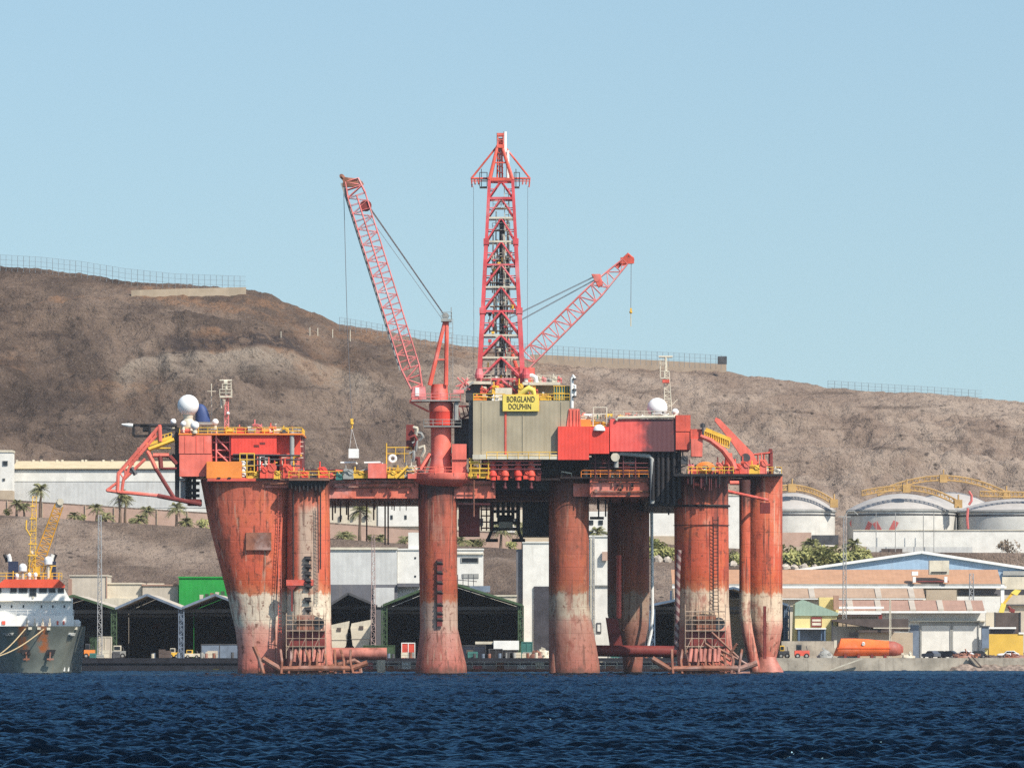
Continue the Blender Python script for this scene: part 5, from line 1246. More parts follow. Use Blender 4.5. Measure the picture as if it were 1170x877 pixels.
f = boxp(r, 'window', DRED, 927, 939, 704.5, 716, 139.75, .2); boxp(f, 'pane', CRM, 928, 938, 707, 709.5, 139.7, .1); boxp(f, 'pane', CRM, 928, 938, 711, 714, 139.7, .1)
a = boxp(r, 'awning', WHT, 909, 944, 717, 718.5, 136, 4); boxp(r, 'awning_back', BLUF, 911, 943, 719, None, 139.5, .3)
for x in (912, 941.5): boxp(r, 'awning_post', BLUEP, x, x + 2, 718.7, None, 136.2, .4)
boxp(r, 'blue_screen', BLUEP, 938, 943, 719, 731, 136.6, .2)
r = thing('roof_terrace', 980, 146, GZ, 'small flat roof with brown beams between yellow workshop and garage', 'roof')
m = MB(); m.bx(957, 1007, 699.5, 701.5, 146, 5); m.build('slab', WHT, r); boxp(r, 'beam', PINKR, 958, 1006, 702, 704, 146.3, .4); boxp(r, 'corner_post', DRED, 1004, 1008, 701.7, None, 146.2, .5); boxp(r, 'wall', TANW, 958, 1003, 704.3, None, 147, 3)
r = thing('site_kiosk', 1145, 134, GZ, 'bright yellow kiosk with dark opening and a white roof', 'kiosk')
boxp(r, 'wall', paint('kiosk_yellow', (.66, .42, .07), var=.1), 1130, 1169, 724, None, 134, 5); boxp(r, 'roof', WHT, 1129, 1161, 716, 718, 133.5, 5); boxp(r, 'opening', INSIDE, 1131, 1160, 718.2, 723.8, 134.2, 3); boxp(r, 'end_panel', WHT, 1164, 1170, 722, 724, 133.8, 2)
r = thing('hoarding', 1150, 150, GZ, 'dark brown hoarding behind the yellow kiosk', 'hoarding'); boxp(r, 'panel', BRWN, 1137, 1166, 699.5, None, 150, .4); boxp(r, 'post', DGRY, 1136, 1137.5, 699, None, 149.8, .5); boxp(r, 'post', DGRY, 1165, 1166.5, 699, None, 149.8, .5)
r = thing('quay_bollard_tower', 1126, 122, GZ, 'slate blue steel cabinet beside the yellow kiosk', 'cabinet'); boxp(r, 'body', BLUF, 1122, 1130, 716, 740, 122, 2); boxp(r, 'leg', YELW, 1125.5, 1128.5, 740, None, 122.5, .6); boxp(r, 'lid', DGRY, 1121, 1131, 714.5, 716, 121.8, 2.4)
# low quay-side wall
r = thing('low_wall', 925, 128, GZ, 'low pale concrete wall in front of the yellow workshop', 'wall'); boxp(r, 'wall_panel', CONC, 893, 953, 732, None, 128, .5)
# ---- terrace: long white warehouse, villas, tanks
YW = 345
def gpx(px, Y): return gz(PX(px, Y), Y)
r = empty('long_warehouse', (PX(100, YW), YW, gpx(100, YW)), 'long white warehouse on the terrace below the brown hill', 'warehouse')
m = MB(); m.box(PX(15, YW), PX(236, YW), YW, YW + 22, 30, PZ(536.5, YW)); m.build('wall', WBLD, r)
slope(r, 'roof', wallmat('beige_roof', (.60, .49, .31)), 14, 237, 527.5, 535.5, YW - .6, 12)
boxp(r, 'wall_seam', GRY, 15, 236, 549.5, 550.2, YW - .15, .12); boxp(r, 'eave_line', BRWN, 15, 236, 535.4, 536.6, YW - .3, .25)
for x in (18, 37, 46, 64, 70, 93, 97, 117, 127, 144, 152): boxp(r, 'roof_cowl', CRM, x, x + 2.4, 525, 528.5, YW + 10, .8)
boxp(r, 'lower_wall', GSHEET, 15, 236, 550.4, 580, YW - .1, .09)
r = empty('white_tower_house', (PX(0, YW - 6), YW - 6, 36), 'white flat roofed house at the end of the long warehouse', 'house')
boxp(r, 'wall', WBLD, -22, 13.5, 516.5, 572, YW - 8, 7); boxp(r, 'parapet', CRM, -23, 14.2, 514, 516.4, YW - 8.2, 7.4); boxp(r, 'base', TANW, -22, 13.6, 560, 580, YW - 8.3, 7)
for y, w_ in ((526, 6), (546, 3)):
    f = boxp(r, 'window', GRY, 3, 3 + w_, y, y + w_ * .9, YW - 8.2, .25); boxp(f, 'pane', GLASS, 3.7, 2.4 + w_, y + .6, y + w_ * .9 - .5, YW - 8.3, .12)
# pink retaining wall following the terrace
r = empty('retaining_wall', (PX(110, 323), 322, 34), 'long pink retaining wall with palms in front', 'wall')
def strip(root, name, mat, pxs, Y, dz0, dz1, D=.5):
    m = MB()
    for a, b in zip(pxs, pxs[1:]):
        xa, xb = PX(a, Y), PX(b, Y); ta, tb = float(T_of(np.array(xa))), float(T_of(np.array(xb)))
        m.add([(xa, Y, ta + dz0), (xb, Y, tb + dz0), (xb, Y + D, tb + dz0), (xa, Y + D, ta + dz0), (xa, Y, ta + dz1), (xb, Y, tb + dz1), (xb, Y + D, tb + dz1), (xa, Y + D, ta + dz1)],
              [(3, 2, 1, 0), (4, 5, 6, 7), (0, 1, 5, 4), (1, 2, 6, 5), (2, 3, 7, 6), (3, 0, 4, 7)])
    return m.build(name, mat, root)
strip(r, 'wall_panel', PINKW, list(range(-60, 760, 20)), 321.6, -1, 3.6)
for x in (8, 48, 97, 130, 179, 214): boxp(r, 'buttress', TANW, x, x + .9, 571 + (x * .06), 600, 321.3, .3)
# villas seen between the columns
r = empty('villa_terrace', (PX(420, 340), 340, 30), 'cream flat roofed terrace building above the grey warehouse', 'building')
boxp(r, 'wall', CBLD, 374, 480, 578, 612, 338, 12); boxp(r, 'wall_band', WBLD, 432, 480, 574, 601, 337.6, .4); boxp(r, 'roof_parapet', TANW, 374, 480, 576, 577.8, 337.7, 12)
for x in (388, 402, 416, 446, 462): f = boxp(r, 'window', GRY, x, x + 3, 588, 593, 337.5, .3); boxp(f, 'pane', GLASS, x + .5, x + 2.5, 588.6, 592.4, 337.4, .1)
r = empty('villa', (PX(545, 338), 338, 28), 'cream villa seen under the rig between two hanging frames', 'villa')
boxp(r, 'wall', CBLD, 518, 600, 582, 620, 338, 10); boxp(r, 'arch_block', WBLD, 600, 631, 600, 625, 336, 8)
m = MB(); m.tube(P(614, 604, 335.8), P(614, 604, 343), 1.5, n=18); m.build('arched_parapet', WBLD, r)
for x in (524, 536, 548, 560, 575, 588): boxp(r, 'window', GLASS, x, x + 4, 592, 600, 337.8, .3)
boxp(r, 'balcony', WBLD, 566, 588, 601, 608, 335, 3)
r = empty('villa', (PX(690, 338), 338, 26), 'white villa above the tall building between brown columns', 'villa')
boxp(r, 'wall', WBLD, 664, 712, 584, 630, 338, 10); 
for x, y in ((673, 594), (684, 594), (673, 606)): boxp(r, 'window', GLASS, x, x + 5, y, y + 5, 337.8, .3)
r = empty('villa', (PX(755, 338), 338, 26), 'plain white block above the green shrubs', 'building')
boxp(r, 'wall', WBLD, 738, 775, 578, 640, 340, 10); boxp(r, 'plinth', TANW, 738, 776, 612, 640, 339.6, .4)
r = empty('white_block', (PX(840, 338), 338, 26), 'tall plain white block between the end columns', 'building'); boxp(r, 'wall', WBLD, 822, 860, 566, 640, 338, 9); boxp(r, 'parapet', CRM, 821, 861, 564.5, 566, 337.8, 9.4)
# tanks
TANKW = wallmat('tank_white', (.60, .58, .53), streak=.35, streakcol=(.30, .27, .24)); TANKR = wallmat('tank_roof', (.41, .385, .36))
ARCH = paint('arch_yellow', (.55, .34, .13), var=.2, rust=.3); PALER = paint('faded_sign_red', (.66, .17, .15), var=.2)
def tank(pxc, rpx, yr, yt, Y, label, arch=None):
    r = empty('storage_tank', (PX(pxc, Y), Y, gz(PX(pxc, Y), Y)), label, 'tank', 'storage tanks on the terrace')
    R_ = rpx * S(Y); x = PX(pxc, Y); zr = PZ(yr, Y); zt = PZ(yt, Y); zb = 24
    MB().lathe(x, Y, [(R_, zb), (R_, zr)], 64).build('shell', TANKW, r, True)
    pr = []
    for k in range(11):
        t = k / 10; pr.append((R_ * 1.01 * math.cos(t * PI / 2) + .01, zr + .05 + (zt - zr) * math.sin(t * PI / 2) ** 1.0)) if False else pr.append((max(.02, R_ * 1.01 * (1 - t)), zr + .05 + (zt - zr) * (1 - (1 - t) ** 2)))
    MB().lathe(x, Y, pr, 64).build('roof', TANKR, r, True)
    m = MB(); m.lathe(x, Y, [(R_ + .05, zr - .5), (R_ + .35, zr - .4), (R_ + .35, zr - .15), (R_ + .05, zr)], 64); m.build('rim', GRY, r)
    m = MB(); m.lathe(x, Y, [(R_ + .02, zr - 1.4), (R_ + .12, zr - 1.3), (R_ + .12, zr - 1.1), (R_ + .02, zr - 1.0)], 64); m.build('wind_girder', DGRY, r)
    if arch:
        x0, y0, xa, ya, x1, y1, dy = arch; m = MB(); n = 22; pts = []
        for k in range(n + 1):
            t = k / n; px_ = x0 + (x1 - x0) * t; u_ = (px_ - xa) / ((x1 - xa) if px_ > xa else (xa - x0)); yy = ya + ((y1 if px_ > xa else y0) - ya) * u_ * u_
            pts.append(P(px_, yy, Y + dy))
        for a, b in zip(pts, pts[1:]):
            for o in (Vector((0, 0, 0)), Vector((0, 1.3, 0)), Vector((0, 0, 1.1)), Vector((0, 1.3, 1.1))): m.tube(a + o, b + o, .17, n=5)
            m.tube(a, a + Vector((0, 0, 1.1)), .1, n=5); m.tube(a + Vector((0, 1.3, 0)), a + Vector((0, 1.3, 1.1)), .1, n=5); m.tube(a, a + Vector((0, 1.3, 1.1)), .1, n=4); m.tube(a, b + Vector((0, 0, 1.1)), .09, n=4)
        m.build('roof_stairway', ARCH, r)
        for xx, yy in ((x1, y1), (xa, ya)):
            m = MB(); c = P(xx, yy, Y + dy); m.box(c.x - .9, c.x + .9, c.y - .4, c.y + 1.6, c.z - .5, c.z + 1.4); m.tube(c + Vector((0, 0, 1)), c + Vector((0, 0, 2.6)), .2, n=6); m.build('landing', ARCH, r)
    return r
tank(905, 49, 583, 563, 362, 'white storage tank half hidden by the red end column', (880, 562, 905, 559.5, 953, 577, -8))
t = tank(1030, 62, 583, 564, 366, 'white storage tank with faded red marks, between two others', (985, 566, 1036, 560, 1095, 577.5, -11))
m2 = tank(1160, 67, 584, 570, 366, 'white storage tank cut by the picture edge, with a red ladder stair', (1120, 566.5, 1180, 567.5, 1240, 578, -10))
tank(1085, 55, 583, 562, 420, 'storage tank behind, under the highest yellow stairway', (1003, 566, 1078, 548.5, 1150, 567, -5))
m = MB()
for a, b in (((975, 594), (982, 611)), ((990, 611), (996, 596)), ((1001, 596), (1009, 611)), ((1017, 611), (1025, 595))):
    Y_ = 350.5; c0, c1 = P(*a, Y_), P(*b, Y_)
    for c in (c0, c1): dxx = c.x - PX(1030, 366); c.y = 366 - math.sqrt(max(.1, (62 * S(366)) ** 2 - dxx ** 2)) - .06
    m.beam(c0, c1, .06, 1.3)
m.build('red_marking', PALER, t)
m = MB(); m.path([P(1107, 561, 352), P(1110, 566, 352), P(1110, 572, 352), P(1107, 576.5, 352)], .3, 6); m.path([P(1106, 580, 352), P(1105, 592, 352), P(1106, 604, 352)], .3, 6); m.build('stair_rail', PALER, m2)
r = empty('bund_wall', (PX(1090, 348), 346, 26), 'long white bund wall in front of the storage tanks', 'wall')
boxp(r, 'wall_panel', WBLD, 975, 1260, 606, 631, 346, .5); boxp(r, 'coping', CRM, 975, 1260, 605, 606, 345.8, .8); boxp(r, 'low_wall', GSHEET, 990, 1111, 624.5, 634, 344, .5); boxp(r, 'gate_panel', BRWN, 1007, 1031, 626.5, 634, 343.4, .3)
for x in (1001, 1023, 1055, 1067): 
    m = MB(); m.tube(P(x, 634, 342), P(x, 585, 342), .09, n=5); m.build('lamp_pole', GRY, r)
r = empty('terrace_shack', (PX(940, 336), 336, 26), 'low dark shack and pink wall above the green shrubs', 'shack'); boxp(r, 'wall', PINKW, 893, 927, 608, 640, 336, 4); boxp(r, 'shutter', DGRY, 928, 958, 611, 622, 335.5, 3); boxp(r, 'low_wall', TANW, 895, 990, 624, 645, 334, 1)
# crest walls and fences
YF = 566
def hit(px, py, lo=440, hi=600):
    """distance at which the hillside shows at a reading"""
    Ys = np.arange(lo, hi, .5); ok = ground((px - 585) * S(Ys), Ys) >= 4 + (HOR - py) * S(Ys)
    return float(Ys[np.argmax(ok)]) if ok.any() else 574.0
def crest_wall(pts, label, mat):
    a, b = pts[0], pts[-1]; r = empty('crest_wall', (PX(a[0], 566), 566, PZ(a[2], 566)), label, 'wall'); m = MB(); n = 40; rows = []
    for k in range(n + 1):
        x = a[0] + (b[0] - a[0]) * k / n; yt = float(np.interp(x, [p[0] for p in pts], [p[1] for p in pts])); yb = float(np.interp(x, [p[0] for p in pts], [p[2] for p in pts])); rows.append((x, yt, yb, hit(x, yb)))
    ys_ = [q[3] for q in rows]; ys_ = [min(ys_[max(0, k - 5):k + 6]) for k in range(n + 1)]; ys_ = [sum(ys_[max(0, k - 6):k + 7]) / len(ys_[max(0, k - 6):k + 7]) for k in range(n + 1)]; rows = [(q[0], q[1], q[2], yy) for q, yy in zip(rows, ys_)]
    for (x0, t0, b0, Y0), (x1, t1, b1, Y1) in zip(rows, rows[1:]):
        Ya = min(Y0, Y1); z0, z1 = PZ(t0, Ya), PZ(t1, Ya); m.add([(PX(x0, Ya), Y0, PZ(b0, Y0) - 2.5), (PX(x1, Ya), Y1, PZ(b1, Y1) - 2.5), (PX(x1, Ya), Y1, z1), (PX(x0, Ya), Y0, z0), (PX(x0, Ya), Y0 + .6, PZ(b0, Y0) - 2.5), (PX(x1, Ya), Y1 + .6, PZ(b1, Y1) - 2.5), (PX(x1, Ya), Y1 + .6, z1), (PX(x0, Ya), Y0 + .6, z0)],
            [(0, 1, 2, 3), (5, 4, 7, 6), (3, 2, 6, 7), (1, 0, 4, 5), (0, 3, 7, 4), (2, 1, 5, 6)])
    m.build('wall_panel', mat, r); return r
crest_wall([(150, 331.5, 338.5), (212, 329.5, 336.5), (281, 328, 335)], 'pale wall along the hilltop under the longer fence', wallmat('crest_render', (.36, .29, .21)))
crest_wall([(606, 404.5, 412), (700, 409, 415), (770, 412.5, 418), (830, 416, 421)], 'long pale wall along the ridge behind the radar mast', wallmat('crest_render_pale', (.36, .28, .21)))
def fence(pts, Y, h, label, step, mat, solid_end=False):
    r = empty('mesh_fence', (PX(pts[0][0], Y), Y, PZ(pts[0][1], Y)), label, 'fence')
    rails = MB()
    for (xa, ya), (xb, yb) in zip(pts, pts[1:]):
        n = max(1, int((xb - xa) / step))
        for k in range(n):
            t = k / n; a = P(xa + (xb - xa) * t, ya + (yb - ya) * t, Y); MB().tube(a - Vector((0, 0, 1.5)), a + Vector((0, 0, h)), .055, n=4).build('post', mat, r)
        A, B = P(xa, ya, Y), P(xb, yb, Y)
        for q in (.12, .55, 1.0): rails.tube(A + Vector((0, 0, h * q)), B + Vector((0, 0, h * q)), .028, n=4)
        nn = int((xb - xa) / 1.15)
        for k in range(nn):
            t = k / nn; a = A.lerp(B, t); rails.tube(a, a + Vector((0, 0, h)), .018, n=3)
    o = rails.build('mesh_panel', mat, r); return r
FEN = paint('fence_grey', (.22, .25, .27), var=.1)
r = fence([(-60, 300), (47, 306), (93, 311), (143, 319), (200, 325), (281, 328)], 572, 2.9, 'wire mesh fence along the hilltop above the pale wall', 6.5, FEN)
r2 = fence([(388, 372), (480, 388), (540, 394), (606, 403), (700, 409), (770, 412.5), (830, 416)], 570, 2.3, 'wire mesh fence along the ridge behind the derrick', 6, FEN)
boxp(r2, 'end_panel', DGRY, 820, 830.5, 407, 416, 568, .3)
r = fence([(946, 443), (1000, 446.5), (1060, 450), (1122, 454.5)], 576, 2.0, 'wire mesh fence far along the low end of the ridge', 7, FEN)
# ================================================================== SHIP
ship = empty('supply_ship', (PX(40, 10), 10, 0), 'grey green supply ship seen bow on with white bridge and yellow crane', 'ship')
HULL, nt, bs = new_mat('ship_hull'); pos = wpos(nt); sp = N(nt, 'ShaderNodeSeparateXYZ'); nt.links.new(pos, sp.inputs[0])
c = mixc(nt, maprange(nt, noise(nt, pos, .35, 5), .3, .7), (.125, .135, .115), (.195, .205, .175))
c = mixc(nt, maprange(nt, noise(nt, pos, 1.2, 6, .6, (1, 1, .06)), .56, .75, 0, .5), c, (.20, .16, .11))
for xa in (26.5, 50):      # rust run-off below the hawse pipes
    fx = maprange(nt, math_(nt, 'ABSOLUTE', math_(nt, 'SUBTRACT', math_(nt, 'ADD', sp.outputs[0], math_(nt, 'MULTIPLY', math_(nt, 'SUBTRACT', noise(nt, pos, .8, 4), .5), 1.6)), PX(xa, 10))), .3, 1.2, 1, 0)
    fz = maprange(nt, sp.outputs[2], PZ(744, 10), PZ(746, 10), 1, 0)
    c = mixc(nt, math_(nt, 'MULTIPLY', math_(nt, 'MULTIPLY', fx, fz), maprange(nt, noise(nt, pos, 1.0, 5), .3, .55)), c, (.42, .13, .04))
nt.links.new(c, bs.inputs['Base Color']); bs.inputs['Roughness'].default_value = .5
# hull: bow pointing at us, flaring upward
Ysh = 10; s0 = S(Ysh); xc = PX(40, Ysh); zt = PZ(715, Ysh); HB = 54 * s0
rings = []
for k in range(17):
    z = -1.2 + (zt + 1.2) * k / 16; f = k / 16
    ring = []
    n = 22
    half = []
    for q in range(n + 1):
        t = q / n
        y = 70 * t ** 1.8 - 3.0 * f ** 1.5 * (1 - t)           # raked stem
        full = HB * (.93 + .07 * f)
        w = full * min(1, (max(0, t) ** (.40 - .16 * f)) * (1.12 + .2 * f)) if t > 0 else .25 + .2 * f
        half.append((w, Ysh + y))
    ring = [(xc + w, y, z) for w, y in half] + [(xc - w, y, z) for w, y in reversed(half)]
    rings.append(ring)
hull = MB().loft(rings).build('hull', HULL, ship, True)
# tip: bulwark cap and hawse holes
boxp(ship, 'bulwark_rail', WHT, -8, 86, 713.2, 714.6, 16, .6) if False else None
YB2 = Ysh + 10
sup = boxp(ship, 'superstructure', WHT, -9, 84.5, 683, 716, YB2, 14)
boxp(sup, 'lower_house', WHT, -12, 84, 703, 716.5, YB2 - 3, 6)
m = MB(); m.ppx([(-8, 686), (-1, 671), (74, 671), (82, 686)], YB2 - .5, 12); br = m.build('bridge', WHT, ship)
m = MB(); m.ppx([(-6, 671), (6, 661.5), (68, 661.5), (75, 668), (74.5, 671)], YB2 - 1.2, 13); m.build('bridge_roof', paint('roof_orange_red', (.70, .09, .04), var=.12), br)
for x0, x1 in ((-7, 2.5), (13.5, 20), (23, 32), (46, 54.5), (57, 64), (67.5, 74)):
    f = boxp(br, 'window', GRY, x0 - .6, x1 + .6, 671.4, 676.8, YB2 - .62, .2); boxp(f, 'pane', GLASS, x0, x1, 672, 676.2, YB2 - .7, .12)
f = boxp(br, 'window', GRY, 34.5, 43, 671.3, 680.8, YB2 - .62, .2); boxp(f, 'pane', GLASS, 35.3, 42.3, 672, 680, YB2 - .7, .12); boxp(br, 'wiper_box', CRM, 38, 40, 681, 683, YB2 - .7, .3)
boxp(br, 'ledge', CRM, -8, 83, 685.8, 687, YB2 - 1.2, 1.3)
for x in (1, 14, 27.5, 48, 61, 74): boxp(sup, 'porthole', GLASS, x, x + 1.5, 691, 694, YB2 - .1, .1)
for x in (2, 4, 64.5, 71.5): boxp(sup, 'fire_box', CRED, x, x + 2, 709, 713, YB2 - 3.15, .15)
m = MB(); m.rail([P(-8, 703, YB2 - 3), P(84, 703, YB2 - 3)], 1.0, 1.8, .05); m.build('railing', WHT, sup)
for x in (28, 37, 46, 54): 
    m = MB(); m.bx(x, x + 3, 711, 715.5, YB2 - 5, 1); m.tube(P(x + 1.5, 712, YB2 - 5), P(x + 1.5, 706, YB2 - 5), .12, n=6); m.build('deck_winch', CRM, ship)
m = MB(); m.lathe(PX(88, YB2), YB2, [(.55, PZ(716, YB2)), (.6, PZ(710, YB2)), (.35, PZ(707.5, YB2))], 14, 1.5, 1.0); m.build('life_raft_canister', WHT, ship, True)
for x0, x1, t, px_ in ((12.5, 24, 641, 15), (58, 67, 641, 62)):
    fn = boxp(ship, 'funnel', paint('funnel_navy', (.025, .035, .075), var=.1), x0, x1, t, 662, YB2 + 3, 4)
    m = MB(); s_ = -1 if x0 < 30 else 1
    m.path([P(px_, 642, YB2 + 4), P(px_ + .5 * s_, 637, YB2 + 4), P(px_ + 2 * s_ * 1.0, 633, YB2 + 4)], .38, 8); m.build('exhaust_pipe', WHT, fn, True)
    m = MB(); m.path([P(px_ - 1.5 * s_ + 4 * s_, 642, YB2 + 5), P(px_ + 4 * s_, 637, YB2 + 5), P(px_ + 6 * s_, 633, YB2 + 5)], .3, 8); m.build('exhaust_pipe', BLK, fn, True)
def sdome(px, py, r, parent, ped):
    c = P(px, py, YB2); m = MB(); m.sphere(c, r * S(YB2), 20, 12); m.lathe(c.x, c.y, [(r * S(YB2) * .98, c.z - r * S(YB2) * .9), (r * S(YB2), c.z)], 20); o = m.build('radome', DOME, parent, True)
    MB().tube(P(px, ped, YB2), P(px, py + r * .8, YB2), .25, n=8).build('post', CRM, o)
sdome(27.5, 648, 4.6, ship, 662); sdome(56.5, 640, 4.8, ship, 660)
for x, y in ((21, 657), (35, 656), (42, 656)): sdome(x, y, 2.3, ship, 662)
m = MB(); m.rail([P(-2, 661.5, YB2), P(72, 661.5, YB2)], 1.1, 1.5, .06); m.build('railing', YEL, br)
m = MB()
for x in (-1, 9, 17, 29, 52, 60, 69): m.tube(P(x, 662, YB2 + 1), P(x, 650 + (x * 3) % 7, YB2 + 1), .12, n=6)
for x in (50, 57): m.beam(P(x, 662, YB2 + 1), P(x + 4, 647, YB2 + 1), .3)
m.bx(48, 66, 645.6, 646.6, YB2 + 1, 1.2); m.build('aerial_frame', YEL, ship)
ms = MB()
for dx_ in (-4.5, 4.5): ms.beam(P(39 + dx_, 662, YB2 + 2), P(39 + dx_ * .6, 634, YB2 + 2), .35)
ms.lattice(P(39, 662, YB2 + 2), P(42, 567, YB2 + 2), 1.1, .7, 1.1, .7, 18, .075, .045)
for y, w_ in ((634, 6), (621, 5), (606, 4), (592, 3.6), (578, 3)): 
    a = P(40, y, YB2 + 2); ms.box(a.x - w_ * .15, a.x + w_ * .15, a.y - .6, a.y + .6, a.z - .12, a.z + .06)
ms.path([P(37, 612, YB2 + 1.5), P(32, 604, YB2 + 1.5), P(32.5, 594, YB2 + 1.5)], .14, 6)
ms.build('signal_mast', YEL, ship)
m = MB(); m.sphere(P(38.7, 631, YB2 + 2), .35, 10, 8); m.build('mast_light', DOME, ship)
m = MB(); m.lattice(P(47, 650, YB2 + 8), P(73, 577, YB2 + 8), 2.0, 1.4, 1.6, 1.1, 17, .13, .07); cj = m.build('crane_boom', paint('crane_ochre', (.60, .30, .03), var=.2, rust=.25), ship)
m = MB(); m.bx(69, 77, 571, 579, YB2 + 7.3, 1.5); m.tube(P(74, 573, YB2 + 7), P(74, 573, YB2 + 9), .6, n=10); m.build('boom_head', CRM, cj)
m = MB(); m.tube(P(75, 574, YB2 + 8), P(66, 645, YB2 + 8), .04, n=4); m.build('hoist_rope', WIRE, cj)
m = MB(); m.bx(43, 51, 647, 662, YB2 + 7, 3); m.build('crane_base', YEL, ship)
# anchor recesses set in the bow flare, mooring lines and name
def on_hull(px, py):
    """front surface of the bow at a reading: found by casting along the sight line"""
    dg = bpy.context.evaluated_depsgraph_get()
    o = hull; mw = o.matrix_world.inverted() if False else None
    loc0 = ship.location
    org = Vector((0, -1000, 4)) - loc0; d = (P(px, py, 10) - Vector((0, -1000, 4))).normalized()
    ok, loc, nrm, i = o.ray_cast(org, d)
    return (loc + loc0, nrm) if ok else (P(px, py, 10), Vector((0, -1, 0)))
bpy.context.view_layer.update()
for x in (25.5, 53):
    p, nr = on_hull(x, 744); m = MB(); p = p - Vector((0, .25, 0))
    sx = 1 if x > 40 else -1
    pts = [(-.75, -.55), (.65, -.55), (.95, .35), (-.55, .35)]
    m.prism([(p.x + sx * a, p.z + b) for a, b in (pts if sx > 0 else pts[::-1])], p.y - .05, p.y + .5); hp = m.build('hawse_pocket', BLK, ship)
    m = MB(); m.beam(p + Vector((0, -.2, -.1)), p + Vector((-.1 * sx, -.2, -1.6)), .25); m.beam(p + Vector((-.6, -.2, -1.3)), p + Vector((.6, -.2, -1.3)), .3); m.build('anchor', RUST, hp)
for x in (70.5, 76.5):
    p, nr = on_hull(x, 764); m = MB(); m.box(p.x - .16, p.x + .16, p.y - .12, p.y + .3, p.z - .35, p.z + .35); m.build('draught_mark', WHT, ship)
for x, wd in ((77.5, 1.75), (5, 2.0)):
    p, nr = on_hull(x, 724.5)
    t = text_mesh('name_lettering', 'MEDOY', .7, paint('faded_lettering', (.55, .56, .53), var=.1) if x > 40 else GRY, ship, (0, 0, 0), .25, 1.0, fit=wd)
    ang = math.atan2(nr.x, -nr.y)
    t.data.transform(Matrix.Translation(ship.location)); t.data.transform(Matrix.Rotation(ang, 4, 'Z')); t.location = p - ship.location + Vector((0, -.12, 0))
ROPE = paint('mooring_rope', (.55, .42, .24), var=.15)
for k, (x, y) in enumerate(((29, 718), (50, 718.5))):
    p, nr = on_hull(x, y); a = p + Vector((0, -.1, 0)); b = P(-22, 757 - k * 3, -25)
    m = MB(); m.path([a.lerp(b, t) - Vector((0, 0, 1.0 * math.sin(PI * t))) for t in [q / 14 for q in range(15)]], .1, 6)
    tag(m.build('mooring_rope', ROPE, None), ('tan mooring rope running from the outer bow fairlead of the ship', 'tan mooring rope running from the middle bow fairlead of the ship')[1 - k], 'rope', 'mooring ropes of the ship')
for x, y in ((29, 717.5), (39, 717.5), (50, 718), (82, 717.5)):
    p, nr = on_hull(x, y); MB().bx(0, .1, 0, .1, 0, .1); m = MB(); m.box(p.x - .3, p.x + .3, p.y - .15, p.y + .3, p.z - .22, p.z + .22); m.build('fairlead', CRM, ship)

ship.rotation_euler = (0, 0, math.atan2(-ship.location.x, 1010)); ship.location.x += .6      # heading straight at the viewer
# ================================================================== QUAY-SIDE THINGS
def g(px, Y, z=GZ): return Vector((PX(px, Y), Y, z))
# orange enclosed lifeboat
lb = empty('lifeboat', g(992, 121), 'long orange enclosed lifeboat lying on the quay with a rust red end', 'lifeboat')
c0 = g(992, 121); Lh = 40 * S(121); zb = GZ + .45; H = PZ(729, 121) - zb
rings = []
for k in range(25):
    t = k / 24; x = c0.x - Lh + 2 * Lh * t
    f = min(1, (t / .07 + .72)) * min(1, ((1 - t) / .16) ** .6 + .12); hy = 1.55 * f; top = H * (1 - .18 * sstep(.25, 1, t)) * (.6 + .4 * f); bot = .5 * (1 - f)
    prof = [(-.35, 0), (-.8, .12), (-1, .35), (-1, .5), (-.93, .62), (-.72, .88), (-.4, 1), (.4, 1), (.72, .88), (.93, .62), (1, .5), (1, .35), (.8, .12), (.35, 0)]
    xo = 1.3 * max(0, 1 - t / .14); rings.append([(x + xo * b, c0.y + a * hy, zb + bot + b * (top - bot)) for a, b in prof])
LBO = paint('lifeboat_orange', (.85, .17, .045), var=.2, rough=.9, streak=.25, pale=.25)
MB().loft(rings[:20]).build('hull', LBO, lb, True)
MB().loft(rings[19:]).build('stern_cap', paint('lifeboat_rust', (.38, .10, .07), var=.3, rust=.4), lb, True)
m = MB(); m.box(c0.x - Lh * .9, c0.x + Lh * .62, c0.y - 1.62, c0.y + 1.62, zb + H * .40, zb + H * .47); m.build('fender', paint('fender_orange', (.65, .10, .02), var=.2), lb)
m = MB(); m.tube((c0.x - Lh * .15, c0.y - 1.25, zb + H * .72), (c0.x - Lh * .15, c0.y - 1.7, zb + H * .68), .32, n=14); m.build('hatch', WHT, lb)
for k in range(4):
    x = c0.x - Lh * .7 + k * Lh * .38; m = MB(); m.box(x, x + .5, c0.y - 1.3, c0.y + 1.3, GZ, zb + .35); m.build('cradle_block', DRED, lb)
m = MB(); m.box(c0.x - Lh * .98, c0.x - Lh * .9, c0.y - .6, c0.y + .6, zb + H * .45, zb + H * .9); m.build('bow_plate', CRM, lb)
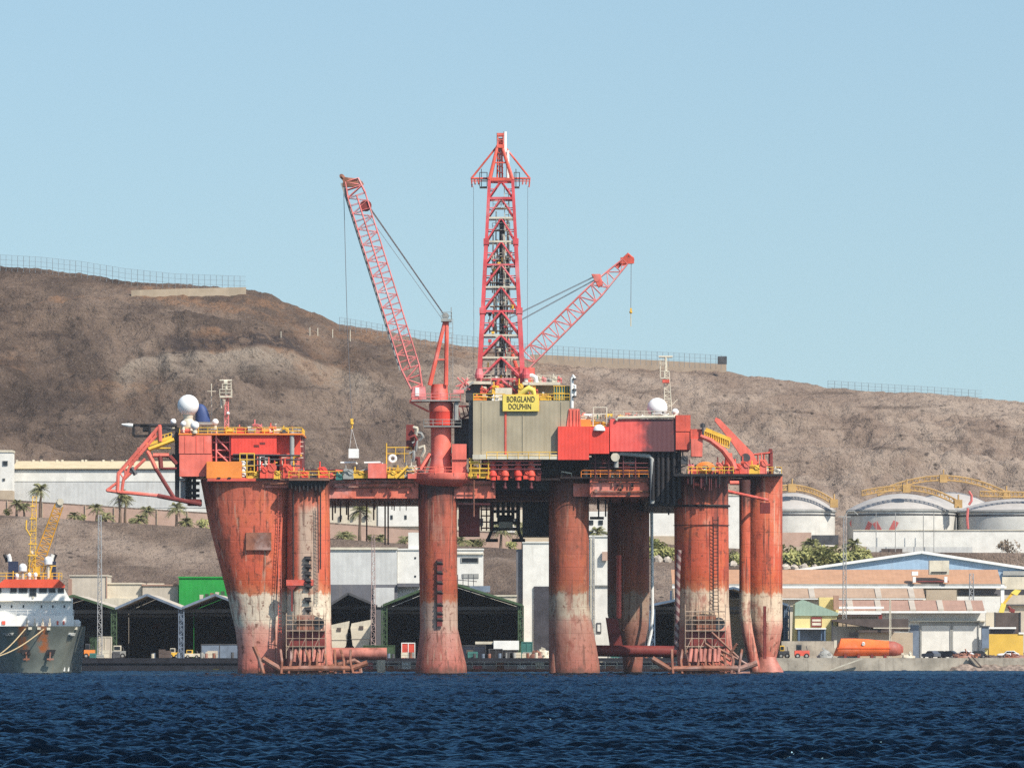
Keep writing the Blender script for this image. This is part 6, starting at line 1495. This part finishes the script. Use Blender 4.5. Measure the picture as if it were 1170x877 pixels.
# beige hulls under the little shed
def hullboat(px0, px1, yt, Y, label):
    r = empty('boat_hull', g((px0 + px1) / 2, Y), label, 'boat'); xc_ = PX((px0 + px1) / 2, Y); hw = (px1 - px0) / 2 * S(Y); zt_ = PZ(yt, Y); zb_ = GZ + 1.1
    rings = []
    for k in range(12):
        t = k / 11; y = Y + 11 * t; w = hw * (1 - .75 * t ** 2.2); rings.append([(xc_ - w, y, zt_ + .7 * t), (xc_ - w * .8, y, zb_ + (zt_ - zb_) * .3), (xc_ - w * .25, y, zb_ + .6 * t), (xc_ + w * .25, y, zb_ + .6 * t), (xc_ + w * .8, y, zb_ + (zt_ - zb_) * .3), (xc_ + w, y, zt_ + .7 * t)])
    MB().loft(rings).build('hull', CBLD, r)
    zs = zb_ + (zt_ - zb_) * .55; MB().box(xc_ - hw * .95, xc_ + hw * .95, Y - .12, Y - .02, zs, zs + .12).build('transom_step', BEIGE, r)
    m = MB(); m.prism([(xc_ - hw, zt_ - .05), (xc_ + hw, zt_ - .05), (xc_ + hw * 1.12, zt_ + 1.7), (xc_ - hw * .9, zt_ + .9)], Y + .3, Y + 5); m.build('wheelhouse', CRM, r)
    MB().box(xc_ - .35, xc_ + .5, Y - .15, Y, zt_ - .3, zt_ + .4).build('outboard_bracket', BRWN, r)
    for s_ in (-1, 1): MB().tube((xc_ + s_ * hw * .5, Y + 2, GZ), (xc_ + s_ * hw * .5, Y + 2, zb_ + .8), .14, n=6).build('stand_leg', DRED, r)
    return r
hullboat(400.5, 424, 717, 150, 'beige boat hull with flared top standing whole under the small shed'); hullboat(376, 397.5, 719, 151, 'beige boat hull half hidden by the rig column under the small shed')
# shed contents and quay plant
def vehicle_box(name, label, cat, x0, x1, t, Y, mat, cabmat, cab=.35, wheels=2, D=2.0):
    r = empty(name, g((x0 + x1) / 2, Y), label, cat); z0 = GZ; zt_ = PZ(t, Y); h = zt_ - z0; X0, X1 = PX(x0, Y), PX(x1, Y); w = X1 - X0; rad = min(.5, h * .2)
    MB().box(X0, X1, Y, Y + D, z0 + rad, z0 + h * .58).build('body', mat, r)
    cb = MB().box(X0 + w * .12, X0 + w * (.12 + cab), Y + .1, Y + D - .1, z0 + h * .58, zt_).build('cab', cabmat, r)
    MB().box(X0 + w * .17, X0 + w * (.07 + cab), Y + .04, Y + .09, z0 + h * .66, zt_ - h * .08).build('window', GLASS, cb)
    m = MB(); m.beam((X0 + w * .95, Y + D * .5, z0 + rad), (X0 + w * .8, Y + D * .5, zt_ - h * .1), .14); m.build('mast', DGRY, r)
    for k in range(wheels):
        for dy in (-.08, D - .3):
            c = Vector((X0 + w * (.2 + .6 * k / max(1, wheels - 1)), Y + dy, z0 + rad)); wh = MB().tube(c, c + Vector((0, .38, 0)), rad, n=14).build('wheel', BLK, r); MB().tube(c - Vector((0, .02, 0)), c, rad * .5, n=10).build('rim', GRY, wh)
    return r
vehicle_box('loader', 'orange loader with dark cab beside the moored ship', 'loader', 96, 108, 735, 126, ORG, DGRY, .4)
vehicle_box('forklift', 'yellow forklift standing in front of the slate blue shed post', 'forklift', 193, 204, 740, 122, YEL, CRM, .5)
vehicle_box('tractor', 'tan tractor with open frame beside the slate blue container', 'tractor', 211, 228, 742, 122, CRM, YEL, .4)
vehicle_box('van', 'small white van parked under the green shed post', 'van', 128, 143, 737, 128, GRY, CRM, .55)
vehicle_box('tractor', 'red tractor beside the grey heap near the orange lifeboat', 'tractor', 908, 925, 736, 118, CRED, DGRY, .35)
vehicle_box('loader', 'dark loader with yellow bucket just behind the end column', 'loader', 890, 902, 737, 121, DGRY, YEL, .4)
def crate(label, x0, x1, t, Y, mat, D=2.4, name='crate', cat='crate', trim=None, b=None):
    r = empty(name, (PX((x0 + x1) / 2, Y), Y, GZ), label, cat); boxp(r, 'body', mat, x0, x1, t, b, Y, D)
    m = MB(); X0, X1 = PX(x0, Y), PX(x1, Y); zt_ = PZ(t, Y); zb_ = GZ if b is None else PZ(b, Y)
    for x in (X0, (X0 + X1) / 2, X1): m.box(x - .07, x + .07, Y - .08, Y + .02, zb_, zt_ + .03)
    m.box(X0 - .07, X1 + .07, Y - .1, Y - .02, zt_ - .12, zt_ + .05); m.build('corner_frame', trim or mat, r); return r
crate('slate blue container standing in the open shed', 230, 272, 735.5, 134, BLUF, 6, 'container', 'container', DGRY)
crate('stacked green and tan crate by the moored ship', 103, 112, 728, 140, GRNF, 3); crate('tan crate leaning by the green lattice post', 113, 127, 727, 141, BEIGE, 3, trim=CRM)
crate('black container below the wide green shed', 528, 555, 737, 122, paint('navy_container', (.02, .025, .04), var=.2), 3, 'container', 'container', DGRY)
crate('dark container beside the white truck cover', 559, 574, 741, 120, BLK, 3, 'container', 'container', DGRY)
crate('red and white box beside the green shed post', 459, 474, 734, 124, paint('box_red', (.60, .08, .05)), 2.5, trim=WHT)
crate('green machine box beside the white wall foot', 596, 608, 733, 128, TEAL, 2.5, 'machine_box', 'machine'); crate('green low platform under the green shed post', 415, 451, 737, 132, GRNF, 3, 'platform', 'platform')
tr = empty('truck', g(568, 124), 'white covered truck with a long flat bonnet between the columns', 'truck')
MB().bx(564, 593, 731.5, 742, 123, 3).build('cover', WHT, tr); MB().bx(543, 564.2, 732.5, 735.5, 124, 2).build('boom', CRM, tr); MB().bx(564, 592, 742.2, 745.5, 123.2, 2.4).build('chassis', DGRY, tr)
for x in (568, 575, 588):
    c = P(x, 746.5, 122.8); MB().tube(c, c + Vector((0, .5, 0)), .55, n=14).build('wheel', BLK, tr)
rr = random.Random(31)
def heap(label, px, Y, rad, h, mat, n=16, name='scrap_heap', cat='heap'):
    m = MB(); c = g(px, Y)
    m.lathe(c.x, c.y, [(rad, GZ), (rad * .8, GZ + h * .35), (rad * .4, GZ + h * .6), (.05, GZ + h * .7)], 14, 1, .6)
    for k in range(n):
        a = c + Vector((rr.uniform(-.8, .8) * rad, rr.uniform(-.5, .3) * rad, rr.uniform(.1, h * .7))); d = Vector((rr.uniform(-1, 1), rr.uniform(-.5, .5), rr.uniform(-.25, .35))).normalized() * rr.uniform(.4, 1.1)
        m.beam(a, a + d, rr.uniform(.12, .4), rr.uniform(.1, .5))
    return tag(m.build(name, mat), label, cat, 'heaps along the quay')
heap('grey heap of covered gear beside the red tractor', 943, 119, 1.6, 2.4, GRY); heap('pale heap of nets just beyond the lifeboat', 1037, 117, 1.2, 1.2, CRM)
heap('brown peaked heap of timber on the quay edge below the white car', 1103, 113.2, 2.6, 1.5, RUST, 26); heap('mixed heap of light scrap at the foot of the white wall', 622, 124, 1.8, 2.4, CRM, 22)
heap('reddish heap of rubble near the picture edge on the quay', 1160, 114, 3.0, .9, RUST, 24); heap('dark tumbled stones at the quay edge beside the timber heap', 1135, 113.2, 2.4, .8, BRWN, 22)
heap('dark heap of pipes in front of the wide green shed', 612, 121, 1.4, 1.8, RUST, 20)
for k, (x0, y0, x1, y1, mt, lb_) in enumerate([(1106, 750, 1122, 769, DGRY, 'dark plank sloping from the timber heap into the water'), (1110, 749, 1128, 769, BRWN, 'second dark plank sloping into the water beside the first'), (938, 769, 985, 752, CRM, 'long pale plank leaning on the quay wall below the lifeboat')]):
    tag(MB().beam(P(x0, y0, 110), P(x1, y1, 109.8 - .3 * k), .5, .25).build('plank', mt), lb_, 'plank')
# drums, pallets and small goods along the dark quay
rg = random.Random(77)
DRUMM = (RUST, BLUF, DGRY, GRY, CRM); SLOTS = [(100, 270, 9), (386, 470, 6), (535, 625, 9), (690, 765, 5), (1000, 1060, 0)]
for a_, b_, n_ in SLOTS:
    where = 'by the open sheds' if b_ < 300 else 'under the small shed' if b_ < 480 else 'in front of the wide green shed' if b_ < 640 else 'behind the tapered brown column'
    for k in range(n_):
        x = rg.uniform(a_, b_); Yd = rg.uniform(114, 119); c = g(x, Yd); m = MB(); h = rg.uniform(.9, 1.2)
        m.lathe(c.x, c.y, [(.30, GZ), (.32, GZ + .05), (.30, GZ + .1), (.30, GZ + h * .48), (.33, GZ + h * .5), (.30, GZ + h * .52), (.30, GZ + h - .05), (.32, GZ + h), (.02, GZ + h)], 14)
        tag(m.build('oil_drum', DRUMM[k % 5]), 'small oil drum standing on the dark quay ' + where, 'drum', 'oil drums ' + where)
        x = rg.uniform(a_, b_); c = g(x, rg.uniform(118, 123)); m = MB(); w_ = rg.uniform(.6, 1.1); hh = rg.uniform(.6, 1.8)
        m.box(c.x - w_, c.x + w_, c.y, c.y + 1.1, GZ + .15, GZ + hh)
        for q in (-.8, 0, .8): m.box(c.x + w_ * q - .07, c.x + w_ * q + .07, c.y - .02, c.y + 1.12, GZ, GZ + .15)
        m.box(c.x - w_ - .03, c.x + w_ + .03, c.y - .04, c.y + 1.14, GZ + hh * .6, GZ + hh * .66)
        tag(m.build('pallet_load', (CRM, BRWN, TEAL, DGRY, BEIGE, GRY)[k % 6]), 'strapped pallet load on the dark quay ' + where, 'pallet', 'pallet loads ' + where)
# rubble bank against the quay wall
def rubble_z(X, Y): return np.clip(1.3 - (111.2 - Y) * .45, -1.5, 2.2) * (.55 + .6 * (vnoise(X * .35, Y * .4, 5))) + .8 * np.abs(fbm(X * .5, Y * .5, 4, 19)) - 1.2 * (1 - sstep(PX(1076, 110), PX(1098, 110), X))
rb = grid_mesh('rubble', np.linspace(PX(1066, 110), PX(1240, 110), 130), np.linspace(106.5, 110.55, 26), rubble_z, paint('rubble_stone', (.26, .20, .16), var=.5, rust=.5, scale=1.2)); tag(rb, 'loose rubble bank against the quay wall at the picture edge', kind='stuff')
# cars
def make_car(name, label, px, Y, L, mat, rot=0.0, kind='hatch'):
    r = empty(name, g(px, Y), label, 'car', 'cars parked along the quay'); W = .85
    pr = [(-L / 2, .45), (-L / 2, .85), (-L / 2 + .25, .95), (-L * .22, 1.0), (-L * .08, 1.45), (L * .25, 1.48), (L * .42, 1.05), (L / 2, .95), (L / 2, .4), (L * .4, .28), (-L * .4, .28)]
    pr = pr[::-1]
    rings = [[(x * .97, w * (1 if z < 1.0 else .86), z) for x, z in pr] for w in (-W, -W * .9, W * .9, W)]
    for i_, q in ((0, .96), (3, .96)): rings[i_] = [(x * q, y, .28 + (z - .28) * q) for x, y, z in rings[i_]]
    o = MB().loft([[(x, y, z) for x, y, z in ring] for ring in rings]); bo = o.build('body', mat, None); bo.parent = r; 
    m = MB()
    for s_ in (-1, 1):
        y = s_ * (W * .86 + .015); m.add([(-L * .16, y, 1.02), (L * .36, y, 1.05), (L * .23, y, 1.38), (-L * .06, y, 1.38)], [(0, 1, 2, 3) if s_ < 0 else (3, 2, 1, 0)])
    wn = m.build('window', GLASS); wn.parent = r
    m = MB(); m.add([(-L * .21, -.66, 1.04), (-L * .21, .66, 1.04), (-L * .085, .6, 1.43), (-L * .085, -.6, 1.43)], [(0, 1, 2, 3)]); ws = m.build('windscreen', GLASS); ws.parent = r; ws.location.x = -.03
    for x in (-L * .31, L * .31):
        for s_ in (-1, 1):
            m = MB(); m.tube((x, s_ * (W - .14), .32), (x, s_ * (W + .04), .32), .32, n=16); wh = m.build('wheel', BLK); wh.parent = r
            m = MB(); m.tube((x, s_ * (W + .02), .32), (x, s_ * (W + .06), .32), .19, n=12); rm = m.build('rim', GRY); rm.parent = wh
    for s_ in (-1, 1):
        m = MB(); m.box(-L / 2 - .02, -L / 2 + .12, s_ * .62 - .16, s_ * .62 + .16, .68, .82); hl = m.build('headlight', DOME); hl.parent = r
    r.rotation_euler = (0, 0, rot); return r
CARB = paint('car_black', (.02, .02, .025), rough=.25, var=.1); CARG = paint('car_grey', (.10, .11, .13), rough=.3, var=.1); CARW = paint('car_white', (.78, .78, .78), rough=.3, var=.04); CARS = paint('car_silver', (.45, .47, .50), rough=.3, var=.05)
make_car('parked_car', 'dark grey car parked nearest the lifeboat end', 1064, 121, 4.2, CARG, -1.0); make_car('parked_car', 'black car parked behind the dark grey car', 1071, 129, 4.6, CARB, -.1)
make_car('parked_car', 'dark car parked between the black car and the white car', 1083, 123, 4.2, CARB, -.5); make_car('parked_car', 'white car parked in front of the second garage door', 1101, 124, 4.1, CARW, -.3); make_car('parked_car', 'black car parked just behind the white car', 1115, 128, 4.2, CARB, .2)
make_car('parked_car', 'silver white car parked in front of the yellow kiosk', 1152, 126, 4.2, CARW, 0.0)
# yellow excavator arm by the works
r = empty('excavator', g(1143, 170), 'yellow excavator with raised arm beside the hall end', 'excavator')
MB().bx(1137, 1154, 712, 720, 170, 2.5).build('body', YEL, r); MB().bx(1136, 1155, 720.2, None, 169.8, 3).build('track', DGRY, r)
m = MB(); m.beam(P(1140, 712, 171), P(1147, 689, 171), 1.0, .7); m.build('boom', SIGNY, r); m = MB(); m.beam(P(1147, 689, 171), P(1158, 676, 171), .7, .5); m.build('dipper_arm', YEL, r)
m = MB(); m.ppx([(1154, 694), (1160, 696), (1159, 700), (1153, 698)], 170, 1.2); m.path([P(1152, 692, 170.5), P(1156, 698, 170.5), P(1160, 705, 170.5), P(1166, 706, 170.5)], .3, 7); m.build('bucket', DRED, r)
m = MB(); m.ppx([(1155, 677), (1160, 673), (1167, 674), (1162, 680)], 170.5, 1.2); m.build('grab_claw', SIGNY, r)
# lattice masts
def lmast(px, yt, yb, Y, label, mat, w=.7, lamp=False):
    r = empty('lattice_mast', (PX(px, Y), Y, GZ), label, 'mast', 'lattice masts on the quay'); b = P(px, yt, Y); a = Vector((b.x, Y, GZ if yb is None else PZ(yb, Y)))
    MB().lattice(a, b, w, w * .6, w, w * .6, max(8, int((b.z - a.z) / .9)), .07, .045).build('mast_frame', mat, r)
    MB().box(a.x - .5, a.x + .5, Y - .5, Y + .5, GZ, GZ + .3).build('base', CONC, r)
    if lamp:
        m = MB(); m.beam(b + Vector((-1.2, 0, 0)), b + Vector((1.2, 0, 0)), .2); m.path([b, b + Vector((.6, 0, 1)), b + Vector((1.8, 0, 1.1)), b + Vector((2.6, 0, .4))], .1, 6); m.build('lamp_bracket', GRY, r)
MASTM = paint('galvanised_mast', (.34, .34, .34), var=.2)
lmast(114, 588, None, 138, 'thin grey lattice mast in front of the open sheds', MASTM, .9); lmast(426.5, 612, None, 136, 'thin lattice mast in front of the grey warehouse', paint('red_white_mast', (.42, .30, .27), var=.3), .9)
lmast(965, 590, None, 145, 'lattice lamp mast with curved arm among the right-bank roofs'.replace('right-bank ', ''), MASTM, .8, True); lmast(1110, 655, None, 168, 'short lattice mast beside the hall window band', MASTM, 1.2); lmast(1017, 684, None, 131, 'slim pole mast in front of the brown canopy', CRM, .35); lmast(678, 612, None, 196, 'lattice ladder mast beside the tall white building', MASTM, .6)
# floating pontoon with railings between the columns
for k, (x0, x1, lb_) in enumerate(((386, 474, 'floating pontoon walkway with rails between corner column and crane column'), (534, 627, 'floating pontoon walkway with rails between the two flared columns'), (686, 778, 'floating pontoon walkway with rails beside the tapered brown column'))):
    Yp = 64; r = empty('pontoon', (PX((x0 + x1) / 2, Yp), Yp, 0), lb_, 'pontoon', 'floating pontoons under the rig')
    z = .55; MB().box(PX(x0 - 8, Yp), PX(x1 + 8, Yp), Yp, Yp + 2.4, -.4, z).build('deck', RUST, r)
    MB().rail([(PX(x0 - 8, Yp), Yp + .2, z), (PX(x1 + 8, Yp), Yp + .2, z)], 1.3, 2.0, .07).build('railing', CRM, r)
    for q in range(4):
        x = PX(x0 + (x1 - x0) * (q + .5) / 4 + (q * 7) % 5, Yp); MB().box(x - .8, x + .8, Yp + .5, Yp + 1.6, z, z + .75 + (q % 2) * .5).build('locker', (CRM, PINK, RUST, WHT)[(q + k) % 4], r)
r = empty('raft', (PX(242, 60), 60, 0), 'low pale work raft afloat beside the broad column', 'raft'); MB().box(PX(210, 60), PX(271, 60), 60, 63, -.3, .42).build('deck', CRM, r); MB().bx(243, 250, 763.5, 766.5, 60.5, 1).build('locker', YEL, r); MB().box(PX(210, 60), PX(271, 60), 59.9, 60, .1, .5).build('fender', GRY, r)
# low posts on the hillside
for k, (x, y, h) in enumerate(((321, 386, 8), (354, 383, 10), (363, 384, 10), (380, 386, 10), (400, 390, 14))):
    Yh = hit(x, y)
    b = Vector((PX(x, Yh), Yh, gz(PX(x, Yh), Yh) - .3)); tag(MB().tube(b, b + Vector((0, 0, h * S(Yh))), .12, n=6).build('marker_post', CRM), 'thin pale post on the brown slope near the boom of the tall crane', 'post', 'posts on the slope')

# ================================================================== PALMS AND SHRUBS
def leafmat(n, c0, c1):
    m, nt, bs = new_mat(n); pos = wpos(nt); nt.links.new(mixc(nt, maprange(nt, noise(nt, pos, 1.2, 4), .3, .7), c0, c1), bs.inputs['Base Color']); bs.inputs['Roughness'].default_value = .7
    try: bs.inputs['Subsurface Weight'].default_value = 0
    except Exception: pass
    return m
PALMG = leafmat('palm_frond', (.09, .10, .035), (.24, .22, .09)); SHRG = leafmat('shrub_leaf', (.14, .15, .04), (.34, .32, .11)); TRNK = paint('palm_bark', (.16, .11, .075), var=.35)
def palm_proto(seed, h, rad, n=30):
    q = random.Random(seed); r = empty('palm_tree', (0, 0, 0)); 
    MB().path([(0, 0, -.5), (q.uniform(-.1, .1), 0, h * .4), (q.uniform(-.25, .25), 0, h * .8), (q.uniform(-.2, .2), 0, h)], [.36, .26, .22, .30], 10).build('trunk', TRNK, r, True)
    m = MB()
    for k in range(n):
        az = q.uniform(0, 2 * PI); el = q.uniform(-.35, 1.25); L = rad * q.uniform(.8, 1.1); d = Vector((math.cos(az) * math.cos(el), math.sin(az) * math.cos(el), math.sin(el))); side = Vector((-math.sin(az), math.cos(az), 0)); p = Vector((0, 0, h)); prev = None
        for s_ in range(7):
            t = s_ / 6; pt = Vector((0, 0, h)) + d * L * t + Vector((0, 0, -L * .55 * t * t)); 
            if prev is not None:
                dd_ = (pt - prev).normalized()
                for e in (-1, 1):
                    for u_ in (0, .5):
                        b0 = prev.lerp(pt, u_); w = .95 * math.sin(PI * min(.97, max(.12, t - .1))) * rad * .24 * q.uniform(.75, 1.15)
                        tip = b0 + side * e * w + dd_ * w * .6 + Vector((0, 0, -w * .55)); m.add([b0, b0 + dd_ * .16, tip], [(0, 1, 2)])
                m.add([prev - side * .03, prev + side * .03, pt + side * .02, pt - side * .02], [(0, 1, 2, 3)])
            prev = pt
    m.build('crown', PALMG, r); return r
protos = [palm_proto(1, 5.0, 2.8, 48), palm_proto(2, 3.4, 2.6, 46), palm_proto(3, 1.0, 2.5, 50)]
used = set()
PALMS = [(46, 559, 0, 'tallest bushy palm, behind the mast of the ship'), (19, 575, 1, 'low palm at the foot of the white house'), (28, 578, 1, 'low palm second from the white house'), (85, 580, 2, 'squat palm behind the head of the ship crane'), (110, 580, 1, 'short palm above the thin lattice mast'), (121, 582, 2, 'squat palm beside the thin lattice mast'),
         (137, 566, 0, 'tall palm under the outrigger frame of the rig'), (143, 571, 0, 'second tall palm under the outrigger frame'), (159, 585, 2, 'small squat palm between the outrigger and the broad column'), (168, 583, 1, 'short palm beside the small squat one'), (202, 580, 1, 'leaning palm nearest the broad column'), (212, 583, 2, 'squat palm half behind the broad column'),
         (391, 600, 2, 'squat palm just beside the corner column'), (398, 603, 2, 'second squat palm beside the corner column'), (411, 584, 0, 'tall palm behind the hanging pipes'), (434, 606, 2, 'squat palm above the middle of the grey warehouse'), (463, 606, 2, 'squat palm behind the white tower block'), (527, 612, 2, 'squat palm above the white office'), (540, 612, 2, 'second squat palm above the white office'),
         (572, 604, 1, 'palm under the dark riser frame'), (598, 598, 1, 'palm at the edge of the dark under deck box'), (683, 596, 1, 'palm in front of the tall white building between brown columns'), (927, 612, 1, 'palm above the shrubs beside the tanks'), (975, 613, 1, 'big palm at the end of the shrub row'), (968, 616, 2, 'squat palm among the shrub row end'), (912, 608, 2, 'squat palm on the pink terrace')]
for k, (px, py, kind, lb_) in enumerate(PALMS):
    Y_ = 304 + (k * 5) % 12
    if px > 880: Y_ = 306
    p = protos[kind]; o = p if kind not in used else copy_tree(p); used.add(kind)
    gx = PX(px, Y_); gzv = gz(gx, Y_); hc = (5.0, 3.4, 1.0)[kind]
    need = PZ(py, Y_) - gzv; s_ = max(.75, min(1.5, need / hc)) if kind != 2 else 1.0
    o.location = (gx, Y_, gzv if kind != 2 else max(gzv, gzv + min(2.0, need - 1.0)) * 0 + gzv); o.rotation_euler = (0, 0, k * 1.7); sc = s_ if kind != 2 else .95 + .1 * (k % 3); o.scale = (min(1.25, .5 + .5 * sc) if kind != 2 else sc,) * 2 + (sc,); tag(o, lb_, 'palm', 'palms along the terrace')
def shrub_mesh(seed, w, h, n=260, leaf=.32):
    q = random.Random(seed); m = MB(); clumps = [(q.uniform(-.4, .4) * w, q.uniform(-.4, .4) * w, q.uniform(.3, .8) * h, q.uniform(.25, .45) * w) for _ in range(7)]
    for k in range(n):
        cx_, cy_, cz_, cr_ = q.choice(clumps); d = Vector((q.gauss(0, 1), q.gauss(0, 1), q.gauss(0, .8))).normalized() * cr_ * q.uniform(.5, 1.05); c = Vector((cx_, cy_, max(.1, cz_))) + d; c.z = max(.05, c.z)
        u_ = Vector((q.gauss(0, 1), q.gauss(0, 1), q.gauss(0, 1))).normalized(); v_ = u_.orthogonal().normalized(); L = leaf * q.uniform(.6, 1.4); m.add([c - u_ * L, c + v_ * L * .45, c + u_ * L, c - v_ * L * .45], [(0, 1, 2, 3)])
    return m
SH = []
for k in range(3):
    r = empty('shrub', (0, 0, 0)); shrub_mesh(50 + k, 2.6, 2.2).build('foliage', SHRG, r); MB().tube((0, 0, -.6), (.1, 0, 1.2), .1, .05, n=6).build('stem', TRNK, r); SH.append(r)
DSH = leafmat('dry_shrub_leaf', (.10, .075, .05), (.19, .14, .095))
SPOTS = [(x, 303 + (i * 7) % 9, 1.15 + .25 * ((i * 3) % 4)) for i, x in enumerate(range(742, 772, 6))] + [(834, 305, 1.3), (841, 304, 1.2)] + [(x, 302 + (i * 5) % 10, 1.2 + .3 * ((i * 3) % 4)) for i, x in enumerate(range(893, 984, 5))] + [(550, 306, .8), (583, 307, .9), (605, 308, .8), (425, 307, .7), (150, 312, .6), (95, 310, .6), (10, 309, .7), (230, 308, 1.0)]
for i, (x, Y_, s_) in enumerate(SPOTS):
    o = SH[i % 3] if i < 3 else copy_tree(SH[i % 3]); gx = PX(x, Y_); o.location = (gx, Y_, gz(gx, Y_)); o.scale = (s_, s_, s_); o.rotation_euler = (0, 0, i * 2.1)
    where = 'between the tapered brown column and the scaffolded column' if x < 800 and x > 700 else 'between the red end columns' if 800 < x < 860 else 'in the row below the storage tanks' if x > 860 else 'on the terrace under the rig deck' if x > 300 else 'at the foot of the pink retaining wall'
    tag(o, 'leafy green shrub ' + where, 'shrub', 'shrubs ' + where)
for i, x in enumerate((898, 908, 919, 931, 944, 957, 752, 763, 838)):      # pale boulders under the shrubs
    Y_ = 299.0; gx = PX(x, Y_); zz_ = gz(gx, Y_); m = MB(); rg = random.Random(i)
    m.sphere((gx, Y_, zz_), .9 + .35 * rg.random(), 9, 6); m.v = [(a + rg.uniform(-.22, .22), b + rg.uniform(-.22, .22), c_ + rg.uniform(-.2, .2)) for a, b, c_ in m.v]
    tag(m.build('boulder', paint('pale_rock', (.42, .36, .30), var=.3)), 'pale boulder at the top of the bank below the green shrubs', 'boulder', 'boulders on the bank')
r = empty('dry_shrub', (PX(1154, 330), 330, gz(PX(1154, 330), 330))); shrub_mesh(77, 4.0, 3.0, 260, .4).build('foliage', DSH, r).location = (0, 0, 0)
for ch in r.children: ch.data.transform(Matrix.Translation(r.location))
tag(r, 'brown dry shrub behind the white eaves near the picture edge', 'shrub')
# ================================================================== CAMERA, LIGHT, AIR
cam = bpy.data.cameras.new('camera'); co_ = bpy.data.objects.new('camera', cam); COL.objects.link(co_)
co_.location = (0, -1000, 4); co_.rotation_euler = (PI / 2, 0, 0)
cam.sensor_width = 36; cam.lens = 36 * 6667 / 1170.0; cam.shift_y = (HOR - 438.5) / 1170.0; cam.clip_start = 1; cam.clip_end = 12000
scene.camera = co_
SUN_AZ = math.radians(45); SUN_EL = math.radians(46)
sd = Vector((math.sin(SUN_AZ) * math.cos(SUN_EL), -math.cos(SUN_AZ) * math.cos(SUN_EL), math.sin(SUN_EL)))
sl = bpy.data.lights.new('sun', 'SUN'); sl.energy = 5.0; sl.angle = math.radians(.5); sl.color = (1, .93, .82)
so = bpy.data.objects.new('sun', sl); COL.objects.link(so); so.rotation_euler = (-sd).to_track_quat('-Z', 'Y').to_euler(); so.location = (200, -300, 300)
w = bpy.data.worlds.new('World'); scene.world = w; w.use_nodes = True; nt = w.node_tree
bg = nt.nodes['Background']; sk = nt.nodes.new('ShaderNodeTexSky'); sk.sky_type = 'NISHITA'; sk.sun_disc = False
sk.sun_elevation = SUN_EL; sk.sun_rotation = math.atan2(sd.x, sd.y); sk.air_density = 2.0; sk.dust_density = 1.0; sk.ozone_density = 6.0; sk.altitude = 0
tc = nt.nodes.new('ShaderNodeTexCoord'); va = nt.nodes.new('ShaderNodeVectorMath'); va.operation = 'ADD'; va.inputs[1].default_value = (0, 0, .15)
vn = nt.nodes.new('ShaderNodeVectorMath'); vn.operation = 'NORMALIZE'; nt.links.new(tc.outputs['Generated'], va.inputs[0]); nt.links.new(va.outputs[0], vn.inputs[0]); nt.links.new(vn.outputs[0], sk.inputs[0])
nt.links.new(sk.outputs[0], bg.inputs[0]); bg.inputs[1].default_value = .112
scene.view_settings.view_transform = 'Standard'; scene.view_settings.look = 'None'; scene.view_settings.exposure = .47; scene.view_settings.gamma = 1.0
HAZE = 3.2e-5
scene.cycles.use_denoising = False; scene.cycles.sample_clamp_direct = 1.2; scene.cycles.sample_clamp_indirect = 2.0
for _o in list(COL.objects):
    if _o.parent is None and _o.get('category') and not _o.get('kind'): _o['kind'] = 'thing'

hz, nt, bs = new_mat('sea_haze'); nt.nodes.remove(bs)
pv = nt.nodes.new('ShaderNodeVolumePrincipled'); pv.inputs['Density'].default_value = HAZE; pv.inputs['Color'].default_value = (.86, .92, 1, 1); pv.inputs['Anisotropy'].default_value = .2
nt.links.new(pv.outputs[0], [n for n in nt.nodes if n.type == 'OUTPUT_MATERIAL'][0].inputs['Volume'])
tag(MB().box(-2600, 2600, -1400, 4200, -420, 140).build('haze', hz), 'thin pale sea haze over the whole harbour', kind='stuff')
